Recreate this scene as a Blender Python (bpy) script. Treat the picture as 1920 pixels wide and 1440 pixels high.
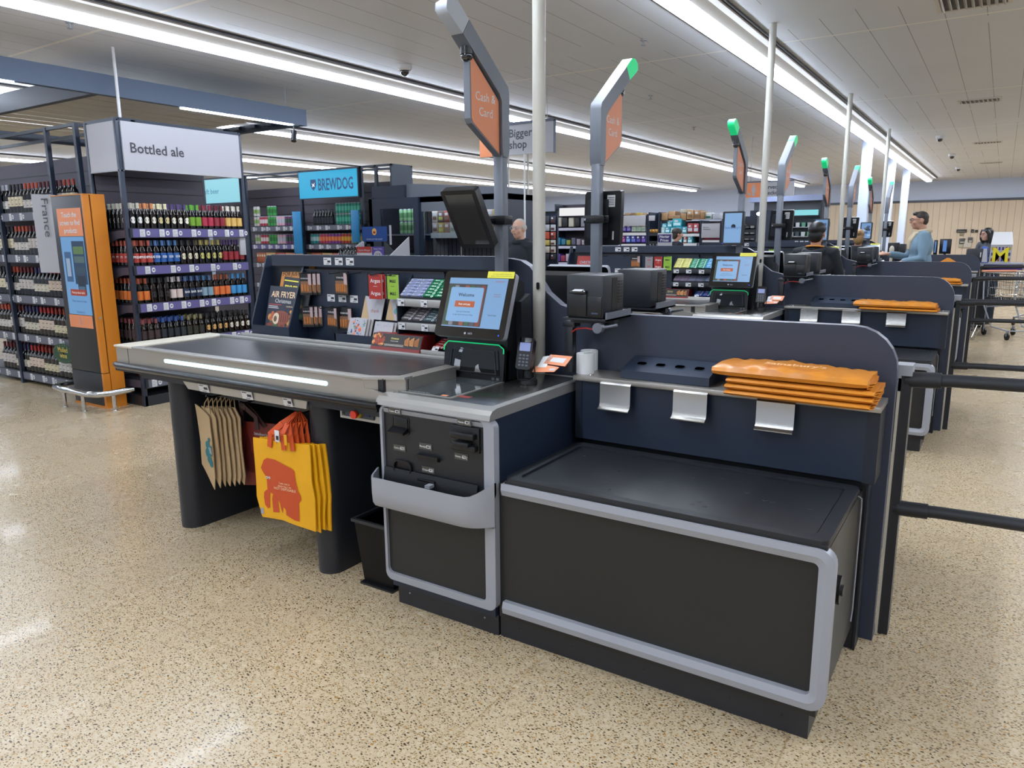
import bpy, bmesh, math, random
from mathutils import Vector, Matrix
SC = bpy.context.scene
COL = SC.collection
for _o in list(bpy.data.objects):
    bpy.data.objects.remove(_o)
random.seed(7)
R_ = math.radians

# ---------------------------------------------------------------- camera, world, lamps
cd = bpy.data.cameras.new('camera')
cam = bpy.data.objects.new('camera', cd)
COL.objects.link(cam)
SC.camera = cam
cd.sensor_fit = 'HORIZONTAL'
cd.sensor_width = 36.0
cd.lens = 1388.4 / 1920 * 36
cd.clip_start = 0.05
cd.clip_end = 200
RX = Vector((0.83783534, 0.54586533, -0.00793669))
RY = Vector((0.09936487, -0.16677576, -0.98097526))
RZ = Vector((-0.53680403, 0.82110711, -0.19397046))
mw = Matrix.Identity(4)
for i in range(3):
    mw[i][0] = RX[i]; mw[i][1] = -RY[i]; mw[i][2] = -RZ[i]
mw.translation = Vector((0, 0, 1.58))
cam.matrix_world = mw

w = bpy.data.worlds.new('world')
SC.world = w
w.use_nodes = True
w.node_tree.nodes['Background'].inputs[0].default_value = (0.80, 0.88, 1.0, 1)
w.node_tree.nodes['Background'].inputs[1].default_value = 0.65

SC.view_settings.view_transform = 'Standard'
SC.view_settings.look = 'None'
SC.view_settings.gamma = 1
SC.view_settings.use_curve_mapping = False
SC.view_settings.exposure = 0.18
SC.cycles.use_denoising = True
SC.cycles.max_bounces = 8
SC.cycles.diffuse_bounces = 4
SC.cycles.glossy_bounces = 4
SC.cycles.transmission_bounces = 6
SC.cycles.transparent_max_bounces = 12
SC.cycles.sample_clamp_indirect = 8
SC.cycles.caustics_reflective = False
SC.cycles.caustics_refractive = False

CEIL = 3.32
STRIPS = [(-5.95, -5.0, 27.4), (-2.14, -5.0, 27.3), (1.68, -5.0, 27.3), (-9.76, -5.0, 27.4), (-13.5, -5.0, 27.4), (-17.2, -5.0, 27.4)]
for sx, ya, yb in STRIPS:
    ld = bpy.data.lights.new('strip_lamp', 'AREA')
    ld.shape = 'RECTANGLE'
    ld.size = 0.11
    ld.size_y = yb - ya
    ld.energy = (9.8 if sx > -5 else 3.4) * (yb - ya)
    ld.color = (0.89, 0.95, 1.03)
    lo = bpy.data.objects.new('strip_lamp', ld)
    lo.location = (sx, (ya + yb) / 2, 3.19)
    COL.objects.link(lo)

# ---------------------------------------------------------------- materials
def hx(h):
    h = h.lstrip('#')
    out = []
    for i in (0, 2, 4):
        c = int(h[i:i + 2], 16) / 255
        out.append(c / 12.92 if c <= 0.04045 else ((c + 0.055) / 1.055) ** 2.4)
    return tuple(out) + (1,)

MT = {}
SCR = 0.72   # brightness of backlit screens
def mat(name, col, rough=0.5, metal=0.0, emit=0.0, alpha=1.0, trans=0.0, coat=0.0, spec=0.5, noise=None, bump=0.0, bscale=200, aniso=None, ecol=None):
    m = bpy.data.materials.new(name)
    m.use_nodes = True
    nt = m.node_tree
    b = nt.nodes['Principled BSDF']
    c = hx(col) if isinstance(col, str) else col
    b.inputs['Base Color'].default_value = c
    b.inputs['Roughness'].default_value = rough
    b.inputs['Metallic'].default_value = metal
    b.inputs['Specular IOR Level'].default_value = spec
    if emit:
        b.inputs['Emission Color'].default_value = hx(ecol) if ecol else c
        b.inputs['Emission Strength'].default_value = emit
    if trans:
        b.inputs['Transmission Weight'].default_value = trans
    if alpha < 1:
        b.inputs['Alpha'].default_value = alpha
    if coat:
        b.inputs['Coat Weight'].default_value = coat
        b.inputs['Coat Roughness'].default_value = 0.08
    if noise or aniso:
        tc = nt.nodes.new('ShaderNodeTexCoord')
        n = nt.nodes.new('ShaderNodeTexNoise')
        n.inputs['Scale'].default_value = noise[0] if noise else 6
        n.inputs['Detail'].default_value = 5
        src = tc.outputs['Object']
        if aniso:
            mp = nt.nodes.new('ShaderNodeMapping')
            mp.inputs['Scale'].default_value = aniso
            nt.links.new(src, mp.inputs[0]); src = mp.outputs[0]
        nt.links.new(src, n.inputs['Vector'])
        if noise:
            mx = nt.nodes.new('ShaderNodeMix')
            mx.data_type = 'RGBA'
            k = noise[1]
            mx.inputs[6].default_value = tuple(min(1, x * (1 - k)) for x in c[:3]) + (1,)
            mx.inputs[7].default_value = tuple(min(1, x * (1 + k)) for x in c[:3]) + (1,)
            nt.links.new(n.outputs[0], mx.inputs[0])
            nt.links.new(mx.outputs[2], b.inputs['Base Color'])
        if aniso:
            mr = nt.nodes.new('ShaderNodeMapRange')
            mr.inputs[3].default_value = max(0.02, rough - 0.09)
            mr.inputs[4].default_value = rough + 0.09
            nt.links.new(n.outputs[0], mr.inputs[0])
            nt.links.new(mr.outputs[0], b.inputs['Roughness'])
    if bump:
        n2 = nt.nodes.new('ShaderNodeTexNoise')
        n2.inputs['Scale'].default_value = bscale
        n2.inputs['Detail'].default_value = 3
        tc2 = nt.nodes.new('ShaderNodeTexCoord')
        nt.links.new(tc2.outputs['Object'], n2.inputs['Vector'])
        bp = nt.nodes.new('ShaderNodeBump')
        bp.inputs['Strength'].default_value = bump
        bp.inputs['Distance'].default_value = 0.002
        nt.links.new(n2.outputs[0], bp.inputs['Height'])
        nt.links.new(bp.outputs[0], b.inputs['Normal'])
    MT[name] = m
    return m

def G(name):
    """a plain paint/print colour by hex, made on demand"""
    if name in MT:
        return MT[name]
    if name.startswith('#'):
        return mat(name, name, 0.45)
    if name.startswith('g#'):
        return mat(name, name[1:], 0.12)
    if name.startswith('m#'):
        return mat(name, name[1:], 0.3, 0.9)
    if name.startswith('e#'):
        return mat(name, '#050505', 0.3, emit=SCR, ecol=name[1:])
    raise KeyError(name)

mat('navy', '#1f293a', 0.42, noise=(3, .06))
mat('navy_d', '#1b212c', 0.45)
mat('charcoal', '#222429', 0.42, noise=(2, .05))
mat('panel', '#323848', 0.42, noise=(2, .08))
mat('warmblack', '#252525', 0.40, spec=0.4, noise=(4, .07))
mat('fasciadark', '#1d1f23', 0.38)
mat('softblack', '#0c0d10', 0.28)
mat('black', '#101114', 0.35)
mat('gblack', '#08090b', 0.06, coat=1.0)
mat('rubber', '#18191c', 0.55)
mat('tray', '#1d1f24', 0.48, noise=(9, .25), bump=0.25, bscale=500)
mat('belt', '#26262a', 0.30, noise=(5, .12))
mat('silver', '#999ca4', 0.42, 0.15, noise=(3, .03))
mat('alu', '#aeaca8', 0.36, 0.6, aniso=(2, 60, 60))
mat('steel', '#aea9a1', 0.32, 0.7, aniso=(1.5, 90, 90), noise=(4, .06))
mat('steel_top', '#8d8b89', 0.24, 0.95, noise=(14, .12))
mat('hookmetal', '#b9b7b3', 0.27, 0.92)
mat('blockgrey', '#2c3647', 0.42)
mat('holeblack', '#020203', 1.0, spec=0.0)
mat('cabback', '#6f6866', 0.6)
mat('chrome', '#c9c9c9', 0.12, 1.0)
mat('polegrey', '#6a6f78', 0.42, 0.2)
mat('polelite', '#b9b7ae', 0.4)
mat('white', '#d8d8d8', 0.5)
mat('paper', '#cfcfd0', 0.6)
mat('signwhite', '#a9a8ad', 0.5)
mat('ceilwhite', '#d2cdc6', 0.6)
mat('ink', '#24262b', 0.5)
mat('orange', '#dd8a5e', 0.45)
mat('orange_t', '#c97a1e', 0.4)
mat('cream', '#c6bfae', 0.5)
mat('purple', '#5b5386', 0.45)
mat('lblgrey', '#5d5f6c', 0.45)
mat('beam', '#48566c', 0.5)
mat('slat', '#4a444f', 0.55)
def clear_glass(name):
    m = bpy.data.materials.new(name); m.use_nodes = True; nt = m.node_tree
    nt.nodes.remove(nt.nodes['Principled BSDF'])
    tr = nt.nodes.new('ShaderNodeBsdfTransparent'); tr.inputs[0].default_value = (.90, .94, .95, 1)
    gl = nt.nodes.new('ShaderNodeBsdfGlossy'); gl.inputs['Roughness'].default_value = 0.02
    fr = nt.nodes.new('ShaderNodeFresnel'); fr.inputs[0].default_value = 1.45
    mx = nt.nodes.new('ShaderNodeMixShader')
    nt.links.new(fr.outputs[0], mx.inputs[0]); nt.links.new(tr.outputs[0], mx.inputs[1]); nt.links.new(gl.outputs[0], mx.inputs[2])
    nt.links.new(mx.outputs[0], nt.nodes['Material Output'].inputs[0])
    MT[name] = m
clear_glass('glassclr')
mat('glassdk', '#0a0c0e', 0.03, spec=0.5)
mat('plateglass', '#3c4144', 0.06, spec=0.6)
mat('dimscreen', '#2c2b29', 0.10, spec=0.9)
mat('diffuser', '#ffffff', 0.5, emit=18.5, ecol='#dceaff')
mat('ledcyan', '#c8f4ff', 0.4, emit=1.6, ecol='#bfefff')
mat('green_lamp', '#12b070', 0.4, emit=0.55, ecol='#13c878')
mat('green_off', '#aeb4bd', 0.35)
mat('blue_led', '#2040ff', 0.4, emit=4.0)
mat('bottle_glass', '#0b0a09', 0.08, coat=0.6)
mat('bottle_brown', '#150a05', 0.08, coat=0.6)

# ---------------------------------------------------------------- mesh helpers
XFS = [Matrix.Identity(4)]
ORIG = {}
TXT = {}

def glyphs(s, bold):
    k = (s, bold)
    if k in TXT:
        return TXT[k]
    cu = bpy.data.curves.new('t', 'FONT')
    cu.body = s
    cu.size = 1.0
    cu.resolution_u = 2
    cu.offset = 0.018 if bold else 0.0
    o = bpy.data.objects.new('t', cu)
    COL.objects.link(o)
    dg = bpy.context.evaluated_depsgraph_get()
    dg.update()
    me = bpy.data.meshes.new_from_object(o.evaluated_get(dg))
    vs = [tuple(v.co) for v in me.vertices]
    fs = [tuple(p.vertices) for p in me.polygons]
    bpy.data.objects.remove(o); bpy.data.curves.remove(cu); bpy.data.meshes.remove(me)
    if vs:
        x0 = min(v[0] for v in vs); x1 = max(v[0] for v in vs)
    else:
        x0 = x1 = 0
    TXT[k] = (vs, fs, x0, x1)
    return TXT[k]

class MB:
    def __init__(s):
        s.v = []; s.f = []; s.m = []; s.mats = []

    def add(s, vs, fs, mt):
        if mt not in s.mats:
            s.mats.append(mt)
        mi = s.mats.index(mt)
        X = XFS[-1]
        flip = X.determinant() < 0
        b = len(s.v)
        s.v += [X @ Vector(v) for v in vs]
        for f in fs:
            g = [b + i for i in f]
            if flip:
                g.reverse()
            s.f.append(g); s.m.append(mi)
        return s

    def box(s, x0, x1, y0, y1, z0, z1, mt):
        v = [(x0, y0, z0), (x1, y0, z0), (x1, y1, z0), (x0, y1, z0), (x0, y0, z1), (x1, y0, z1), (x1, y1, z1), (x0, y1, z1)]
        f = [(0, 3, 2, 1), (4, 5, 6, 7), (0, 1, 5, 4), (1, 2, 6, 5), (2, 3, 7, 6), (3, 0, 4, 7)]
        return s.add(v, f, mt)

    def rbox(s, x0, x1, y0, y1, z0, z1, mt, r=0.004, seg=2):
        bm = bmesh.new()
        bmesh.ops.create_cube(bm, size=1.0)
        for v in bm.verts:
            v.co = Vector(((x0 + x1) / 2 + v.co.x * (x1 - x0), (y0 + y1) / 2 + v.co.y * (y1 - y0), (z0 + z1) / 2 + v.co.z * (z1 - z0)))
        r = min(r, 0.49 * min(abs(x1 - x0), abs(y1 - y0), abs(z1 - z0)))
        bmesh.ops.bevel(bm, geom=bm.edges[:], offset=r, segments=seg, affect='EDGES', profile=0.5)
        return s.bm(bm, mt)

    def bm(s, bm, mt):
        bm.verts.index_update()
        vs = [v.co.copy() for v in bm.verts]
        fs = [[v.index for v in f.verts] for f in bm.faces]
        bm.free()
        return s.add(vs, fs, mt)

    def slab(s, pts, ext, mt, side=None):
        """closed polygon pts (3-D, any plane) extruded by vector ext"""
        n = len(pts)
        e = Vector(ext)
        P = [Vector(p) for p in pts]
        nm = Vector((0, 0, 0))
        for i in range(n):
            nm += P[i].cross(P[(i + 1) % n])
        if nm.dot(e) > 0:
            P.reverse()
        v = P + [p + e for p in P]
        f = [tuple(range(n)), tuple(reversed(range(n, 2 * n)))]
        g = []
        for i in range(n):
            j = (i + 1) % n
            g.append((i, i + n, j + n, j))
        if side:
            s.add(v, f, mt)
            return s.add(v, g, side)
        return s.add(v, f + g, mt)

    def ring(s, outer, inner, ext, mt):
        n = len(outer)
        e = Vector(ext)
        P = [Vector(p) for p in outer]; Q = [Vector(p) for p in inner]
        nm = Vector((0, 0, 0))
        for i in range(n):
            nm += P[i].cross(P[(i + 1) % n])
        if nm.dot(e) > 0:
            P.reverse(); Q.reverse()
        v = P + Q + [p + e for p in P] + [q + e for q in Q]
        f = []
        for i in range(n):
            j = (i + 1) % n
            f.append((i, j, n + j, n + i))
            f.append((2 * n + j, 2 * n + i, 3 * n + i, 3 * n + j))
            f.append((i, 2 * n + i, 2 * n + j, j))
            f.append((n + j, 3 * n + j, 3 * n + i, n + i))
        return s.add(v, f, mt)

    def tube(s, pts, r, mt, n=10, cap=True):
        P = [Vector(p) for p in pts]
        vs = []; fs = []
        up = None
        for i, p in enumerate(P):
            d = (P[min(i + 1, len(P) - 1)] - P[max(i - 1, 0)]).normalized()
            if up is None:
                a = Vector((0, 0, 1)) if abs(d.z) < 0.9 else Vector((1, 0, 0))
                up = (a - d * a.dot(d)).normalized()
            else:
                up = (up - d * up.dot(d)).normalized()
            sd = d.cross(up)
            rr = r[i] if isinstance(r, (list, tuple)) else r
            for k in range(n):
                t = 2 * math.pi * k / n
                vs.append(p + up * (math.cos(t) * rr) + sd * (math.sin(t) * rr))
        for i in range(len(P) - 1):
            for k in range(n):
                a = i * n + k; b = i * n + (k + 1) % n
                fs.append((a, b, b + n, a + n))
        if cap:
            fs.append(tuple(reversed(range(n))))
            fs.append(tuple(range((len(P) - 1) * n, len(P) * n)))
        return s.add(vs, fs, mt)

    def cyl(s, p0, p1, r, mt, n=16, r1=None):
        return s.tube([p0, p1], [r, r if r1 is None else r1], mt, n)

    def lathe(s, c, prof, mt, n=12, axis=None):
        """prof [(r,z)], consecutive pairs; mt may be a list per segment"""
        c = Vector(c)
        ax = Vector(axis) if axis else Vector((0, 0, 1))
        a = Vector((1, 0, 0)) if abs(ax.x) < 0.9 else Vector((0, 1, 0))
        u = (a - ax * a.dot(ax)).normalized(); w_ = ax.cross(u)
        ml = mt if isinstance(mt, (list, tuple)) else [mt] * (len(prof) - 1)
        for i in range(len(prof) - 1):
            (r0, z0), (r1, z1) = prof[i], prof[i + 1]
            vs = []
            for r, z in ((r0, z0), (r1, z1)):
                for k in range(n):
                    t = 2 * math.pi * k / n
                    vs.append(c + ax * z + (u * math.cos(t) + w_ * math.sin(t)) * r)
            if r0 < 1e-6:
                fs = [(0, n + k, n + (k + 1) % n)[::-1] for k in range(n)]
            elif r1 < 1e-6:
                fs = [(k, (k + 1) % n, n) for k in range(n)]
            else:
                fs = [(k, (k + 1) % n, n + (k + 1) % n, n + k) for k in range(n)]
            s.add(vs, fs, ml[i])
        return s

    def ball(s, c, r, mt, n=14, m=9):
        rx, ry, rz = r if isinstance(r, (tuple, list)) else (r, r, r)
        vs = [(c[0], c[1], c[2] - rz)]
        for i in range(1, m):
            t = math.pi * i / m
            for k in range(n):
                a = 2 * math.pi * k / n
                vs.append((c[0] + rx * math.sin(t) * math.cos(a), c[1] + ry * math.sin(t) * math.sin(a), c[2] - rz * math.cos(t)))
        vs.append((c[0], c[1], c[2] + rz))
        fs = [(0, 1 + (k + 1) % n, 1 + k) for k in range(n)]
        for i in range(m - 2):
            for k in range(n):
                a = 1 + i * n + k; b = 1 + i * n + (k + 1) % n
                fs.append((a, b, b + n, a + n))
        L = len(vs) - 1
        fs += [(L, 1 + (m - 2) * n + k, 1 + (m - 2) * n + (k + 1) % n) for k in range(n)]
        return s.add(vs, fs, mt)

    def poly(s, pts, mt):
        return s.add(pts, [tuple(range(len(pts)))], mt)

    def text(s, body, o, right, up, size, mt, align='c', bold=False, lift=0.0006, sx=1.0):
        """size = letter height scale in metres; o = centre/left of the base line"""
        vs, fs, x0, x1 = glyphs(body, bold)
        r = Vector(right).normalized(); u = Vector(up).normalized(); nn = r.cross(u)
        dx = -(x0 + x1) / 2 if align == 'c' else (-x0 if align == 'l' else -x1)
        P = [Vector(o) + r * ((v[0] + dx) * size * sx) + u * (v[1] * size) + nn * lift for v in vs]
        return s.add(P, fs, mt)

    def rect(s, o, r, u, a0, a1, b0, b1, mt, lift=0.0):
        """flat print on a face: o origin, r right, u up (unit vectors)"""
        o = Vector(o); r = Vector(r); u = Vector(u); n = r.cross(u) * lift
        return s.add([o + r * a0 + u * b0 + n, o + r * a1 + u * b0 + n, o + r * a1 + u * b1 + n, o + r * a0 + u * b1 + n], [(0, 1, 2, 3)], mt)

    def build(s, name, parent=None, label=None, cat=None, group=None, kind=None, smooth=True, ang=35, loc=None):
        me = bpy.data.meshes.new(name)
        if parent is not None:
            og = ORIG[parent.name]
        elif loc is not None:
            og = XFS[-1] @ Vector(loc)
        else:
            xs = [v.x for v in s.v]; ys = [v.y for v in s.v]; zs = [v.z for v in s.v]
            og = Vector(((min(xs) + max(xs)) / 2, (min(ys) + max(ys)) / 2, min(zs)))
        me.from_pydata([tuple(v - og) for v in s.v], [], s.f)
        for m in s.mats:
            me.materials.append(G(m))
        me.polygons.foreach_set('material_index', s.m)
        if smooth:
            me.polygons.foreach_set('use_smooth', [True] * len(s.f))
            me.set_sharp_from_angle(angle=math.radians(ang))
        me.update()
        o = bpy.data.objects.new(name, me)
        COL.objects.link(o)
        ORIG[o.name] = og
        if parent is not None:
            o.parent = parent
        else:
            o.location = og
        tag(o, label, cat, group, kind)
        return o

def tag(o, label=None, cat=None, group=None, kind=None):
    if label: o['label'] = label
    if cat: o['category'] = cat
    if group: o['group'] = group
    if kind: o['kind'] = kind
    return o

def thing(name, label, cat, loc, group=None):
    o = bpy.data.objects.new(name, None)
    o.empty_display_size = 0.05
    p = XFS[-1] @ Vector(loc)
    o.location = p
    COL.objects.link(o)
    ORIG[o.name] = p
    return tag(o, label, cat, group)

def dup(root, dloc, label=None, group=None, rz=0.0):
    """copy of a thing with copies of its parts and sub-parts, moved by dloc"""
    r = root.copy(); COL.objects.link(r)
    r.location = root.location + Vector(dloc)
    if rz: r.rotation_euler.z = root.rotation_euler.z + rz
    if label: r['label'] = label
    if group: r['group'] = group
    ORIG[r.name] = ORIG[root.name] + Vector(dloc)
    for ch in list(root.children):
        c = ch.copy(); COL.objects.link(c); c.parent = r
        for g in list(ch.children):
            d = g.copy(); COL.objects.link(d); d.parent = c
    return r

def rr(cx, cy, w_, h_, r, n=4, f=lambda a, b: (a, b)):
    """rounded rectangle outline"""
    out = []
    for (sx, sy, a0) in ((1, 1, 0), (-1, 1, 90), (-1, -1, 180), (1, -1, 270)):
        ox = cx + sx * (w_ / 2 - r); oy = cy + sy * (h_ / 2 - r)
        for i in range(n + 1):
            a = math.radians(a0 + 90 * i / n)
            out.append(f(ox + r * math.cos(a), oy + r * math.sin(a)))
    return out

def XZ(y):
    return lambda a, b: (a, y, b)
def YZ(x):
    return lambda a, b: (x, a, b)
def XY(z):
    return lambda a, b: (a, b, z)

# ---------------------------------------------------------------- the setting
def floor_mat():
    m = bpy.data.materials.new('terrazzo')
    m.use_nodes = True
    nt = m.node_tree; N = nt.nodes; L = nt.links
    b = N['Principled BSDF']
    tc = N.new('ShaderNodeTexCoord')
    def noise(scale, detail=3):
        n = N.new('ShaderNodeTexNoise'); n.inputs['Scale'].default_value = scale; n.inputs['Detail'].default_value = detail
        L.new(tc.outputs['Object'], n.inputs['Vector']); return n
    def ramp(src, a, b_, c0=(0, 0, 0, 1), c1=(1, 1, 1, 1), interp='LINEAR'):
        r = N.new('ShaderNodeValToRGB'); r.color_ramp.interpolation = interp
        r.color_ramp.elements[0].position = a; r.color_ramp.elements[1].position = b_
        r.color_ramp.elements[0].color = c0; r.color_ramp.elements[1].color = c1
        L.new(src, r.inputs[0]); return r
    def mix(fac, a, b_):
        x = N.new('ShaderNodeMix'); x.data_type = 'RGBA'
        if isinstance(fac, float): x.inputs[0].default_value = fac
        else: L.new(fac, x.inputs[0])
        for s_, i in ((a, 6), (b_, 7)):
            if isinstance(s_, tuple): x.inputs[i].default_value = s_
            else: L.new(s_, x.inputs[i])
        return x.outputs[2]
    base = mix(noise(1.3).outputs[0], hx('#b09a76'), hx('#bba98c'))
    # pale chips in the cement
    v0 = N.new('ShaderNodeTexVoronoi'); v0.inputs['Scale'].default_value = 150
    L.new(tc.outputs['Object'], v0.inputs['Vector'])
    chips = ramp(v0.outputs['Color'], 0.2, 0.8, hx('#aa9674'), hx('#c8bba4'))
    base = mix(0.45, base, chips.outputs[0])
    # dark brown flecks: stretched voronoi cells, only some of them coloured
    for sc, th, rad, col, ang in ((78, 0.74, 0.28, '#665032', 0.4), (95, 0.64, 0.27, '#83683c', 1.3), (62, 0.86, 0.27, '#3d3022', 2.2), (40, 0.93, 0.2, '#a8793a', .9)):
        mp = N.new('ShaderNodeMapping'); mp.inputs['Rotation'].default_value = (0, 0, ang); mp.inputs['Scale'].default_value = (1, 1.7, 1)
        nz = noise(40, 1)
        ad = N.new('ShaderNodeVectorMath'); ad.operation = 'MULTIPLY_ADD'
        L.new(nz.outputs['Color'], ad.inputs[0]); ad.inputs[1].default_value = (0.012, 0.012, 0); L.new(tc.outputs['Object'], ad.inputs[2])
        L.new(ad.outputs[0], mp.inputs[0])
        v = N.new('ShaderNodeTexVoronoi'); v.inputs['Scale'].default_value = sc; v.voronoi_dimensions = '2D'
        L.new(mp.outputs[0], v.inputs['Vector'])
        sp = N.new('ShaderNodeSeparateColor'); L.new(v.outputs['Color'], sp.inputs[0])
        pick = N.new('ShaderNodeMath'); pick.operation = 'GREATER_THAN'; pick.inputs[1].default_value = th; L.new(sp.outputs[0], pick.inputs[0])
        near = N.new('ShaderNodeMath'); near.operation = 'LESS_THAN'; near.inputs[1].default_value = rad; L.new(v.outputs['Distance'], near.inputs[0])
        mu = N.new('ShaderNodeMath'); mu.operation = 'MULTIPLY'; L.new(pick.outputs[0], mu.inputs[0]); L.new(near.outputs[0], mu.inputs[1])
        base = mix(mu.outputs[0], base, hx(col))
    # tile joints 0.6 m
    br = N.new('ShaderNodeTexBrick')
    br.offset = 0.0; br.squash = 1.0
    br.inputs['Scale'].default_value = 1.0
    br.inputs['Brick Width'].default_value = 0.9; br.inputs['Row Height'].default_value = 0.9
    br.inputs['Mortar Size'].default_value = 0.0035; br.inputs['Mortar Smooth'].default_value = 0.3
    br.inputs['Color1'].default_value = (0, 0, 0, 1); br.inputs['Color2'].default_value = (0, 0, 0, 1); br.inputs['Mortar'].default_value = (1, 1, 1, 1)
    mp2 = N.new('ShaderNodeMapping'); mp2.inputs['Location'].default_value = (0.42, 0.18, 0)
    L.new(tc.outputs['Object'], mp2.inputs[0]); L.new(mp2.outputs[0], br.inputs['Vector'])
    jf = N.new('ShaderNodeMath'); jf.operation = 'MULTIPLY'; jf.inputs[1].default_value = 0.45; L.new(br.outputs['Color'], jf.inputs[0])
    base = mix(jf.outputs[0], base, hx('#8d744c'))
    L.new(base, b.inputs['Base Color'])
    rn = noise(2.5)
    rm = N.new('ShaderNodeMapRange'); rm.inputs[3].default_value = 0.20; rm.inputs[4].default_value = 0.34
    L.new(rn.outputs[0], rm.inputs[0]); L.new(rm.outputs[0], b.inputs['Roughness'])
    b.inputs['Specular IOR Level'].default_value = 0.4
    b.inputs['Coat Weight'].default_value = 0.12; b.inputs['Coat Roughness'].default_value = 0.07
    MT['terrazzo'] = m

def ceil_mat():
    m = bpy.data.materials.new('ceiling_panels'); m.use_nodes = True
    nt = m.node_tree; N = nt.nodes; L = nt.links; b = N['Principled BSDF']
    tc = N.new('ShaderNodeTexCoord'); sp = N.new('ShaderNodeSeparateXYZ'); L.new(tc.outputs['Object'], sp.inputs[0])
    def line(src, period, off, width):
        a = N.new('ShaderNodeMath'); a.operation = 'ADD'; a.inputs[1].default_value = 100 * period - off; L.new(src, a.inputs[0])
        d = N.new('ShaderNodeMath'); d.operation = 'MODULO'; d.inputs[1].default_value = period; L.new(a.outputs[0], d.inputs[0])
        l = N.new('ShaderNodeMath'); l.operation = 'LESS_THAN'; l.inputs[1].default_value = width; L.new(d.outputs[0], l.inputs[0])
        return l.outputs[0]
    seam = line(sp.outputs[1], 3.76, 3.70, 0.035)
    joint = line(sp.outputs[0], 0.29, 0.0, 0.006)
    nz = N.new('ShaderNodeTexNoise'); nz.inputs['Scale'].default_value = 0.7; L.new(tc.outputs['Object'], nz.inputs['Vector'])
    gt = N.new('ShaderNodeMath'); gt.operation = 'GREATER_THAN'; gt.inputs[1].default_value = 0.40; L.new(nz.outputs[0], gt.inputs[0])
    jm = N.new('ShaderNodeMath'); jm.operation = 'MULTIPLY'; L.new(joint, jm.inputs[0]); L.new(gt.outputs[0], jm.inputs[1])
    n2 = N.new('ShaderNodeTexNoise'); n2.inputs['Scale'].default_value = 1.2; L.new(tc.outputs['Object'], n2.inputs['Vector'])
    mx0 = N.new('ShaderNodeMix'); mx0.data_type = 'RGBA'; mx0.inputs[6].default_value = hx('#d0d2d8'); mx0.inputs[7].default_value = hx('#dcdee4'); L.new(n2.outputs[0], mx0.inputs[0])
    mx1 = N.new('ShaderNodeMix'); mx1.data_type = 'RGBA'; mx1.inputs[7].default_value = hx('#8f8d8c'); L.new(mx0.outputs[2], mx1.inputs[6]); L.new(jm.outputs[0], mx1.inputs[0])
    mx2 = N.new('ShaderNodeMix'); mx2.data_type = 'RGBA'; mx2.inputs[7].default_value = hx('#efece6'); L.new(mx1.outputs[2], mx2.inputs[6]); L.new(seam, mx2.inputs[0])
    L.new(mx2.outputs[2], b.inputs['Base Color']); b.inputs['Roughness'].default_value = 0.55
    MT['ceiling_panels'] = m
floor_mat(); ceil_mat()

XL, XR, YF, YB = -24.0, 9.0, -6.0, 29.0
MB().box(XL, XR, YF, YB, -0.1, 0.0, 'terrazzo').build('floor', kind='structure', smooth=False, loc=(0, 0, 0))
MB().box(XL, XR, YF, YB, CEIL, CEIL + 0.1, 'ceiling_panels').build('ceiling', kind='structure', smooth=False, loc=(0, 0, 0))
mat('wallgrey', '#ccd6ea', 0.6)
mat('woodpl', '#dcc7ab', 0.5, noise=(2.5, .08))
mat('woodgap', '#80705a', 0.6)
m = MB(); m.box(XL, XR, YB, YB + 0.2, 0, CEIL, 'wallgrey'); m.build('wall_back', kind='structure', smooth=False)
m = MB()
m.box(-7.2, XR, YB - 0.03, YB - 0.002, 0, 2.63, 'woodgap')
px = -7.19
while px < XR:
    m.box(px, px + 0.183, YB - 0.045, YB - 0.03, 0.0, 2.62, 'woodpl'); px += 0.19
m.box(-7.25, XR, YB - 0.07, YB - 0.002, 2.63, 2.70, '#55575e')
m.build('trim_1', kind='structure', smooth=False)
MB().box(XL - 0.2, XL, YF, YB, 0, CEIL, 'wallgrey').build('wall_left', kind='structure', smooth=False)
MB().box(XR, XR + 0.2, YF, YB, 0, CEIL, 'wallgrey').build('wall_right', kind='structure', smooth=False)
# front wall behind the photographer: big shop windows let daylight in
m = MB()
xs = [XL, -16, -12.5, -9, -5.5, -2, 1.5, 5, XR]
for a, b_ in zip(xs, xs[1:]):
    m.box(a, a + 0.35, YF - 0.2, YF, 0.5, 2.6, 'wallgrey')
m.box(XL, XR, YF - 0.2, YF, 0, 0.5, 'wallgrey'); m.box(XL, XR, YF - 0.2, YF, 2.6, CEIL, 'wallgrey')
m.build('wall_front', kind='structure', smooth=False)

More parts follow.
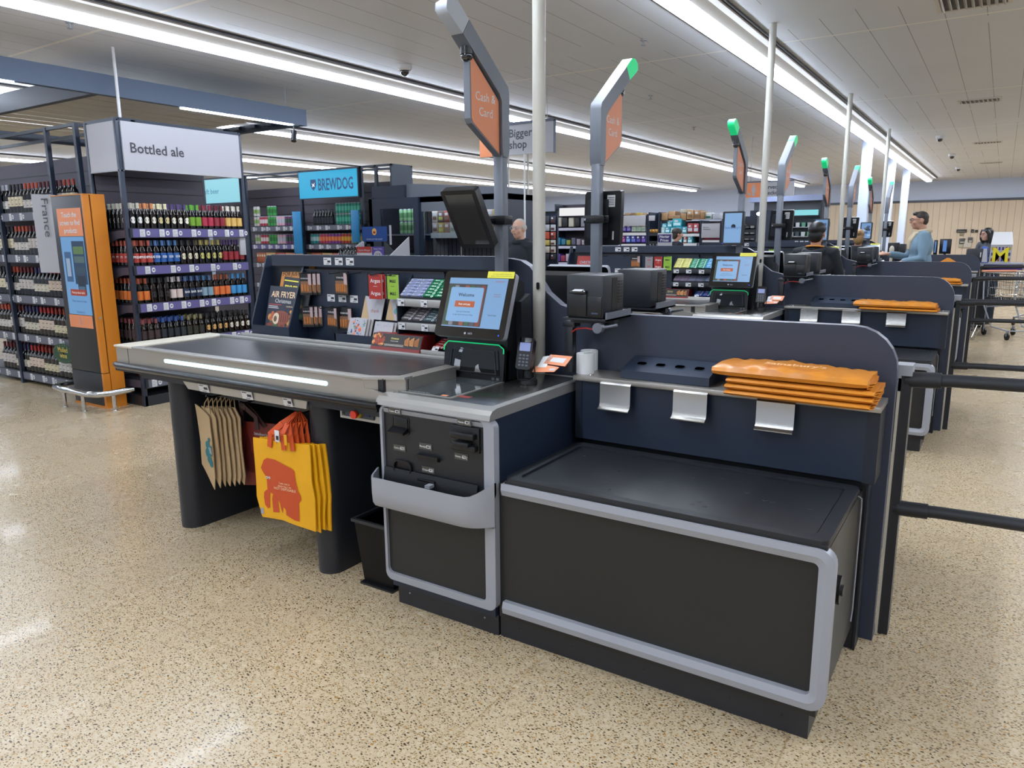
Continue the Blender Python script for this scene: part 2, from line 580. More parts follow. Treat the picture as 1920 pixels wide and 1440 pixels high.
# ceiling strip lights
SLAB = ['second strip from the right, over the near belt', 'bright strip on the right, over the white poles', 'strip above the exit aisle, past the right edge',
        'strip over the drinks bays', 'strip behind the drinks raft', 'farthest strip on the left']
for i, (sx, ya, yb) in enumerate(STRIPS):
    t = thing('ceiling_strip_light', 'long continuous white linear ceiling light, ' + SLAB[i], 'ceiling light', (sx, (ya + yb) / 2, CEIL - .1), 'continuous ceiling strip lights')
    m = MB()
    m.box(sx - 0.20, sx + 0.20, ya, yb, CEIL - 0.035, CEIL - 0.001, 'ceilwhite')
    m.slab([(sx - .14, ya, CEIL - .035), (sx + .14, ya, CEIL - .035), (sx + .085, ya, CEIL - .085), (sx - .085, ya, CEIL - .085)], (0, yb - ya, 0), 'ceilwhite')
    m.build('housing', t, smooth=False)
    m = MB()
    for sg in (-1, 1):
        m.box(sx + sg * .215 - .012, sx + sg * .215 + .012, ya, yb, CEIL - 0.022, CEIL - .002, '#3a3a3d')
    m.build('edge_trim', t, smooth=False)
    m = MB()
    m.box(sx - .07, sx + .07, ya + .02, yb - .02, CEIL - 0.125, CEIL - 0.085, 'diffuser')
    m.build('diffuser', t, smooth=False)
# ================================================================ checkout islands
ORD = ['the nearest checkout', 'the second checkout', 'the third checkout', 'the fourth checkout']
X_ = Vector((1, 0, 0)); Y_ = Vector((0, 1, 0)); Z_ = Vector((0, 0, 1))

def price_tag(m, o, r, u, w_, h_, lift=0.001, strip=None):
    m.rect(o, r, u, 0, w_, 0, h_, 'paper', lift)
    m.rect(o, r, u, w_ * .08, w_ * .5, h_ * .72, h_ * .82, 'ink', lift + .0004)
    m.rect(o, r, u, w_ * .5, w_ * .9, h_ * .32, h_ * .62, 'ink', lift + .0004)
    m.rect(o, r, u, w_ * .35, w_ * .75, h_ * .1, h_ * .17, 'ink', lift + .0004)

def conveyor(w):
    t = thing('conveyor_belt_unit', 'steel edged checkout belt with bag storage beneath, at ' + w, 'conveyor belt', (-3.1, 2.5, 0), 'belts of the checkouts')
    m = MB()
    m.slab([(-4.08, 2.225, .905), (-2.06, 2.225, .905), (-2.06, 2.225, .94), (-2.20, 2.225, .96), (-2.205, 2.225, 1.0), (-4.08, 2.225, 1.0)], (0, .02, 0), 'steel')
    m.slab([(-2.205, 2.225, .905), (-2.045, 2.312, .905), (-2.045, 2.33, .905), (-2.205, 2.245, .905)], (0, 0, .096), 'steel')
    m.box(-4.10, -4.08, 2.225, 2.82, .905, 1.0, 'steel')
    m.box(-4.10, -2.16, 2.80, 2.82, .905, 1.0, 'steel')
    m.box(-3.985, -3.981, 2.2235, 2.225, .905, 1.0, '#6d6963')
    m.build('side_panel', t)
    m = MB()
    m.rbox(-4.105, -3.93, 2.215, 2.83, 1.0, 1.012, 'cream', .004)
    m.rbox(-3.93, -2.2, 2.215, 2.262, 1.0, 1.012, 'alu', .003)
    m.slab([(-2.2, 2.215, 1.0), (-2.04, 2.30, 1.0), (-2.04, 2.35, 1.0), (-2.2, 2.262, 1.0)], (0, 0, .01), 'alu')
    m.rbox(-3.93, -2.15, 2.772, 2.792, 1.0, 1.02, 'alu', .003)
    m.rbox(-3.78, -2.15, 2.81, 2.825, 1.0, 1.035, 'alu', .003)
    m.box(-3.93, -2.15, 2.792, 2.81, 1.0, 1.008, 'steel')
    m.slab([(-2.2, 2.24, .948), (-2.045, 2.325, .948), (-2.045, 2.66, .948), (-2.16, 2.70, .948), (-2.16, 2.80, .948), (-2.2, 2.80, .948)], (0, 0, .054), 'steel')
    m.build('rim', t)
    MB().box(-3.945, -2.12, 2.255, 2.775, .93, 1.0035, 'belt').build('belt', t)
    m = MB()
    m.tube([(-4.115, 2.7, .898), (-4.125, 2.3, .898), (-4.11, 2.22, .898), (-4.06, 2.205, .898), (-2.13, 2.205, .898), (-2.112, 2.209, .898)], 0.017, 'softblack', 12)
    m.box(-4.1, -2.12, 2.21, 2.225, .868, .905, 'black')
    m.build('bumper', t)
    m = MB()
    m.slab(rr(-3.03, .958, 1.22, .02, .0095, 4, XZ(2.2245)), (0, -.003, 0), 'ledcyan')
    m.build('light_strip', t)
    m = MB()
    m.box(-3.9, -2.12, 2.24, 2.84, .84, .925, 'navy_d')
    m.build('underframe', t)
    for x0, x1, ya in ((-3.76, -3.615, 2.272), (-2.655, -2.52, 2.28)):
        m = MB()
        xm = (x0 + x1) / 2; hw = (x1 - x0) / 2
        prof = [(x1, 2.9), (x0, 2.9)] + [(xm - hw * math.cos(a), ya + .07 - .07 * math.sin(a)) for a in [R_(180 * i / 10) for i in range(11)]]
        m.slab([(a, b, 0.0) for a, b in prof], (0, 0, .87), 'charcoal')
        m.build('leg', t)
    m = MB(); m.box(-3.62, -2.65, 2.86, 2.89, .12, .86, 'navy_d'); m.build('back_panel', t)
    m = MB()
    m.slab([(-3.50, 2.225, .868), (-2.56, 2.225, .868), (-2.58, 2.235, .822), (-3.47, 2.235, .822)], (0, .006, 0), 'alu')
    for x in (-3.36, -3.02, -2.72):
        price_tag(m, (x, 2.232, .824), X_, Vector((0, -.2, .98)).normalized(), .08 if x < -2.9 else .06, .045, .004)
    m.build('price_rail', t)
    m = MB(); m.box(-3.61, -2.66, 2.40, 2.43, .75, .79, 'charcoal')
    for x in (-3.42, -3.15, -2.72):
        m.tube([(x, 2.415, .77), (x, 2.33, .765), (x, 2.30, .78)], .005, 'black', 6)
    m.build('bag_rail', t)
    m = MB()
    m.box(-2.40, -2.14, 2.27, 2.30, .80, .868, 'alu')
    m.rbox(-2.385, -2.19, 2.262, 2.272, .812, .858, '#33373f', .004)
    m.rbox(-2.235, -2.21, 2.257, 2.263, .825, .85, '#182a66', .003)
    for x, z, c in ((-2.37, .845, '#c33'), (-2.37, .825, '#222'), (-2.34, .84, '#446'), (-2.33, .822, '#2d62b8'), (-2.312, .83, '#9ab')):
        m.box(x - .004, x + .004, 2.259, 2.263, z - .004, z + .004, {'#c33': '#cc3333', '#222': '#222222', '#446': '#444466', '#9ab': '#99aabb'}.get(c, c))
    cp = m.build('control_panel', t)
    m = MB()
    m.cyl((-2.277, 2.262, .835), (-2.277, 2.25, .835), .021, '#b79a1d', 16)
    m.cyl((-2.277, 2.25, .835), (-2.277, 2.236, .835), .012, '#8c1512', 14)
    m.cyl((-2.277, 2.238, .835), (-2.277, 2.226, .835), .018, '#c8321c', 16)
    m.build('stop_button', t)
    return t

def arrow(m, o, r, u, s, mt, down=True):
    k = 1 if down else -1
    m.rect(o, r, u, -s * .08, s * .08, -s * .5, s * .5, mt, .0012)
    for g in (-1, 1):
        a = Vector(o) - Vector(u) * (k * s * .5); b = a + Vector(u) * (k * s * .4) + Vector(r) * (g * s * .4)
        d = Vector(u) * (s * .2 * k); n = Vector(r).cross(Vector(u)) * .0012
        P = [a + n, b + n, b + d * .3 + n, a + d + n]
        if (g > 0) != (k > 0): P.reverse()
        m.add(P, [(0, 1, 2, 3)], mt); m.add(list(reversed(P)), [(0, 1, 2, 3)], mt)

def slotlabel(m, o, body, w_=.066, down=True):
    o = Vector(o)
    m.slab([o, o + X_ * w_, o + X_ * w_ + Z_ * .026, o + Z_ * .026], (0, -.0015, 0), '#4a4842')
    m.text(body, o + Vector((.004, -.0018, .009)), X_, Z_, .011, 'white', 'l', True)
    q = o + Vector((w_ * .70, -.0016, .013))
    m.ring([q + Vector((a, 0, b)) for a, b in ((-.008, -.006), (.008, -.006), (.008, .006), (-.008, .006))], [q + Vector((a, 0, b)) for a, b in ((-.006, -.004), (.006, -.004), (.006, .004), (-.006, .004))], (0, -.001, 0), 'white')
    arrow(m, o + Vector((w_ * .9, -.0016, .013)), X_, Z_, .016, 'white', down)

def kiosk(w, detail=True):
    t = thing('cash_payment_unit', 'silver framed cash payment unit with steel counter, at ' + w, 'payment unit', (-1.82, 2.6, 0), 'payment units of the checkouts')
    MB().box(-2.095, -1.552, 2.24, 2.98, .09, .905, 'navy').build('body', t)
    m = MB(); m.box(-2.085, -1.552, 2.262, 2.95, 0, .102, 'charcoal')
    for x in (-2.02, -1.62): m.cyl((x, 2.262, .06), (x, 2.26, .06), .004, 'silver', 8)
    m.build('kick_plate', t)
    # counter top with rounded front corners
    m = MB()
    pr = [(2.99, .905), (2.99, .946), (2.255, .946), (2.225, .940), (2.208, .925), (2.204, .905)]
    m.slab([(-2.118, a, b) for a, b in pr], (.575, 0, 0), 'alu')
    m.build('counter_top', t, ang=25)
    m = MB(); m.rbox(-2.09, -1.575, 2.275, 2.95, .940, .9475, 'steel_top', .002)
    m.box(-1.80, -1.74, 2.34, 2.37, .9475, .9481, '#8b3a35'); m.build('counter_inlay', t)
    # frame
    m = MB()
    m.ring(rr(-1.819, .518, .578, .776, .035, 5, XZ(2.212)), rr(-1.836, .53, .517, .736, .022, 5, XZ(2.212)), (0, .035, 0), 'silver')
    m.build('frame', t)
    m = MB(); m.box(-2.096, -1.576, 2.226, 2.242, .16, .50, 'warmblack'); m.build('lower_door', t)
    # tray
    m = MB()
    n = 26; prof = []
    for i in range(n + 1):
        x = -2.135 + (.605) * i / n
        s = min(1, (i / n) / .08) if i / n < .08 else (1 if i / n < .74 else max(0, 1 - ((i / n - .74) / .26) ** 1.8))
        s = math.sin(s * math.pi / 2)
        yf = 2.212 - .085 * s
        dz = 0
        zt = .612 if i / n < .86 else .612 + .05 * ((i / n - .86) / .14) ** 1.5
        if i == 0: zt = .625
        zb = .487 + dz
        prof.append([(x, 2.212, zt - .06), (x, yf + .012, zt - .05), (x, yf + .012, zt), (x, yf, zt + .002), (x, yf, (zt + zb) / 2), (x, yf + .004, zb + .02), (x, yf + .018 * s, zb), (x, 2.216, zb - .008)])
    vs = [p for q in prof for p in q]; k = len(prof[0]); fs = []
    for i in range(n):
        for j in range(k - 1):
            a = i * k + j
            fs.append((a, a + 1, a + 1 + k, a + k))
    m.add(vs, fs, 'silver'); m.add(vs, [tuple(range(k))], 'silver'); m.add(vs, [tuple(reversed(range(n * k, n * k + k)))], 'silver')
    m.cyl((-1.562, 2.213, .572), (-1.562, 2.209, .572), .009, '#55565c', 14); m.cyl((-1.562, 2.209, .572), (-1.562, 2.208, .572), .004, 'black', 10)
    m.build('coin_tray', t)
    m = MB()
    m.slab([(-2.09, 2.213, .555), (-2.09, 2.14, .565), (-2.09, 2.135, .575), (-2.09, 2.2, .58), (-2.09, 2.214, .64)], (.48, 0, 0), 'black')
    m.build('tray_liner', t)
    # fascia
    m = MB()
    m.box(-2.095, -1.578, 2.224, 2.24, .56, .895, 'fasciadark')
    m.slab([(-2.09, 2.222, .873), (-1.583, 2.222, .873), (-1.583, 2.213, .893), (-2.09, 2.213, .893)], (0, .01, 0), 'silver')
    m.build('fascia', t)
    if detail:
        for o_, s_ in (((-2.055, 2.213, .872), 'Coins in'), ((-1.70, 2.213, .872), 'Notes in'), ((-2.045, 2.223, .715), 'Coins out'), ((-1.905, 2.223, .742), 'Receipt'), ((-1.725, 2.223, .728), 'Notes out'), ((-1.895, 2.223, .645), 'Coupons in')):
            m = MB(); slotlabel(m, o_, s_, down=s_ != 'Notes out'); m.build('slot_label', t, smooth=False)
    m = MB()
    m.ring(rr(-2.00, .827, .092, .075, .012, 3, XZ(2.225)), rr(-2.00, .827, .082, .065, .01, 3, XZ(2.225)), (0, -.004, 0), 'black')
    m.rbox(-2.038, -1.962, 2.2185, 2.226, .80, .86, 'softblack', .003)
    m.slab([(-2.045, 2.222, .80), (-2.045, 2.19, .795), (-2.045, 2.185, .803), (-2.045, 2.222, .822)], (.085, 0, 0), 'softblack')
    m.build('coin_slot', t)
    m = MB()
    m.rbox(-1.735, -1.60, 2.2155, 2.226, .765, .868, 'black', .006)
    m.rbox(-1.725, -1.61, 2.188, 2.224, .822, .848, 'softblack', .008)
    m.rbox(-1.73, -1.605, 2.192, 2.224, .775, .80, 'softblack', .007)
    m.rbox(-1.705, -1.63, 2.180, 2.224, .795, .812, 'black', .005)
    m.build('note_slot', t)
    m = MB()
    m.slab([(-1.92, 2.222, .70), (-1.80, 2.222, .70), (-1.80, 2.205, .706), (-1.92, 2.205, .706)], (0, 0, .016), 'softblack')
    m.build('receipt_slot', t)
    m = MB()
    m.ring(rr(-1.995, .648, .10, .062, .025, 4, XZ(2.2235)), rr(-1.995, .648, .085, .05, .022, 4, XZ(2.2235)), (0, -.012, 0), 'black')
    m.slab(rr(-1.995, .648, .085, .05, .022, 4, XZ(2.2225)), (0, -.001, 0), 'softblack')
    m.build('change_cup', t)
    m = MB(); m.rbox(-1.905, -1.815, 2.20, 2.224, .612, .622, 'softblack', .003); m.box(-1.84, -1.815, 2.17, 2.2, .60, .612, '#8d9096'); m.build('coupon_slot', t)
    return t

def terminal(w, detail=True, rear=False):
    t = thing('self_scan_terminal', 'black scanner tower with tilted Welcome touch screen, at ' + w, 'self-scan terminal', (-1.95, 2.8, .9475), 'self-scan terminals')
    m = MB()
    # tower body: side profile wedge
    pr = [(2.70, .949), (2.89, .949), (2.89, 1.02), (2.86, 1.38), (2.80, 1.40), (2.74, 1.30), (2.735, 1.16), (2.72, 1.14)]
    m.slab([(-2.135, a, b) for a, b in pr], (.335, 0, 0), 'black')
    m.slab([(-1.80, a, b) for a, b in [(2.80, .949), (2.89, .949), (2.89, 1.02), (2.87, 1.33), (2.79, 1.30)]], (.028, 0, 0), 'charcoal')
    m.build('tower', t, ang=30)
    m = MB()
    out = [(-2.135, 2.680, .95), (-1.80, 2.680, .95), (-1.80, 2.696, 1.085), (-1.825, 2.699, 1.110), (-2.11, 2.699, 1.110), (-2.135, 2.696, 1.085)]
    m.slab(out, (0, .04, 0), 'softblack')
    m.build('scanner_face', t)
    m = MB()
    inn = [(-2.115, 2.679, .975), (-1.82, 2.679, .975), (-1.835, 2.6925, 1.088), (-2.10, 2.6925, 1.088)]
    m.slab(inn, (0, .008, 0), 'glassdk')
    def tilt(y0, P, mt):
        m.slab([(a, 2.679 + (b - .975) * .12 - .0012, b) for a, b in P], (0, -.0006, 0), mt)
    tilt(0, [(-2.075, .985), (-2.04, .983), (-2.035, 1.03), (-2.068, 1.035)], 'chrome'); tilt(0, [(-1.955, .982), (-1.915, .980), (-1.93, 1.0), (-1.935, 1.02), (-1.95, 1.01)], 'chrome'); tilt(0, [(-2.05, 1.068), (-2.03, 1.066), (-2.022, 1.085), (-2.037, 1.088)], 'chrome')
    m.ring([(-2.10, 2.6795, .980), (-1.835, 2.6795, .980), (-1.85, 2.6915, 1.083), (-2.09, 2.6915, 1.083)], [(-2.094, 2.6795, .984), (-1.841, 2.6795, .984), (-1.855, 2.6915, 1.079), (-2.085, 2.6915, 1.079)], (0, -.003, 0), 'charcoal')
    if detail:
        for x in (-2.11, -2.085, -1.86, -1.835):
            m.rect((x, 2.6785, .955), X_, Z_, 0, .015, 0, .011, '#5b5b60', .001)
    m.build('scanner_window', t)
    m = MB()
    m.tube([(-2.134, 2.688, 1.07), (-2.132, 2.693, 1.095), (-2.112, 2.695, 1.112), (-1.83, 2.695, 1.112), (-1.803, 2.693, 1.095), (-1.801, 2.688, 1.075)], .003, 'green_lamp', 6)
    m.build('indicator_light', t)
    m = MB()
    m.ring(rr(-1.965, 2.495, .335, .40, .01, 2, XY(.948)), rr(-1.965, 2.495, .322, .387, .006, 2, XY(.948)), (0, 0, .004), 'alu')
    m.box(-2.126, -1.804, 2.302, 2.688, .9476, .951, 'plateglass')
    if not rear: m.text('Scan your barcode here', (-1.98, 2.316, .951), X_, Y_, .012, 'paper', 'c')
    m.rect((-1.86, 2.31, .951), X_, Y_, 0, .03, 0, .02, 'orange', .0005)
    m.build('scan_plate', t)
    # screen
    bl = Vector((-2.125, 2.605, 1.15)); r = X_; u = Vector((0, .105, .282)).normalized(); n = r.cross(u)
    W_, H_ = .38, .301
    F = lambda a, b: bl + r * a + u * b
    m = MB()
    m.slab([p - n * .028 for p in rr(W_ / 2, H_ / 2, W_, H_, .018, 4, F)], n * .028, 'gblack', side='silver')
    m.slab([p - n * .055 for p in rr(W_ / 2, H_ / 2, W_ - .12, H_ - .10, .018, 4, F)], n * .03, 'black')
    sc = m.build('screen', t)
    if rear:
        m = MB(); m.rect(bl + n * .0006, r, u, .032, W_ - .032, .045, H_ - .03, 'e#86b2e2'); m.build('display', sc, smooth=False)
        return t
    m = MB()
    q = bl + n * .0006
    m.rect(q, r, u, .032, W_ - .032, .045, H_ - .03, 'e#86b2e2')
    # photo strip with bottles of colour behind the card
    m.rect(q, r, u, .032, .245, .05, .243, 'e#4c4a50', .0003)
    for i, c in enumerate(['#3c5a3a', '#8a8f97', '#4b3f3a', '#a05a3e', '#3f6a4a', '#555b66', '#8c4a3a']):
        m.rect(q, r, u, .04 + i * .029, .062 + i * .029, .052, .236, 'e' + c, .0005)
    m.slab([p + n * .001 for p in rr(.14, .148, .18, .158, .008, 3, lambda a, b: q + r * a + u * b)], n * .0004, 'e#8fbdee')
    m.text('Welcome', q + r * .14 + u * .185, r, u, .022, 'ink', 'c', True, lift=.002)
    m.slab([p + n * .0015 for p in rr(.14, .150, .108, .028, .003, 2, lambda a, b: q + r * a + u * b)], n * .0006, 'e#c2673f')
    m.text('Scan and pay', q + r * .14 + u * .1455, r, u, .0125, 'e#ffffff', 'c', True, lift=.003)
    m.text('Scan your first item', q + r * .14 + u * .112, r, u, .0095, 'ink', 'c', lift=.002)
    m.text('to get items from your shop', q + r * .14 + u * .098, r, u, .0095, 'ink', 'c', lift=.002)
    m.text("Sainsbury's", q + r * .335 + u * .254, r, u, .012, 'e#b5573a', 'r', lift=.001)
    m.text("Sainsbury's", q + r * .305 + u * .197, r, u, .0085, 'e#9c5a4a', 'c', lift=.001)
    m.text('SmartShop', q + r * .305 + u * .187, r, u, .0085, 'e#9c5a4a', 'c', lift=.001)
    m.text('Need help?', q + r * .298 + u * .102, r, u, .010, 'ink', 'c', lift=.001)
    m.build('display', sc, smooth=False)
    m = MB()
    m.rect(q, r, u, W_ - .145, W_ - .005, H_ - .028, H_ + .002, '#d6cf3e', .0016)
    m.text('To protect our customers, colleagues and', q + r * (W_ - .07) + u * (H_ - .012), r, u, .0058, 'ink', 'c', lift=.0022)
    m.text('business, CCTV is in use on our self checkouts', q + r * (W_ - .07) + u * (H_ - .021), r, u, .0058, 'ink', 'c', lift=.0022)
    m.build('yellow_notice', sc, smooth=False)
    m = MB()
    m.slab([p + n * .0006 for p in rr(W_ - .03, .018, .005, .005, .002, 3, lambda a, b: q + r * a + u * b)], n * .0006, 'blue_led'); m.build('power_light', sc, smooth=False)
    m = MB()
    m.text('NCR', q + r * .20 + u * .014, r, u, .012, 'silver', 'c', True, lift=.001)
    m.slab([p + n * .0006 for p in rr(.172, .018, .010, .010, .004, 3, lambda a, b: q + r * a + u * b)], n * .0004, 'silver')
    m.build('badge', sc, smooth=False)
    return t

def card_reader(w):
    t = thing('card_reader', 'black card keypad on a round stand, at ' + w, 'card reader', (-1.69, 2.72, .9475), 'card readers on the counters')
    m = MB()
    m.lathe((-1.69, 2.72, .9475), [(0, 0), (.038, 0), (.04, .004), (.038, .02), (.03, .026), (.024, .03), (.023, .06), (.03, .075), (0, .075)], 'black', 20)
    m.tube([(-1.732, 2.70, 1.05), (-1.736, 2.70, .985), (-1.72, 2.68, .972), (-1.66, 2.68, .972), (-1.645, 2.70, .985), (-1.648, 2.70, 1.03)], .003, 'black', 6)
    m.build('stand', t)
    bl = Vector((-1.728, 2.668, 1.02)); r = X_; u = Vector((0, .035, .14)).normalized(); n = r.cross(u)
    F = lambda a, b: bl + r * a + u * b
    m = MB()
    m.slab([p - n * .026 for p in rr(.038, .067, .076, .134, .012, 4, F)], n * .026, 'black')
    m.slab([p - n * .03 for p in rr(.038, .128, .062, .02, .008, 4, F)], n * .035, 'gblack')
    hb = m.build('housing', t)
    m = MB(); m.slab([p + n * .0002 for p in rr(.038, .098, .054, .036, .003, 3, F)], n * .001, 'e#8f9fd8'); m.build('display', hb)
    m = MB()
    for i in range(4):
        for j in range(3):
            m.slab([p for p in rr(.02 + j * .018, .018 + i * .0145, .012, .008, .002, 2, F)], n * .002, '#5a5d66')
    m.build('keypad', hb)
    return t

def nectar_card(w):
    # folded orange leaflet tucked behind the reader
    m = MB()
    a = Vector((-1.66, 2.70, 1.005)); r = Vector((.97, .2, .06)).normalized(); u = Vector((-.1, .55, .35)).normalized(); n = r.cross(u)
    F = lambda x, y: a + r * x + u * y
    m.slab([F(0, 0), F(.10, 0), F(.115, .03), F(.075, .04), F(.02, .05), F(0, .03)], n * .002, 'orange')
    m.slab([F(.035, .055), F(.14, .035), F(.155, .10), F(.05, .115)], n * .003, 'orange')
    m.slab([F(.06, .068) + n * .003, F(.125, .055) + n * .003, F(.133, .085) + n * .003, F(.068, .095) + n * .003], n * .0006, 'paper')
    m.slab([F(.015, .03) + n * .002, F(.055, .03) + n * .002, F(.06, .11) + n * .002, F(.02, .10) + n * .002], n * .001, 'white')
    m.slab([F(.10, .008) + n * .002, F(.075, .008) + n * .002, F(.075, .022) + n * .002, F(.10, .022) + n * .002], n * .0006, '#b8b8b8')
    m.build('loyalty_leaflet', label='small orange printed leaflet beside the card reader of ' + w, cat='leaflet', group='orange leaflets by the card readers')

def packing(w):
    t = thing('packing_bench', 'dark silver framed bagging bench with black tray top, at ' + w, 'packing bench', (-.93, 2.55, 0), 'packing benches of the checkouts')
    m = MB(); m.box(-1.535, -.345, 2.245, 2.90, .10, .655, 'warmblack'); m.build('body', t)
    m = MB(); m.box(-1.546, -.367, 2.268, 2.86, 0, .108, 'charcoal')
    for x in (-1.46, -1.22, -.93, -.62, -.45): m.cyl((x, 2.268, .055), (x, 2.266, .055), .0045, '#1c1d20', 8)
    m.build('kick_plate', t)
    # frame open at the left end: three sided with rounded right corners
    x0, x1, z0, z1 = -1.505, -.318, .132, .664
    R, rr_, th = .05, .018, .047
    def arc(cx, cz, r_, a0, a1, n=6): return [(cx + r_ * math.cos(R_(a0 + (a1 - a0) * i / n)), cz + r_ * math.sin(R_(a0 + (a1 - a0) * i / n))) for i in range(n + 1)]
    outer = [(x0, z0)] + arc(x1 - R, z0 + R, R, -90, 0) + arc(x1 - R, z1 - R, R, 0, 90) + [(x0, z1)]
    inner = [(x0, z0 + th)] + arc(x1 - th - rr_, z0 + th + rr_, rr_, -90, 0) + arc(x1 - th - rr_, z1 - th - rr_, rr_, 0, 90) + [(x0, z1 - th)]
    P = outer; Q = inner; n = len(P); ya, yb, ym = 2.220, 2.262, 2.216
    m = MB()
    mid = [((a[0] * .5 + b[0] * .5), (a[1] * .5 + b[1] * .5)) for a, b in zip(P, Q)]
    vs = [(a, yb, b) for a, b in P] + [(a, ya, b) for a, b in P] + [(a, ym, b) for a, b in mid] + [(a, ya + .004, b) for a, b in Q] + [(a, yb, b) for a, b in Q]
    fs = []
    for k in range(4):
        for i in range(n - 1):
            fs.append((k * n + i, k * n + i + 1, (k + 1) * n + i + 1, (k + 1) * n + i))
    fs = [tuple(reversed(f)) for f in fs]
    fs.append((0, n, 2 * n, 3 * n, 4 * n)); e = n - 1; fs.append((4 * n + e, 3 * n + e, 2 * n + e, n + e, e))
    m.add(vs, fs, 'silver'); m.build('frame', t, ang=20)
    m = MB()
    m.rbox(-1.50, -.345, 2.23, 2.83, .655, .676, 'black', .006)
    m.ring(rr(-.9225, 2.53, 1.155, .60, .03, 4, XY(.672)), rr(-.9225, 2.53, 1.07, .52, .03, 4, XY(.672)), (0, 0, .014), 'tray')
    m.rbox(-1.455, -.39, 2.275, 2.785, .668, .6775, 'tray', .004)
    random.seed(3)
    for _ in range(14):
        x = random.uniform(-1.4, -.45); y = random.uniform(2.33, 2.74)
        m.lathe((x, y, .6775), [(.009, 0), (.008, .0012), (.004, .0014), (0, .0006)], 'rubber', 8)
    m.build('tray', t)
    m = MB()
    m.tube([(-.343, 2.79, .66), (-.338, 2.83, .64), (-.338, 2.84, .60), (-.338, 2.84, .20), (-.338, 2.82, .16)], .003, 'silver', 6)
    m.build('edge_trim', t)
    m = MB()
    m.slab([(-.346, 2.42 + .035 * math.cos(R_(a)), .46 + .05 * math.sin(R_(a))) for a in range(0, 360, 30)], (.02, 0, 0), 'black')
    m.cyl((-.33, 2.42, .46), (-.318, 2.42, .46), .018, 'charcoal', 14)
    m.build('lock', t)
    # bag wall, ledge and hooks are a second unit standing behind the bench
    t2 = thing('bag_hook_wall', 'navy wall with steel ledge and three bag hooks, at ' + w, 'bag wall', (-.92, 2.93, 0), 'bag hook walls of the checkouts')
    m = MB(); m.box(-1.52, -.303, 2.845, 3.0, .70, .964, 'navy'); m.box(-.345, -.302, 2.842, 3.0, .695, .964, 'navy_d'); m.box(-1.522, -1.49, 2.842, 2.846, .70, .964, 'navy_d'); m.build('box', t2)
    m = MB(); m.box(-1.52, -.335, 2.915, 3.0, 0, .70, 'charcoal'); m.box(-.335, -.327, 2.905, 3.0, 0, .70, 'navy_d'); m.build('lower_panel', t2)
    m = MB(); m.rbox(-1.525, -.30, 2.822, 3.015, .964, .985, 'steel', .002)
    m.lathe((-1.46, 2.87, .985), [(.012, 0), (.010, .003), (.004, .004), (0, .004)], 'chrome', 12)
    m.lathe((-.35, 2.95, .985), [(.012, 0), (.010, .003), (.004, .004), (0, .004)], 'chrome', 12)
    m.build('ledge', t2)
    for x in (-1.315, -.987, -.655):
        m = MB(); pr = [(2.845, .972), (2.815, .972), (2.807, .965), (2.806, .885), (2.800, .868), (2.785, .860), (2.785, .856), (2.803, .862), (2.811, .885), (2.812, .960), (2.818, .966), (2.845, .966)]
        m.slab([(x - .07, a, b) for a, b in pr], (.14, 0, 0), 'hookmetal')
        m.build('bag_hook', t2, ang=40)
    return t

def divider(w):
    m = MB()
    P = [(-.28, 0), (-.28, 1.085)] + [(-.44 + .16 * math.cos(R_(a)), 1.085 + .16 * math.sin(R_(a))) for a in range(15, 91, 15)]
    P += [(-1.45, 1.242), (-1.60, 1.244), (-1.70, 1.27), (-1.775, 1.325), (-1.83, 1.40), (-1.87, 1.445), (-1.92, 1.472), (-1.99, 1.482), (-3.63, 1.49), (-3.68, 1.43), (-3.74, 1.0), (-3.74, 0)]
    m.slab([(a, 3.02, b) for a, b in P], (0, .05, 0), 'panel', side='lblgrey')
    m.build('lane_divider', label='tall dark divider board with rounded corner at ' + w, cat='divider panel', group='lane dividers of the checkouts', loc=(-1.9, 3.04, 0), smooth=False)

def rails(w, k):
    t = thing('exit_barrier', 'pair of dark horizontal exit barrier tubes at ' + w, 'barrier', (-.26, 3.15, 0), 'exit barriers of the checkouts')
    m = MB(); m.box(-.275, -.235, 3.10, 3.17, 0, 1.06, 'charcoal'); m.box(-.279, -.27, 3.085, 3.10, 0, 1.05, 'cream'); m.build('post', t)
    m = MB(); m.box(-.29, -.235, 3.085, 3.17, 1.06, 1.10, 'silver'); m.box(-.29, -.27, 3.085, 3.17, 1.0, 1.06, 'silver'); m.build('cap', t)
    for z, zc in ((1.05, 1), (.54, 0)):
        m = MB()
        m.tube([(-.26, 3.12, z - .01), (-.10, 3.12, z), (.85, 3.12, z + .02)], .024, 'charcoal', 12)
        m.tube([(-.245, 3.12, z - .008), (-.14, 3.12, z - .003)], .030, 'charcoal', 12)
        m.build('rail', t)
    m = MB(); m.box(.83, .88, 3.095, 3.145, 0, 1.12, 'charcoal'); m.build('end_post', t)

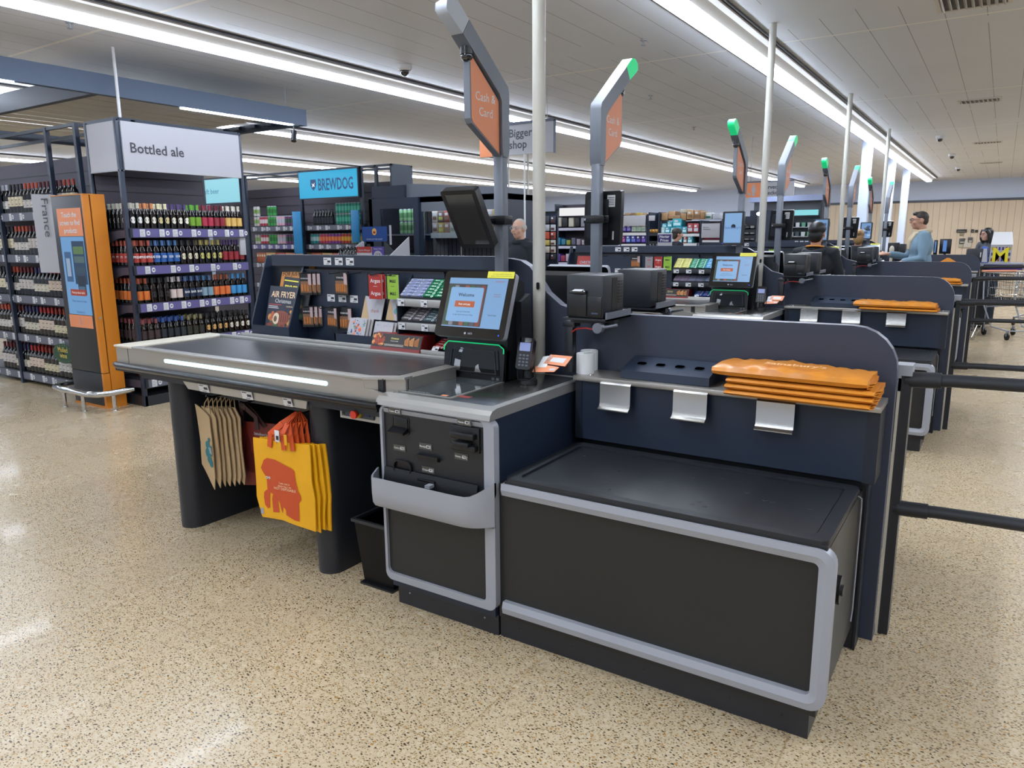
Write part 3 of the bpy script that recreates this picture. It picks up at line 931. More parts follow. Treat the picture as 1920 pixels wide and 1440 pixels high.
def sign_pole(x, y, d, w, side, lampcol, zb=None):
    t = thing('checkout_sign_pole', 'grey Cash and Card sign pole leaning %s, at %s' % (side, w), 'sign pole', (x, y, .9475), 'Cash and Card sign poles')
    m = MB(); m.rbox(x - .026, x + .026, y - .023, y + .023, zb if zb is not None else .9475, 1.95, 'polegrey', .006); m.build('pole', t)
    Yp = lambda a: y + d * a
    m = MB()
    # casing profile in y,z (a = distance towards the lean)
    prof = [(-.020, 1.94), (-.030, 1.98), (-.030, 2.215), (-.022, 2.243), (.265, 2.462), (.31, 2.40), (.052, 2.208), (.030, 2.178), (.030, 1.98), (.020, 1.94)]
    m.slab([(x - .031, Yp(a), b) for a, b in prof], (.062, 0, 0), 'polegrey')
    m.build('arm', t, ang=50)
    m = MB()
    pn = [(.028, 1.942), (.245, 2.025), (.252, 2.04), (.252, 2.345), (.028, 2.178)]
    pn = [(.028, 1.942), (.238, 2.06), (.250, 2.08), (.250, 2.345), (.028, 2.178)]
    m.slab([(x - .016, Yp(a), b) for a, b in pn], (.032, 0, 0), 'polegrey')
    cx = .137
    sh = [(cx + (a - cx) * .93, 2.15 + (b - 2.15) * .955) for a, b in pn]
    for sg in (1, -1):
        P = [(x + sg * .016, Yp(a), b) for a, b in sh]
        m.slab(P, (sg * .0015, 0, 0), 'orange')
        rt = Y_ * sg
        m.text('Cash &', (x + sg * .0176, Yp(cx), 2.16), rt, Z_, .052, 'white', 'c', lift=.0004)
        m.text('Card', (x + sg * .0176, Yp(cx), 2.098), rt, Z_, .052, 'white', 'c', lift=.0004)
    m.build('sign_panel', t, smooth=False)
    m = MB()
    lp = [(.265, 2.463), (.335, 2.516), (.375, 2.522), (.41, 2.502), (.415, 2.472), (.395, 2.455), (.31, 2.401)]
    m.slab([(x - .029, Yp(a), b) for a, b in lp], (.058, 0, 0), lampcol)
    m.build('status_lamp', t, ang=60)
    m = MB()
    m.ball((x, Yp(.245), 2.33), .026, 'gblack'); m.cyl((x, Yp(.245), 2.365), (x, Yp(.245), 2.335), .028, 'black')
    m.build('camera', t)
    return t

def cust_display(w, k):
    t = thing('operator_display', ('black tilted portrait monitor on the sign pole, at ' if k == 0 else 'portrait monitor with blue picture on the front pole, at ') + w, 'monitor', (-2.0, 2.8, 1.55), 'monitors on the sign poles')
    if k == 0:
        bl = Vector((-2.105, 2.80, 1.535)); u = Vector((0, -.15, .245)).normalized(); r = Vector((1, 0, 0))
    else:
        bl = Vector((-2.09, 2.79, 1.50)); u = Vector((0, .02, .28)).normalized(); r = Vector((1, .0, 0))
    n = r.cross(u); W_, H_ = .19, .29
    F = lambda a, b: bl + r * a + u * b
    m = MB()
    m.slab([p - n * .035 for p in rr(W_ / 2, H_ / 2, W_, H_, .012, 3, F)], n * .035, 'black')
    cs = m.build('casing', t)
    m = MB()
    q = bl + n * .0006
    if k == 0:
        m.rect(q, r, u, .022, W_ - .022, .02, H_ - .02, 'dimscreen')
    else:
        m.rect(q, r, u, .02, W_ - .02, .02, H_ - .015, 'e#86b2e2' if k == 1 else 'e#6f9cd0')
        if k == 1: m.text("Sainsbury's", q + r * (W_ / 2) + u * .14, r, u, .033, 'e#3a64ac', 'c', False, lift=.001)
        else:
            for i in range(9):
                a = random.uniform(.02, .12); b = random.uniform(.03, .2)
                m.rect(q, r, u, a, a + .05, b, b + .035, random.choice(['e#20304a', 'e#3c5a86', 'e#a9c4e6', 'e#16202e']), .0004)
        m.rect(q, r, u, .010, .014, .012, .016, 'blue_led', .0006)
    m.build('display', cs, smooth=False)
    m = MB(); m.tube([(-1.99, 2.90, 1.66), (-1.99, 2.80, 1.66)], .02, 'black', 10); m.rbox(-2.03, -1.92, 2.887, 2.955, 1.64, 1.68, 'black', .004); m.build('clamp', t)

def rear_display(w):
    t = thing('operator_display', 'black monitor seen from behind on the rear pole, at ' + w, 'monitor', (-1.79, 3.62, 1.55), 'monitors on the rear sign poles')
    m = MB()
    bl = Vector((-1.90, 3.63, 1.535)); u = Vector((.02, -.03, .26)).normalized(); r = Vector((1, 0, 0)); n = r.cross(u)
    F = lambda a, b: bl + r * a + u * b
    m.slab([p + n * .0 for p in rr(.105, .14, .21, .28, .012, 3, F)], -n * .035, 'black')
    m.slab([p for p in rr(.08, .14, .12, .2, .01, 3, F)], n * .012, 'charcoal')
    cs = m.build('casing', t)
    m = MB()
    m.rect(bl, r, u, .13, .175, .20, .26, 'paper', .0006)
    for i in range(5): m.rect(bl, r, u, .135, .17, .21 + i * .009, .213 + i * .009, 'ink', .001)
    m.build('rating_label', cs, smooth=False)
    m = MB(); m.rect(bl, r, u, .165, .175, .03, .075, 'paper', .0006); m.build('serial_label', cs, smooth=False)
    m = MB(); m.tube([(-1.77, 3.62, 1.67), (-1.77, 3.585, 1.67)], .022, 'black', 10); m.rbox(-1.85, -1.735, 3.525, 3.534, 1.65, 1.69, 'black', .003); m.rbox(-1.85, -1.735, 3.586, 3.596, 1.65, 1.69, 'black', .003); m.cyl((-1.84, 3.53, 1.67), (-1.84, 3.52, 1.67), .006, 'silver', 8); m.build('clamp', t)

def printer(x, y, w, lab, front=True):
    t = thing('receipt_printer', lab + w, 'printer', (x, y, 1.243), 'receipt printers on the checkouts')
    m = MB(); m.rbox(x - .088, x + .088, y - .10, y + .10, 1.243, 1.425, 'charcoal', .008)
    m.box(x + .088, x + .0892, y - .02, y + .03, 1.26, 1.41, 'black')
    for i in range(8): m.box(x + .089, x + .091, y + .04, y + .08, 1.30 + i * .013, 1.305 + i * .013, 'black')
    m.build('casing', t)
    s = -1 if front else 1
    m = MB(); yf = y + s * .10
    m.rbox(x - .082, x + .012, min(yf, yf + s * .006), max(yf, yf + s * .006), 1.25, 1.345, 'black', .004)
    m.rbox(x + .016, x + .082, min(yf, yf + s * .005), max(yf, yf + s * .005), 1.25, 1.335, 'black', .004)
    m.box(x + .035, x + .065, yf + s * .0052 - .0005, yf + s * .0052 + .0005, 1.262, 1.268, '#46536e')
    m.build('cover', t)
    m = MB()
    m.rbox(x - .06, x + .015, min(yf, yf + s * .022), max(yf, yf + s * .022), 1.347, 1.360, 'gblack', .004)
    m.slab([(x - .045, yf + s * .003, 1.362), (x, yf + s * .003, 1.362), (x, yf + s * .028, 1.357), (x - .045, yf + s * .028, 1.357)], (0, 0, .002), 'paper')
    m.build('paper_slot', t)

def printer_stand(w):
    t = thing('printer_stand', 'black printer stand with round knob, at ' + w, 'printer stand', (-1.57, 2.88, .985), 'printer stands of the checkouts')
    m = MB(); m.rbox(-1.592, -1.550, 2.862, 2.90, .985, 1.22, 'charcoal', .005); m.rbox(-1.60, -1.54, 2.86, 2.92, 1.19, 1.215, 'charcoal', .005); m.build('post', t)
    m = MB(); m.box(-1.555, -1.345, 2.78, 3.02, 1.235, 1.2425, 'charcoal')
    m.box(-1.352, -1.345, 2.78, 3.02, 1.235, 1.27, 'polegrey'); m.box(-1.56, -1.35, 2.86, 2.90, 1.212, 1.235, 'charcoal'); m.build('plate', t)
    m = MB(); m.cyl((-1.385, 2.80, 1.205), (-1.385, 2.77, 1.205), .022, 'polegrey', 18); m.tube([(-1.375, 2.785, 1.205), (-1.30, 2.785, 1.222)], .006, 'polegrey', 8); m.cyl((-1.385, 2.80, 1.205), (-1.385, 2.86, 1.212), .008, 'charcoal', 8); m.build('knob', t)
    m = MB(); m.tube([(-1.55, 2.855, 1.17), (-1.52, 2.84, 1.188), (-1.47, 2.83, 1.196), (-1.40, 2.82, 1.19)], .0035, '#c23a34', 6); m.build('red_cable', t, label='thin red cable')

def cup_block(w):
    t = thing('dispenser_block', 'low navy wedge block with four oval holes, at ' + w, 'dispenser block', (-1.12, 2.93, .985), 'dispenser blocks on the ledges')
    m = MB()
    pr = [(2.862, .987), (2.862, 1.022), (3.005, 1.064), (3.005, .987)]
    m.slab([(-1.315, a, b) for a, b in pr], (.385, 0, 0), 'blockgrey')
    m.build('body', t, smooth=False)
    u = Vector((0, .143, .042)).normalized(); n = X_.cross(u)
    for i in range(4):
        c = Vector((-1.25 + i * .085, 2.935, 1.022 + .073 * .2937)) + n * .0012
        m = MB(); m.slab([c + X_ * a + u * b for a, b in rr(0, 0, .042, .03, .012, 4)], n * .0004, 'holeblack')
        m.ring([c + X_ * a + u * b for a, b in rr(0, 0, .046, .034, .014, 4)], [c + X_ * a + u * b for a, b in rr(0, 0, .041, .029, .012, 4)], n * .0012, 'blockgrey')
        m.build('hole', t, smooth=False)

def paper_roll(x, y, lab):
    m = MB(); m.lathe((x, y, .985), [(.008, 0), (.040, 0), (.040, .088), (.038, .09), (.008, .09), (.008, .06), (0, .06)], 'white', 24)
    m.build('paper_roll', label=lab, cat='paper roll', group='spare till rolls on the ledge')

def bag_bundle(w, n=4, fluff=0, x0=-.86, x1=-.315):
    """flat stack of folded orange carriers lying over the ledge"""
    lab = ['bottom', 'lower middle', 'upper middle', 'top']
    for i in range(n):
        random.seed(40 + i + fluff)
        m = MB(); nx, ny = 26, 8
        th = .024 if i < n - 1 else .044
        z0 = .987 + .0225 * i
        dx0 = x0 + (.03 if i < n - 1 else -.02) + random.uniform(-.006, .006); dx1 = x1 - random.uniform(0, .012) - (.015 if i == n - 1 else 0)
        ya, yb = 2.72 + .006 * i, 2.98
        vs = []; fs = []
        for a in range(nx + 1):
            u = a / nx; x = dx0 + (dx1 - dx0) * u
            sk = .05 * (u - .5)
            loop = []
            for b in range(12):
                ang = 2 * math.pi * b / 12
                cy = (ya + yb) / 2 - sk * .4; hy = (yb - ya) / 2; 
                cyv = math.copysign(abs(math.cos(ang)) ** .45, math.cos(ang)); szv = math.copysign(abs(math.sin(ang)) ** .6, math.sin(ang))
                h = th * (1 + .35 * math.sin(u * 9 + i) * (1 if szv > 0 else 0) * (.6 if i == n - 1 else .15) + (.3 if i == n - 1 and .15 < u < .5 and szv > 0 else 0))
                e = 1 - .25 * (abs(2 * u - 1) ** 12)
                yy = cy + hy * cyv; zz = z0 + th / 2 + h / 2 * szv * e
                if i == n - 1 and szv > .5: zz += .004 * math.sin(30 * u + 3 * b) 
                loop.append((x, yy, zz))
            vs += loop
        for a in range(nx):
            for b in range(12):
                p = a * 12 + b; q = a * 12 + (b + 1) % 12
                fs.append((p, p + 12, q + 12, q))
        fs.append(tuple(range(12))); fs.append(tuple(reversed(range(nx * 12, nx * 12 + 12))))
        m.add(vs, fs, 'bagorange')
        # folded end
        for j in range(3):
            m.slab([(dx1 - .004, ya + .01 + j * .01, z0 + .003 + j * .006), (dx1 + .01 + .004 * j, ya + .02 + j * .02, z0 + .004 + j * .007), (dx1 + .008, yb - .03, z0 + .006 + j * .006), (dx1 - .004, yb - .02, z0 + .004 + j * .006)], (0, 0, .003), 'bagorange')
        if i == n - 1 and fluff == 0:
            m.text("Sainsbury's", (x0 + .16, ya + .05, z0 + th + .0125), (1, -.02, 0), (0, 1, .05), .05, '#f4c79a', 'l', lift=.002, sx=1.0)
        m.build('folded_carrier_bag', label='folded orange carrier bag, %s of the stack at %s' % (lab[i + 4 - n], w), cat='carrier bag', group='orange carriers stacked on the ledges')

mat('bagorange', '#cf842c', 0.32, noise=(14, .10), bump=0.5, bscale=35)
mat('bagyellow', '#e0a310', 0.5, noise=(10, .06), bump=0.35, bscale=22)
mat('bagkraft', '#b59a74', 0.7, noise=(8, .08), bump=0.3, bscale=30)
mat('bagred', '#6d231b', 0.5, noise=(8, .08))
mat('bagmaroon', '#33191a', 0.6)
mat('bagstrap', '#c94f1e', 0.6, noise=(20, .1))

def power_pole(k, w):
    x, y = -1.79, 2.975
    t = thing('service_pole', 'slim cream service pole running from %s up to the ceiling' % w, 'service pole', (x, y, .9475), 'slim white service poles')
    m = MB(); m.lathe((x, y, .9475), [(0, 0), (.029, 0), (.029, CEIL - .9475 - .002), (0, CEIL - .9475 - .002)], 'polelite', 20); m.build('pole', t)
    m = MB(); m.slab([(x + .012 + a, y - .0285, b) for a, b in rr(0, 1.36, .016, .034, .0075, 4)], (0, -.004, 0), 'black'); m.build('cable_opening', t)

for k in range(4):
    w = ORD[k]
    XFS.append(Matrix.Translation((0, 3.8 * k, 0)))
    conveyor(w); kiosk(w, k < 2); terminal(w, k < 2); card_reader(w); nectar_card(w)
    packing(w); divider(w)
    rails(w, k)
    sign_pole(-1.965, 2.925, -1, w, 'forward', 'green_off' if k == 0 else 'green_lamp')
    sign_pole(-1.79, 3.56, 1, w, 'backward', 'green_lamp', .001 if k == 3 else None)
    cust_display(w, k); rear_display(w)
    printer(-1.455, 2.89, w, 'black receipt printer facing the front, at ')
    if k < 3: printer(-1.47, 3.43, w, 'black receipt printer facing away, at ', False)
    printer_stand(w); cup_block(w); power_pole(k, w)
    if k == 0:
        paper_roll(-1.505, 2.90, 'white paper roll at the front by the printer stand'); paper_roll(-1.53, 2.985, 'white paper roll half hidden behind another roll')
        bag_bundle(w)
    elif k < 3:
        bag_bundle(w, 2, 1, -.95, -.37)
    XFS.pop()
# rear halves of the islands (mirror image lane behind each divider)
for k in range(3):
    w = 'the back of ' + ORD[k]
    XFS.append(Matrix.Translation((0, 3.8 * k, 0)) @ Matrix.Translation((0, 6.34, 0)) @ Matrix.Scale(-1, 4, Y_))
    packing(w); kiosk(w, False); terminal(w, False, True); printer_stand(w); conveyor(w)
    XFS.pop()
# ================================================================ impulse racks behind the belts
def tray_of(m, x0, x1, y0, z0, y1, z1, mt='silver'):
    pass

def rack(w, k):
    t = thing('impulse_rack', 'navy display rack with pegs and sweet trays behind the belt, at ' + w, 'display rack', (-2.95, 2.93, 1.0), 'display racks behind the belts')
    m = MB(); m.box(-3.63, -1.99, 2.955, 3.018, 1.428, 1.492, 'navy'); m.build('header', t)
    for x, y, z in ((-3.19, 2.955, 1.438), (-3.10, 2.955, 1.438), (-3.015, 2.955, 1.438), (-3.20, 2.977, 1.232), (-3.11, 2.977, 1.232), (-3.02, 2.977, 1.232)):
        m = MB(); price_tag(m, (x, y, z), X_, Z_, .06, .040); m.build('price_label', t, smooth=False)
    m = MB(); m.box(-3.37, -2.35, 2.978, 3.018, 1.0, 1.405, 'navy'); m.box(-3.37, -2.35, 2.972, 3.018, 1.405, 1.412, 'charcoal'); m.box(-2.88, -2.876, 2.975, 2.98, 1.02, 1.4, 'navy_d')
    m.build('back_panel', t)
    m = MB()
    side = [(2.835, 1.012), (2.835, 1.085), (2.975, 1.44), (3.015, 1.44), (3.015, 1.012)]
    m.slab([(-3.705, a, b) for a, b in [(2.835, 1.012), (2.835, 1.10), (2.975, 1.487), (3.015, 1.487), (3.015, 1.012)]], (.012, 0, 0), 'navy')
    m.slab([(-3.385, a, b) for a, b in side], (.012, 0, 0), 'navy')
    m.box(-3.70, -3.375, 2.832, 2.844, 1.012, 1.085, 'navy'); m.box(-3.70, -3.375, 2.835, 3.015, 1.008, 1.018, 'navy')
    m.box(-3.70, -3.375, 3.003, 3.015, 1.012, 1.43, 'navy_d')
    m.build('magazine_box', t)
    m = MB(); m.box(-3.01, -2.56, 2.835, 2.845, 1.012, 1.075, 'navy'); m.box(-3.01, -2.56, 2.835, 3.015, 1.008, 1.016, 'navy'); m.box(-3.012, -3.0, 2.835, 3.015, 1.012, 1.075, 'navy')
    m.build('card_box', t)
    for (xx, zz) in [(-3.28, 1.395), (-3.06, 1.398), (-2.76, 1.398), (-2.65, 1.396), (-2.93, 1.398), (-3.28, 1.205), (-3.15, 1.205), (-3.06, 1.21)]:
        m = MB(); m.tube([(xx, 2.98, zz), (xx, 2.87, zz - .004), (xx, 2.865, zz + .006)], .0025, 'black', 6)
        m.build('peg', t)
    if True:
        # sweet trays: two steps with label strips and a low tray
        for nm, z0, zt in (('upper', 1.285, 1.385), ('lower', 1.165, 1.245)):
            m = MB()
            m.slab([(-2.555, 2.86, z0), (-2.555, 2.985, zt), (-2.555, 2.985, z0 - .035), (-2.555, 2.86, z0 - .008)], (.57, 0, 0), 'charcoal')
            m.rbox(-2.56, -1.985, 2.848, 2.858, z0 - .042, z0 - .004, 'alu' if k == 0 else 'charcoal', .002)
            for x in (-2.55, -2.40, -2.25) if k == 0 else (-2.54, -2.42, -2.30): price_tag(m, (x, 2.847, z0 - .041), X_, Z_, .042 if k == 0 else .05, .034)
            m.build('sweet_shelf', t)
        m = MB(); m.slab([(-2.36, 2.835, 1.015), (-2.36, 2.98, 1.075), (-2.36, 2.98, 1.01)], (.37, 0, 0), 'charcoal'); price_tag(m, (-2.33, 2.83, 1.028), X_, Vector((0, .3, .3)).normalized(), .04, .03, .002)
        m.build('low_tray', t)
        m = MB(); m.slab([(-2.565, a, b) for a, b in [(2.85, 1.012), (2.85, 1.25), (2.98, 1.40), (3.015, 1.40), (3.015, 1.012)]], (.008, 0, 0), 'navy_d'); m.build('end_cheek', t)
    return t

def flat(bl, r, u, W_, H_, th, mt, side=None):
    bl = Vector(bl); r = Vector(r).normalized(); u = Vector(u).normalized(); n = r.cross(u)
    m = MB(); m.slab([bl - n * th, bl + r * W_ - n * th, bl + r * W_ + u * H_ - n * th, bl + u * H_ - n * th], n * th, mt, side or mt)
    return m, bl, r, u, n

def blobs(m, o, r, u, box, cols, cnt, s0, s1, seed, lift=.0006):
    rd = random.Random(seed)
    for i in range(cnt):
        a = rd.uniform(box[0], box[1]); b = rd.uniform(box[2], box[3]); s = rd.uniform(s0, s1); e = rd.uniform(.6, 1.3)
        n = r.cross(u)
        P = [o + r * (a + s * math.cos(R_(q))) + u * (b + s * e * math.sin(R_(q))) + n * (lift + i * 2e-5) for q in range(0, 360, 45)]
        m.add(P, [tuple(range(8))], rd.choice(cols))

def magazines():
    u = (0, .30, .95)
    m, o, r, u, n = flat((-3.60, 2.94, 1.19), (1, 0, .03), u, .27, .29, .012, 'bagorange')
    m.text('3 MAGAZINES', o + r * .13 + u * .225, r, u, .034, '#f3d9b0', 'c', True); m.text('FOR JUST \u00a36.50', o + r * .13 + u * .185, r, u, .036, '#3a2410', 'c', True)
    m.slab([o + r * (.20 + .04 * math.cos(R_(a))) + u * (.10 + .04 * math.sin(R_(a))) for a in range(0, 360, 30)], n * .001, 'paper')
    m.build('magazine_multipack', label='orange plastic multipack of magazines at the back of the magazine box', cat='magazine pack')
    m, o, r, u, n = flat((-3.545, 2.905, 1.135), (1, 0, -.07), (0, .28, .96), .235, .24, .006, '#15181f')
    m.text('magazine', o + r * .118 + u * .165, r, u, .056, '#e3d93c', 'c', True); m.rect(o, r, u, .005, .23, .215, .222, '#e3d93c', .0006)
    blobs(m, o, r, u, (.05, .2, .02, .12), ['#5a2a1c', '#7a5a22', '#2c4a2a'], 20, .01, .025, 3)
    m.build('magazine', label='dark magazine with yellow title standing between the multipack and the front magazine', cat='magazine')
    m, o, r, u, n = flat((-3.635, 2.868, 1.05), (1, 0, -.02), (0, .26, .965), .25, .27, .009, '#141a30', 'paper')
    m.text('AIR FRYER', o + r * .125 + u * .205, r, u, .050, '#e8c9a0', 'c', True, sx=.9); m.text('Christmas', o + r * .13 + u * .172, r, u, .034, 'white', 'c')
    m.rect(o, r, u, .01, .12, .158, .163, '#b03030', .0006); m.rect(o, r, u, .01, .09, .148, .152, 'paper', .0006); m.rect(o, r, u, .01, .10, .138, .142, 'paper', .0006)
    m.text('GOLDEN ROAST', o + r * .20 + u * .15, r, u, .010, '#e8c9a0', 'c', True)
    blobs(m, o, r, u, (.02, .235, .015, .045), ['#8a4a22', '#b06c2a', '#3d5a2c', '#7a2a1c'], 26, .01, .022, 5)
    blobs(m, o, r, u, (.03, .06, .05, .11), ['#b5562a', '#c98a3a'], 8, .01, .018, 6); blobs(m, o, r, u, (.19, .235, .05, .13), ['#c98a3a', '#8a4a22'], 9, .01, .02, 7)
    P = [(.13 + .075 * math.cos(R_(a)), .085 + .042 * math.sin(R_(a))) for a in range(0, 360, 24)]
    m.slab([o + r * a + u * b + n * .0012 for a, b in P], n * .0004, '#8a3f26')
    m.slab([o + r * (.09 + .028 * math.cos(R_(a))) + u * (.078 + .034 * math.sin(R_(a))) + n * .0018 for a in range(0, 360, 24)], n * .0004, '#d9c6a8')
    m.slab([o + r * (.085 + .014 * math.cos(R_(a))) + u * (.076 + .018 * math.sin(R_(a))) + n * .0024 for a in range(0, 360, 24)], n * .0004, '#6a4a30')
    for a in range(5): m.rect(o, r, u, .115 + a * .018, .12 + a * .018, .06, .112, '#5a2416', .0024)
    m.build('magazine', label='air fryer Christmas cookery magazine with a roast on the cover, foremost in the magazine box', cat='magazine')

def battery(x, y, z, rz, W_, H_, lab, sd):
    r = Vector((math.cos(rz), math.sin(rz), 0)); 
    m, o, r, u, n = flat((x, y, z), r, (0, 0, 1), W_, H_, .010, '#141414')
    m.rect(o, r, u, .004, W_ - .004, .012, H_ * .62, '#7d5a40', .0006)
    m.text('DURACELL', o + r * (W_ / 2 - .004) + u * (H_ * .72), r, u, min(.013, W_ * .14), 'white', 'c', True)
    q = int(W_ / .02)
    for i in range(q):
        c = o + r * (.014 + i * (W_ - .02) / q) + u * (H_ * .16) + n * .001
        m.tube([c, c + u * (H_ * .32)], .0065, '#b0703c', 8)
    m.rect(o, r, u, W_ * .7, W_ * .95, H_ * .45, H_ * .95, '#b9a0a0', .0008)
    m.build('battery_pack', label=lab, cat='battery pack', group='batteries hanging on the pegs')

def giftcard(x, y, z, w_, h_, col, txt, tcol, lab, hooks=True):
    m, o, r, u, n = flat((x, y, z), X_, (0, 0, 1), w_, h_, .0025, col, 'paper')
    for b in (h_ * .68, h_ * .17): m.text(txt, o + r * (w_ / 2) + u * b, r, u, w_ * .30, tcol, 'c', True)
    m.rect(o, r, u, w_ * .2, w_ * .8, h_ * .94, h_ * .97, 'navy_d', .0006); m.rect(o, r, u, w_ * .35, w_ * .65, h_ * .52, h_ * .535, tcol, .0006)
    m.build('gift_card', label=lab, cat='gift card', group='gift cards on the pegs')

def greeting(x, y, z, w_, h_, kind, lab, tilt=.35):
    m, o, r, u, n = flat((x, y, z), (1, 0, -.02), (0, tilt, 1), w_, h_, .004, 'signwhite', 'bagkraft')
    if kind == 'floral':
        blobs(m, o, r, u, (.008, w_ - .01, .008, h_ - .01), ['#3c6f9a', '#20466e', '#7fa3bd', '#5f8a6a'], 46, .003, .007, 11)
        blobs(m, o, r, u, (.03, w_ - .04, .03, h_ - .02), ['#d0573a', '#df8a5a'], 10, .007, .012, 12)
    elif kind == 'thank':
        m.text('thank', o + r * (w_ / 2) + u * (h_ * .42), r, u, h_ * .30, '#8f8f98', 'c'); m.text('you', o + r * (w_ / 2) + u * (h_ * .12), r, u, h_ * .30, '#5a7da8', 'c')
        blobs(m, o, r, u, (.01, w_ - .01, h_ * .72, h_ - .01), ['#4a5a8a', '#a05a4a'], 12, .001, .0018, 13)
    elif kind == 'env':
        m.slab([o + u * h_, o + r * (w_ * .0) + u * .0, o + r * (w_ * .45)], n * .001, 'bagkraft')
        m.slab([o + r * (w_ * .62) + u * (h_ * .3) + r * (.022 * math.cos(R_(a))) + u * (.022 * math.sin(R_(a))) for a in range(0, 360, 30)], n * .001, '#d9835a')
        m.slab([o + r * (w_ * .45) + u * (h_ * .42) + r * (.018 * math.cos(R_(a))) + u * (.018 * math.sin(R_(a))) for a in range(0, 360, 30)], n * .0008, '#4f8f92')
    else:
        m.slab([o + u * h_, o, o + r * (w_ * .4)], n * .001, 'bagkraft'); m.text('thank', o + r * (w_ * .62) + u * (h_ * .3), r, u, h_ * .22, '#a05a4a', 'c')
        blobs(m, o, r, u, (w_ * .3, w_ - .01, h_ * .55, h_ - .01), ['#4a5a8a', '#a05a4a'], 10, .001, .0018, 14)
    m.build('greeting_card', label=lab, cat='greeting card')

def gum(x, y, z, u, col, band, lab, grp, w_=.070, tx='Extra'):
    u = Vector(u).normalized(); r = X_; n = r.cross(u)
    o = Vector((x, y, z)); h = .017
    m = MB(); m.slab([o, o + r * w_, o + r * w_ + u * h, o + u * h], n * .011, col)
    q = o + n * .0112
    m.text(tx, q + r * (w_ * .42) + u * .0045, r, u, .013, band, 'c', True, lift=.0003)
    m.ring([q + r * (w_ * .84) + (r * math.cos(R_(a)) + u * math.sin(R_(a))) * .0075 for a in range(0, 360, 45)], [q + r * (w_ * .84) + (r * math.cos(R_(a)) + u * math.sin(R_(a))) * .0045 for a in range(0, 360, 45)], n * .0003, band)
    m.build('gum_pack', label=lab, cat='gum pack', group=grp, smooth=False)

def sweets(k, w):
    U = Vector((0, .125, .10)).normalized(); U2 = Vector((0, .125, .08)).normalized()
    if k == 0:
        top = [('#8d93ab', '#2b3f7a', 'silver blue', 2), ('#0f6a45', '#d8e8dc', 'green', 2), ('#2e7f9a', '#e8f0f4', 'turquoise', 2), ('#8d93ab', '#2b3f7a', 'pale violet', 1)]
        low = [('#6f6a6c', '#e0e0e4', 'grey', 2), ('#5b6f78', '#dfe9e4', 'grey green', 2), ('#7d8fa6', '#26406a', 'light blue', 2)]
    else:
        top = [('#b8b45e', '#f0efd0', 'lemon yellow', 2), ('#0f7a5a', '#d8f0e4', 'green', 2), ('#2f86b5', '#e8f0f4', 'sky blue', 2), ('#2f86b5', '#f8f8f8', 'deep blue', 1)]
        low = [('#8a7f92', '#4a2a3a', 'mauve', 2), ('#7b7f92', '#30334a', 'slate', 2), ('#66708a', '#d0d4dc', 'blue grey', 2)]
    n = Vector((1, 0, 0)).cross(U)
    for z0, lst, u, rows in ((1.289, top, U, 6), (1.169, low, U2, 5)):
        x = -2.545
        for col, band, nm, c in lst:
            for j in range(c):
                for i in range(rows):
                    y = 2.866 + u.y * i * .0215; z = z0 + .001 + u.z * i * .0215
                    gum(x, y, z, u, col, band, '%s gum pack, %s sweet tray, %s' % (nm, 'upper' if z0 > 1.2 else 'lower', w), '%s gum packs, %s shelf of %s' % (nm, 'upper' if z0 > 1.2 else 'lower', w))
                x += .074
    u = Vector((0, .145, .06)).normalized()
    for j in range(3):
        for i in range(4):
            c = ('#8f1d1d', '#f0d8d8', 'red') if (k == 0 or j < 0) else ('#27408f', '#dfe4f4', 'blue')
            gum(-2.34 + j * .074, 2.862 + u.y * i * .023, 1.026 + u.z * (.03 + i * .023), u, c[0], c[1], '%s sweet pack, low tray, %s' % (c[2], w), '%s sweets in the low tray of %s' % (c[2], w))

def ginger(w):
    t = thing('gingerbread_box', 'red and black Christmas food box by the belt, at ' + w, 'food box', (-2.54, 2.86, 1.012), 'Christmas food boxes beside the belts')
    m = MB(); m.slab([(-2.715, 2.80, 1.013), (-2.715, 2.835, 1.098), (-2.715, 2.93, 1.098), (-2.715, 2.93, 1.013)], (.335, 0, 0), '#7a1c1c'); m.build('carton', t, smooth=False)
    o = Vector((-2.713, 2.7995, 1.016)); r = X_; u = Vector((0, .035, .085)).normalized(); n = r.cross(u)
    m = MB(); m.rect(o, r, u, .0, .33, .018, .088, '#26221f', .001); m.rect(o, r, u, 0, .33, 0, .018, '#7a1c1c', .001)
    blobs(m, o, r, u, (.01, .08, .03, .08), ['#b5602a', '#8a3f1c', '#d08a4a', '#a02a1c'], 40, .005, .011, 21, .0012)
    for i in range(3):
        a = .225 + i * .032
        m.slab([o + r * a + u * .035 + n * .0012, o + r * (a + .026) + u * .032 + n * .0012, o + r * (a + .024) + u * .08 + n * .0012, o + r * (a - .004) + u * .062 + n * .0012], n * .0006, ['#b9783c', '#c98a4c', '#a8652e'][i])
        for j in range(4): m.rect(o, r, u, a + .002 + j * .006, a + .004 + j * .006, .038, .066, '#6a3a18', .0022)
    m.text('Christmas', o + r * .155 + u * .062, r, u, .013, '#d9d06a', 'c', True, lift=.002); m.text('Food to order', o + r * .155 + u * .05, r, u, .009, 'white', 'c', lift=.002)
    for b in (.032, .026): m.rect(o, r, u, .09, .22, b, b + .003, '#b0a8a0', .002)
    m.build('printed_front', t, smooth=False)

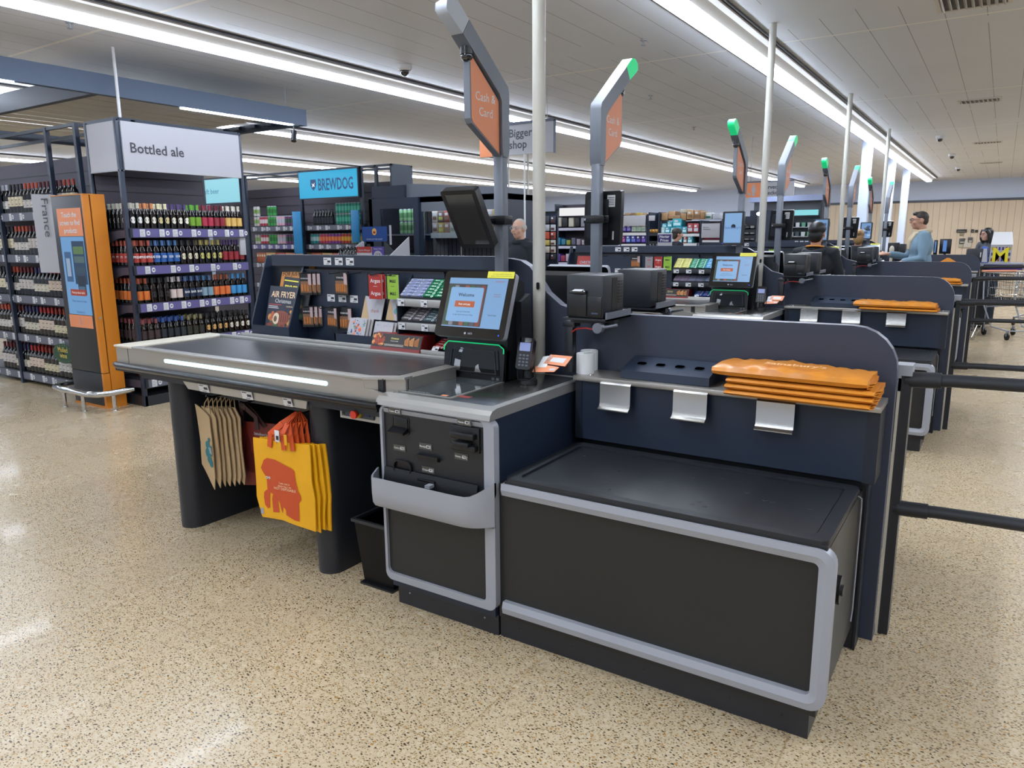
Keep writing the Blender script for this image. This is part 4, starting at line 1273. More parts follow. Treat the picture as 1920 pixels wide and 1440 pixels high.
for k in range(4):
    w = ORD[k]
    XFS.append(Matrix.Translation((0, 3.8 * k, 0)))
    rack(w, k)
    if k < 2:
        sweets(k, w); ginger(w)
    if k == 0:
        magazines()
        for i, dx in enumerate((0, .016, .03)):
            battery(-3.335 + dx, 2.90 + .02 * i, 1.268, .5, .07, .125, ['front', 'middle', 'back'][i] + ' battery pack seen edge-on on the upper left peg', i)
            battery(-3.33 + dx, 2.90 + .02 * i, 1.085, .5, .065, .12, ['front', 'middle', 'back'][i] + ' battery pack seen edge-on on the lower left peg', i)
        battery(-3.10, 2.945, 1.272, 0, .10, .13, 'square battery pack hanging alone on the upper peg', 4)
        battery(-3.16, 2.93, 1.088, -.1, .09, .118, 'copper and black battery pack on the lower pegs, left of its neighbour', 5)
        battery(-3.075, 2.94, 1.078, .05, .095, .128, 'battery pack with a pink corner on the lower pegs beside the cards', 6)
        giftcard(-2.80, 2.90, 1.266, .095, .128, '#a52a20', 'Argos', 'white', 'foremost red Argos gift card on the upper peg')
        giftcard(-2.797, 2.925, 1.268, .095, .128, '#a52a20', 'Argos', 'white', 'red Argos gift card behind the foremost red one')
        giftcard(-2.682, 2.915, 1.268, .078, .127, '#8fb53a', 'M&S', 'ink', 'lime green M&S gift card beside the red ones')
        greeting(-2.90, 2.935, 1.155, .145, .125, 'env2', 'white thank card in a brown envelope standing behind the floral card')
        greeting(-2.72, 2.935, 1.155, .14, .12, 'env', 'sunny greeting card in a brown envelope behind the thank you card')
        for i in range(3): greeting(-2.955 + .012 * (2 - i), 2.862 + .012 * (2 - i), 1.03, .128, .135, 'floral' if i == 2 else 'plain2', ['rearmost card of the floral stack', 'middle card of the floral stack', 'blue and coral floral greeting card, foremost in the card box'][i])
        for i in range(2): greeting(-2.765 + .012 * (1 - i), 2.862 + .012 * (1 - i), 1.03, .13, .125, 'thank', ['thank you card standing right behind the front thank you card', 'cream thank you card with coloured letters, foremost beside the floral one'][i])
    if k == 1:
        m, o, r, u, n = flat((-3.62, 2.93, 1.20), X_, (0, .28, .96), .23, .20, .006, '#a5302a'); m.text('CHRISTMAS', o + r * .115 + u * .12, r, u, .04, 'signwhite', 'c', True, sx=.8)
        m.build('magazine', label='red Christmas magazine in the rack of the second checkout', cat='magazine')
        m, o, r, u, n = flat((-3.66, 2.87, 1.045), X_, (0, .26, .965), .20, .24, .006, 'signwhite'); m.text('Chris', o + r * .1 + u * .17, r, u, .05, '#7a7468', 'c', True); blobs(m, o, r, u, (.03, .17, .02, .09), ['#3d5a2c', '#b0603a', '#8a3f26', '#c9a86a'], 24, .01, .022, 8)
        m.build('magazine', label='pale Christmas food magazine, foremost in the rack of the second checkout', cat='magazine')
        giftcard(-2.86, 2.93, 1.27, .075, .12, '#8f8a8c', 'Gift', '#a03028', 'grey gift card with red stripe on the rack of the second checkout')
        giftcard(-2.77, 2.93, 1.268, .08, .125, '#a52a20', 'Argos', 'white', 'red Argos gift card on the rack of the second checkout')
        giftcard(-2.675, 2.93, 1.265, .08, .13, '#8fb53a', 'M&S', 'ink', 'lime green M&S gift card on the rack of the second checkout')
        battery(-3.02, 2.95, 1.28, 0, .10, .12, 'battery pack hanging on the rack of the second checkout', 9)
    if k == 2:
        giftcard(-2.675, 2.93, 1.265, .08, .13, '#8fb53a', 'M&S', 'ink', 'lime green M&S gift card on the rack of the third checkout')
    XFS.pop()

# ---------------------------------------------------------------- carrier bags under the near belt
def flower(m, o, r, u, n):
    for a, b, s in ((0, 0, .032), (-.035, .03, .026), (-.045, -.02, .024), (-.03, -.06, .026), (-.01, -.085, .022), (-.005, .06, .018)):
        m.slab([o + r * (a + s * math.cos(R_(q))) + u * (b + s * math.sin(R_(q))) for q in range(0, 360, 30)], n * (.001 + abs(a) * .002), '#1c6b74')
    for d in (-.008, .0, .008): m.slab([o + r * (-.008 + d) + u * .035 + n * .0016, o + r * (-.005 + d) + u * .035 + n * .0016, o + r * (.014 + d) + u * -.012 + n * .0016, o + r * (.011 + d) + u * -.012 + n * .0016], n * .0004, 'signwhite')

def wavy(m, outline, y, th, mt, seed, amp=.004, dirx=0.0):
    """thin sheet bag: outline in xz, filled by triangulated grid through bmesh, gently creased"""
    rd = random.Random(seed)
    bm = bmesh.new()
    vs = [bm.verts.new((a, y + dirx * (a - outline[0][0]), b)) for a, b in outline]
    bm.faces.new(vs)
    bmesh.ops.triangulate(bm, faces=bm.faces[:])
    for _ in range(3): bmesh.ops.subdivide_edges(bm, edges=bm.edges[:], cuts=1, use_grid_fill=True)
    ph = rd.uniform(0, 6)
    for v in bm.verts:
        v.co.y += amp * (math.sin(v.co.x * 23 + ph) + .7 * math.sin(v.co.z * 17 + ph * 2 + v.co.x * 9))
    bmesh.ops.recalc_face_normals(bm, faces=bm.faces[:])
    g = bmesh.ops.extrude_face_region(bm, geom=bm.faces[:])
    for e in g['geom']:
        if isinstance(e, bmesh.types.BMVert): e.co.y += th
    bmesh.ops.recalc_face_normals(bm, faces=bm.faces[:])
    f = lambda a, b: y + dirx * (a - outline[0][0]) + amp * (math.sin(a * 23 + ph) + .7 * math.sin(b * 17 + ph * 2 + a * 9))
    m.bm(bm, mt)
    return f

def decal(m, pts, f, mt, lift=.0015):
    bm = bmesh.new(); vs = [bm.verts.new((a, 0, b)) for a, b in pts]; bm.faces.new(vs); bmesh.ops.triangulate(bm, faces=bm.faces[:])
    for _ in range(2): bmesh.ops.subdivide_edges(bm, edges=bm.edges[:], cuts=1, use_grid_fill=True)
    for v in bm.verts: v.co.y = f(v.co.x, v.co.z) - lift
    bmesh.ops.recalc_face_normals(bm, faces=bm.faces[:])
    m.bm(bm, mt)

ELE = [(-2.8501, 0.5498), (-2.8282, 0.5627), (-2.7747, 0.5611), (-2.7504, 0.5498), (-2.7358, 0.537), (-2.7067, 0.5406), (-2.6726, 0.5319), (-2.658, 0.5216), (-2.6532, 0.4678), (-2.6459, 0.4267), (-2.6313, 0.4011), (-2.6313, 0.3805), (-2.6483, 0.3652), (-2.6556, 0.3446), (-2.6542, 0.3139), (-2.6507, 0.2728), (-2.6799, 0.2754), (-2.6882, 0.319), (-2.6959, 0.3446), (-2.7042, 0.3395), (-2.6969, 0.2882), (-2.73, 0.2933), (-2.732, 0.3395), (-2.7383, 0.3677), (-2.7446, 0.3395), (-2.7528, 0.2985), (-2.7601, 0.3139), (-2.7709, 0.3549), (-2.782, 0.3754), (-2.7932, 0.36), (-2.7893, 0.3344), (-2.7723, 0.2985), (-2.8136, 0.2933), (-2.816, 0.3292), (-2.8175, 0.36), (-2.8112, 0.3846), (-2.8282, 0.3908), (-2.8467, 0.3831), (-2.8539, 0.36), (-2.8501, 0.3344), (-2.8418, 0.3282), (-2.8404, 0.3405), (-2.8321, 0.3369), (-2.8331, 0.3139), (-2.8452, 0.3062), (-2.8622, 0.3241), (-2.8671, 0.36), (-2.8647, 0.3857), (-2.8525, 0.3985), (-2.8355, 0.4036), (-2.8428, 0.4421), (-2.8428, 0.4626), (-2.8622, 0.4883), (-2.872, 0.5088)]
for i in range(4):
    sh = i * .012
    m = MB()
    top = .655 - i * .002
    ol = [(-2.905 + sh, top), (-2.75 + sh, top - .004), (-2.568 + sh, top + .002), (-2.566 + sh, .48), (-2.553 + sh, .40), (-2.563 + sh, .30), (-2.563 + sh, .235 - .01 * (i % 2)), (-2.75 + sh, .262), (-2.885 + sh, .258), (-2.912 + sh, .36), (-2.90 + sh, .45)]
    f = wavy(m, ol, 2.185 + .022 * i, .006, 'bagyellow', 5 + i, .003, .12)
    if i == 0:
        decal(m, ELE, f, '#bf4a22', .002)
        for P_ in ([(-2.672, .44), (-2.66, .425), (-2.64, .415), (-2.642, .412), (-2.662, .42), (-2.675, .435)],): decal(m, P_, f, '#bf4a22', .003)
        for ex in (-2.848, -2.833):
            decal(m, [(ex + .007 * math.cos(R_(a)) + .008, .464 + .007 * math.sin(R_(a))) for a in range(0, 360, 45)], f, 'paper', .003)
            decal(m, [(ex + .003 * math.cos(R_(a)) + .008, .463 + .003 * math.sin(R_(a))) for a in range(0, 360, 60)], f, 'ink', .0036)
        decal(m, [(-2.89, .275), (-2.872, .275), (-2.872, .305), (-2.89, .305)], f, '#9a9aa8', .002)
        for tx, z, s in (('I am not a', .445, .016), ('plastic bag, I am', .432, .013), ('NOT DISPOSABLE', .416, .017)): m.text(tx, (-2.725, f(-2.725, z) - .004, z), (1, .12, 0), Z_, s, '#e8b890', 'c', True, lift=.001)
    bg = m.build('shopping_bag', label=['yellow shopping bag with orange elephant print, foremost under the near belt', 'second yellow bag from the front, behind the elephant bag', 'third yellow bag from the front, only its edge shows', 'rearmost yellow bag of the elephant bags'][i], cat='shopping bag', group='yellow elephant bags hanging under the belt', ang=60)
    m = MB()
    for q, (xa, xb) in enumerate(((-2.80, -2.70), (-2.775, -2.655))):
        y = 2.19 + .022 * i + .012 * q
        P = [(xa + sh, y, top - .03), (xa + sh + .01, y, top + .03), (-2.74 + sh, y + .03, .735), (-2.715, 2.29 + .006 * i, .772), (-2.70 + sh, y + .03, .74), (xb + sh - .005, y, top + .04), (xb + sh, y, top - .03)]
        for a, b in zip(P, P[1:]):
            a = Vector(a); b = Vector(b); d = (b - a).normalized(); s = d.cross(Vector((0, 1, .1))).normalized() * .014
            m.slab([a - s - d * .004, b - s + d * .004, b + s + d * .004, a + s - d * .004], (0, .004, 0), 'bagstrap')
    m.build('handle', bg)
    if i == 0:
        m = MB(); m.rbox(-2.725, -2.695, 2.165, 2.168, .665, .72, 'paper', .001); m.rect((-2.72, 2.1645, .675), X_, Z_, .004, .022, 0, .02, 'ink', 0); m.rbox(-2.668, -2.650, 2.17, 2.173, .655, .705, 'bagyellow', .001); m.build('tag', bg, label='white paper tag')
for i in range(7):
    m = MB(); dx = .0215 * i; rd = random.Random(i)
    j = lambda: rd.uniform(-.004, .004)
    if i == 0: ol = [(-3.592, .707), (-3.52, .69), (-3.44, .66), (-3.442, .60), (-3.428, .45), (-3.43, .33), (-3.452, .25), (-3.462, .30), (-3.50, .335), (-3.574, .372), (-3.562, .50)]
    else: ol = [(-3.57 + dx, .70), (-3.47 + dx, .70 + j()), (-3.43 + dx, .65 + j()), (-3.432 + dx + j(), .5), (-3.425 + dx + j(), .33), (-3.44 + dx, .258 + .004 * i + j()), (-3.47 + dx, .30), (-3.54 + dx, .37), (-3.55 + dx, .5)]
    f = wavy(m, ol, 2.34 + .014 * i, .005, 'bagkraft', 60 + i, .003, -.12)
    if i == 0:
        for a, b, s in ((-3.445, .47, .03), (-3.478, .50, .022), (-3.48, .455, .026), (-3.465, .42, .024), (-3.45, .40, .02), (-3.46, .53, .012)):
            decal(m, [(min(-3.434, a + s * math.cos(R_(q))), b + s * math.sin(R_(q))) for q in range(0, 360, 30)], f, '#1c6b74', .003 + s * .02)
        for q in range(3): decal(m, [(-3.465 + q * .01, .49), (-3.461 + q * .01, .49), (-3.445 + q * .008, .455), (-3.449 + q * .008, .455)], f, 'paper', .005)
    bg = m.build('paper_bag', label='brown paper bag with a teal leaf print, leftmost of the hanging paper bags' if i == 0 else 'plain brown paper bag, %s to the right behind the printed one' % ['', 'first', 'second', 'third', 'fourth', 'fifth', 'last'][i], cat='paper bag', group='brown paper bags under the belt', ang=60)
    m = MB(); x = -3.50 + dx * .8; y = 2.335 + .014 * i
    m.tube([(x, y, .69), (x + .01, y, .725), (x + .03, y + .01, .755), (x + .045, y, .72), (x + .05, y, .67)], .003, 'bagkraft', 6); m.build('handle', bg)
m = MB(); f = wavy(m, [(-3.385, .615), (-3.24, .625), (-3.10, .63), (-3.105, .45), (-3.11, .275), (-3.25, .27), (-3.375, .255), (-3.38, .44)], 2.45, .012, 'bagred', 90, .002, .1)
m.text("Sainsbury's", (-3.215, f(-3.215, .56) - .004, .555), (1, .1, 0), Z_, .022, 'signwhite', 'c', True)
decal(m, [(-3.33, .52), (-3.315, .56), (-3.30, .52), (-3.295, .46), (-3.27, .44), (-3.27, .34), (-3.34, .34), (-3.345, .44)], f, '#4a1512', .002)
bg = m.build('shopping_bag', label='dark red shopping bag with maroon handles hanging between paper and yellow bags', cat='shopping bag', ang=60)
m = MB()
for P in ([(-3.335, 2.44, .60), (-3.33, 2.44, .66), (-3.29, 2.41, .725), (-3.26, 2.41, .715), (-3.215, 2.44, .66), (-3.21, 2.44, .60)], [(-3.345, 2.465, .60), (-3.34, 2.45, .67), (-3.28, 2.42, .735), (-3.22, 2.44, .68), (-3.18, 2.465, .61)]):
    for a, b in zip(P, P[1:]):
        a = Vector(a); b = Vector(b); d = (b - a).normalized(); s = d.cross(Vector((0, 1, .1))).normalized() * .016
        m.slab([a - s - d * .006, b - s + d * .006, b + s + d * .006, a + s - d * .006], (0, .005, 0), 'bagmaroon')
m.build('handle', bg)
# dark crate on the floor behind the payment unit
t = thing('waste_bin', 'small black bin on the floor between belt legs and payment unit', 'bin', (-2.26, 2.42, 0))
m = MB(); m.slab([(-2.36, 2.30, .0), (-2.16, 2.30, .0), (-2.16, 2.52, 0), (-2.36, 2.52, 0)], (0, 0, .01), 'black')
v = [(-2.35, 2.32, .01), (-2.17, 2.32, .01), (-2.17, 2.52, .01), (-2.35, 2.52, .01), (-2.37, 2.29, .32), (-2.15, 2.29, .32), (-2.15, 2.55, .32), (-2.37, 2.55, .32)]
m.add(v, [(0, 1, 5, 4), (1, 2, 6, 5), (2, 3, 7, 6), (3, 0, 4, 7)], 'black'); m.add(v, [(4, 5, 1, 0), (5, 6, 2, 1), (6, 7, 3, 2), (7, 4, 0, 3)], 'black'); m.build('body', t)
m = MB(); m.ring([(-2.38, 2.28, .31), (-2.14, 2.28, .31), (-2.14, 2.56, .31), (-2.38, 2.56, .31)], [(-2.365, 2.295, .31), (-2.155, 2.295, .31), (-2.155, 2.545, .31), (-2.365, 2.545, .31)], (0, 0, .015), 'charcoal'); m.build('rim', t)
# ================================================================ drinks department
class Stock:
    """one product kind: the first call moves the prototype, later ones copy it"""
    def __init__(s, build):
        s.b = build; s.p = None
    def put(s, x, y, z, label, cat, group, rz=0.0):
        if s.p is None:
            s.p = s.b(); o = s.p
        else:
            o = s.p.copy(); COL.objects.link(o)
        o.location = (x, y, z); o.rotation_euler.z = rz
        o['label'] = label; o['category'] = cat
        if group: o['group'] = group
        return o

def ale_mesh(lab, cap, neck=None, glass='bottle_brown', shape='band', txt=None, tcol='white', h=.235, nm='ale_bottle'):
    def b():
        m = MB(); k = h / .235
        nk = neck or glass
        m.lathe((0, 0, 0), [(0, .002), (.028, 0), (.0325, .006), (.033, .03 * k), (.033, .115 * k), (.033, .135 * k), (.024, .165 * k), (.0155, .185 * k), (.0135, .215 * k), (.0150, .2155 * k), (.0150, .2335 * k), (.013, h), (0, h)],
                [glass, glass, glass, lab if shape == 'band' else glass, glass, glass, glass, nk, cap, cap, cap, cap], 12)
        if shape == 'oval':
            if True:
                P = []
                for a in range(0, 360, 36):
                    th = .72 * math.cos(R_(a)); z = .078 * k + .032 * k * math.sin(R_(a))
                    P.append((.0334 * math.cos(th), .0334 * math.sin(th), z))
                c = len(P)
                m.add(P + [(.0345, 0, .078 * k)], [(i, (i + 1) % c, c) for i in range(c)], lab)
        if txt:
            m.text(txt, (.0340, 0, .07 * k), (0, 1, 0), Z_, .030, tcol, 'c', True, lift=.0012)
        return m.build(nm, loc=(0, 0, 0), ang=50)
    return b

def wine_mesh(lab, cap, glass='bottle_glass', lz=(.07, .17), white=False):
    def b():
        m = MB()
        pr = [(0, .002), (.031, 0), (.0365, .006), (.037, lz[0]), (.037, lz[1]), (.037, .185), (.030, .205), (.018, .225), (.0145, .245), (.0145, .295), (.0150, .2955), (.0150, .303), (0, .304)]
        m.lathe((0, 0, 0), pr, [glass, glass, glass, lab, glass, glass, glass, glass, cap, cap, cap, cap], 12)
        for q in (0, 1): m.box(-.016, .016, -.0376 - .0002, -.037, lz[0] + .02 + q * .045, lz[0] + .026 + q * .045, 'ink')
        return m.build('wine_bottle', loc=(0, 0, 0), ang=50)
    return b

def can_mesh(c1, c2, h=.168, r=.033, nm='drink_can'):
    def b():
        m = MB()
        m.lathe((0, 0, 0), [(0, .003), (.024, 0), (r, .010), (r, h * .3), (r, h * .7), (r, h - .012), (.027, h), (.025, h - .003), (0, h - .004)], ['silver', 'silver', c1, c2, c1, 'silver', 'silver', 'silver'], 12)
        return m.build(nm, loc=(0, 0, 0), ang=40)
    return b

def shelf_strip(m, o, r, n_, L_, h, col, tags, seed):
    """label strip of length L_ along r with price tags"""
    rd = random.Random(seed)
    o = Vector(o); r = Vector(r); u = Z_
    m.rect(o, r, u, 0, L_, 0, h, col, .001)
    for i in range(tags):
        a = (i + .35 + rd.uniform(-.2, .2)) * L_ / tags
        m.rect(o, r, u, a, a + .052, .004, h - .004, 'paper', .003)
        for q in range(4): m.rect(o, r, u, a + .005, a + .03 + rd.uniform(0, .018), .012 + q * .014, .016 + q * .014, '#70727c', .0036)
        if col != 'charcoal':
            c = o + r * (a + .083) + u * (h / 2)
            nn = r.cross(u)
            m.slab([c + nn * .003 + r * (.020 * math.cos(R_(q))) + u * (.024 * math.sin(R_(q))) for q in range(0, 360, 36)], nn * .0008, 'paper')
            m.rect(c, r, u, -.010, .010, -.006, .006, col, .0045)

# ---- bottled ale bay, facing the checkouts (+x)
t = thing('bottled_ale_bay', 'tall dark shelving bay with the white Bottled ale header facing the checkouts', 'shelving bay', (-7.05, 4.58, 0))
m = MB(); m.box(-7.33, -7.30, 3.93, 5.09, .10, 2.56, 'slat')
for i in range(15): m.box(-7.302, -7.298, 3.94, 5.085, .45 + i * .145, .457 + i * .145, '#19161b')
for i in range(15): m.box(-7.3, -7.292, 3.94, 5.085, .457 + i * .145, .59 + i * .145, 'slat')
m.build('slatwall_panel', t, smooth=False)
for (x, y) in ((-6.82, 3.93), (-6.82, 5.23), (-7.32, 3.93), (-7.32, 5.105)):
    m = MB(); m.rbox(x - .02, x + .02, y - .02, y + .02, 0, 2.66, 'polegrey' if False else 'navy', .004)
    m.build('upright', t)
m = MB(); m.box(-7.33, -6.8, 3.92, 5.24, 0, .10, 'charcoal'); m.build('base', t, smooth=False)
m = MB(); m.box(-6.84, -6.80, 3.95, 5.21, 2.645, 2.675, 'navy'); m.box(-7.33, -6.8, 3.92, 3.94, 2.645, 2.675, 'navy'); m.box(-7.33, -6.8, 5.22, 5.24, 2.645, 2.675, 'navy')
m.build('top_rail', t)
STR = [1.69, 1.345, .99, .62, .26]
for i, z in enumerate(STR):
    m = MB(); m.box(-7.30, -6.80, 3.952, 5.21, z - .03, z, 'charcoal')
    m.slab([(-7.3, 3.935, z - .03), (-6.80, 3.935, z - .01), (-6.80, 3.935, z - .08), (-7.0, 3.935, z - .09), (-7.3, 3.935, z - .17)], (0, .012, 0), 'slat')
    m.box(-6.80, -6.785, 3.935, 5.225, z - .085, z + .004, 'charcoal')
    shelf_strip(m, (-6.785, 3.96, z - .08), Y_, X_, 1.25, .078, 'purple' if i < 4 else 'lblgrey', 7 if i != 1 else 5, 10 + i)
    m.build('shelf', t, smooth=False)
t = thing('header_sign', 'white box header reading Bottled ale over the ale bay', 'sign', (-6.8, 4.58, 2.21))
m = MB(); m.box(-6.82, -6.785, 3.952, 5.208, 2.215, 2.645, 'signwhite'); m.box(-7.30, -6.84, 3.915, 3.95, 2.215, 2.645, 'signwhite'); m.box(-7.30, -6.8, 3.91, 3.952, 2.205, 2.215, 'silver')
m.build('panel', t, smooth=False)
m = MB(); m.text('Bottled ale', (-6.785, 4.29, 2.375), Y_, Z_, .125, '#3a3b42', 'c', True, lift=.002); m.build('lettering', t, smooth=False)

ALES = [
    [('#d8d6cf', '#b9b7a8', 'oval', 'black ale bottle with white ring label'), ('#d8d2c2', '#c07a4a', 'oval', 'ale bottle with cream label, copper cap'), ('#c8b884', '#d8d0a8', 'oval', 'dark ale bottle with tan round label'), ('#e0dcc8', '#4a3a6a', 'oval', 'dark ale bottle with cream round label'), ('#6f9a2a', '#5aa030', 'band', 'ale bottle with lime green label'), ('#a82a44', '#7a1a30', 'band', 'ale bottle with crimson label'), ('#8a2030', '#5a1020', 'band', 'ale bottle with dark red label'), ('#d8b060', '#d8d0c0', 'band', 'ale bottle with golden label, white neck')],
    [('#a83a30', '#c06050', 'band', 'ale bottle with red label reading PRIDE'), ('#24589a', '#5a86c0', 'band', 'ale bottle with blue label reading ESB'), ('#cfc6a8', '#303030', 'oval', 'dark ale bottle with cream oval label'), ('#b5ac60', '#b8a860', 'oval', 'dark ale bottle with olive oval label'), ('#8a1f28', '#503070', 'band', 'plum ale bottle with deep red label')],
    [('#c86a2a', '#a04a2a', 'band', 'dark ale bottle with orange lower label'), ('#1c1a1a', '#222222', 'oval', 'black ale bottle with black and cream label'), ('#c9b8b0', '#c8c0c0', 'band', 'ale bottle with pale pink label'), ('#1c2a44', '#506a9a', 'band', 'navy ale bottle labelled DOOM BAR'), ('#7d98a8', '#4a78a8', 'band', 'ale bottle with grey blue label'), ('#d06a34', '#a05030', 'band', 'ale bottle with bright orange label'), ('#3a8ac0', '#4a90c8', 'band', 'ale bottle with sky blue label')],
    [('#3a2a2c', '#8a4a4a', 'band', 'small brown ale bottle with dark neck label'), ('#22262c', '#3a5aa0', 'band', 'small ale bottle with blue neck label'), ('#2a2a22', '#8a8460', 'band', 'small ale bottle with olive neck label'), ('#c89a5a', '#2a2a2a', 'oval', 'ale bottle with tan oval badge'), ('#d0c8b8', '#2a2a2a', 'oval', 'ale bottle with white crest label')],
]
SHN = ['top', 'second', 'third', 'fourth']
TXTS = {(1, 0): ('PRIDE', 'white'), (1, 1): ('ESB', 'white'), (2, 3): ('BAR', 'white')}
for si, kinds in enumerate(ALES):
    z = STR[si]; per = 18
    rows = 2 if si < 3 else 3
    for ki, (lab, cap, shp, nm) in enumerate(kinds):
        tx = TXTS.get((si, ki), (None, None))
        st = Stock(ale_mesh(lab, cap, cap, 'bottle_brown' if (si + ki) % 2 else 'bottle_glass', shp, tx[0], tx[1] or 'white', .235 if si < 3 else .215))
        a = int(per * ki / len(kinds)); b = int(per * (ki + 1) / len(kinds))
        for c in range(a, b):
            for rw in range(6 if c < 2 else rows):
                y = 3.995 + c * .0695; x = -6.845 - rw * .072
                st.put(x, y, z + .001, '%s, %s ale shelf' % (nm, SHN[si]), 'ale bottle', 'ale bottles: %s, %s shelf' % (nm, SHN[si]))
# beer boxes on the bottom shelf
for i in range(3):
    m = MB(); y0 = 4.02 + i * .27
    m.rbox(-7.05, -6.83, y0, y0 + .25, .262, .50, '#a83226', .006); m.text('PRIDE', (-6.8295, y0 + .125, .40), Y_, Z_, .075, 'signwhite', 'c', True, lift=.001)
    m.slab([(-6.8295, y0 + .06 + .04 * math.cos(R_(a)), .33 + .03 * math.sin(R_(a))) for a in range(0, 360, 30)], (.001, 0, 0), '#8a241c')
    m.build('beer_box', label='red PRIDE beer box, %s on the bottom shelf of the ale bay' % ['leftmost', 'middle', 'rightmost'][i], cat='beer box', group='red beer boxes')
m = MB(); m.rbox(-6.83, -6.80, 5.14, 5.21, 1.42, 1.62, 'signwhite', .004); m.build('upright_sign', label='white upright shelf marker at the right end of the ale bay', cat='shelf marker')

# ---- wine bays, facing the photographer (-y)
t = thing('wine_shelving', 'long dark wine shelving with grey label strips at the left edge', 'shelving', (-9.0, 4.1, 0))
m = MB(); m.box(-10.5, -7.45, 4.32, 4.35, 0, 2.45, 'slat')
for i in range(13): m.box(-10.5, -7.45, 4.315, 4.32, .5 + i * .15, .508 + i * .15, '#1b181d')
m.build('slatwall_panel', t, smooth=False)
for x in (-10.45, -9.22, -8.03, -7.48):
    m = MB(); m.box(x - .022, x + .022, 3.89, 3.93, 0, 2.68, 'navy'); m.build('upright', t)
for x in (-7.72, ):
    m = MB(); m.box(x - .06, x + .06, 4.25, 4.31, 1.95, 2.60, 'navy'); m.box(x - .14, x - .06, 4.27, 4.3, 1.9, 2.66, 'navy'); m.build('cable_upright', t)
WS = [1.88, 1.44, 1.0, .57, .13]
for i, z in enumerate(WS):
    m = MB(); m.box(-10.45, -7.5, 3.92, 4.32, z - .03, z, 'charcoal'); m.box(-10.45, -7.5, 3.905, 3.92, z - .088, z + .004, 'charcoal')
    shelf_strip(m, (-9.95, 3.905, z - .082), X_, Y_, 2.4, .08, 'lblgrey', 9, 30 + i)
    m.build('shelf', t, smooth=False)
m = MB(); m.box(-10.47, -7.46, 3.895, 3.925, 2.65, 2.68, 'navy'); m.box(-10.47, -10.44, 3.9, 4.35, 2.65, 2.68, 'navy'); m.box(-7.5, -7.47, 3.9, 4.35, 2.65, 2.68, 'navy'); m.box(-10.47, -7.46, 4.32, 4.35, 2.65, 2.68, 'navy'); m.build('top_rail', t)
WINES = [('#c8bfa0', '#8a3226', 'wine bottle, cream label, red capsule'), ('#c9c6c2', '#c8ccd8', 'wine bottle, white label, silver capsule'), ('#cfc4a8', '#26222a', 'wine bottle, cream label, black capsule'), ('#c4bfb8', '#b04a34', 'wine bottle, pale label, copper red capsule'),
         ('#bdb6b0', '#5a1a24', 'wine bottle, off white label, wine red capsule'), ('#c8c2b0', '#30305a', 'wine bottle, cream label, navy capsule'), ('#cbb9a8', '#a02a28', 'wine bottle, pinkish label, bright red capsule')]
for si, z in enumerate(WS):
    rd = random.Random(si); order = WINES[si:] + WINES[:si]
    for ki in range(5):
        lab, cap, nm = order[ki]
        st = Stock(wine_mesh(lab, cap, lz=(.05, .13) if (ki + si) % 2 else (.07, .17)))
        for c in range(ki * 4, ki * 4 + 4 if ki < 4 else 22):
            for rw in range(2 if si > 1 else 1):
                st.put(-9.72 + c * .0815, 3.975 + rw * .082, z + .001, '%s, %s wine shelf' % (nm, ['top', 'second', 'third', 'fourth', 'bottom'][si]), 'wine bottle', '%s, %s wine shelf' % (nm, ['top', 'second', 'third', 'fourth', 'bottom'][si]), rd.uniform(-.2, .2))
st = Stock(wine_mesh('#c8bfa0', '#9a3a26'))
for c in range(3):
    st.put(-7.93 + c * .085, 3.975, WS[0] + .001, 'wine bottle, red capsule in the narrow bay right of the post', 'wine bottle', 'three wine bottles right of the post')
t = thing('blade_sign', 'white upright blade sign reading France on the wine shelving', 'sign', (-8.08, 3.86, 1.27))
m = MB(); m.slab([(-8.262, 3.80, 2.05), (-7.915, 3.86, 2.03), (-7.915, 3.86, 1.265), (-8.262, 3.80, 1.265)], (0, .012, 0), 'signwhite'); m.build('panel', t, smooth=False)
m = MB(); m.text('France', (-8.11, 3.822, 2.0), (0, 0, -1), (.97, .16, 0), .145, '#3a3b42', 'l', False, lift=.006); m.build('lettering', t, smooth=False)
t = thing('shelf_sign', 'round green Mulled wine sign clipped to the lower wine shelf', 'sign', (-8.1, 3.80, .32))
m = MB(); m.slab([(-8.10 + .21 * math.cos(R_(a)), 3.84, .43 + .105 * math.sin(R_(a))) for a in range(0, 360, 12)], (0, .006, 0), '#123f2a'); m.box(-8.12, -8.08, 3.84, 3.91, .40, .48, 'black'); m.build('panel', t, smooth=False)
m = MB(); m.text('Mulled', (-8.10, 3.839, .445), X_, Z_, .075, '#c9b45a', 'c', True, lift=.001); m.text('wine', (-8.10, 3.839, .385), X_, Z_, .075, '#c9b45a', 'c', True, lift=.001)
for a in range(0, 360, 15): m.box(-8.10 + .19 * math.cos(R_(a)) - .004, -8.10 + .19 * math.cos(R_(a)) + .004, 3.838, 3.84, .43 + .088 * math.sin(R_(a)) - .004, .43 + .088 * math.sin(R_(a)) + .004, '#7f8f50')
m.build('lettering', t, smooth=False)

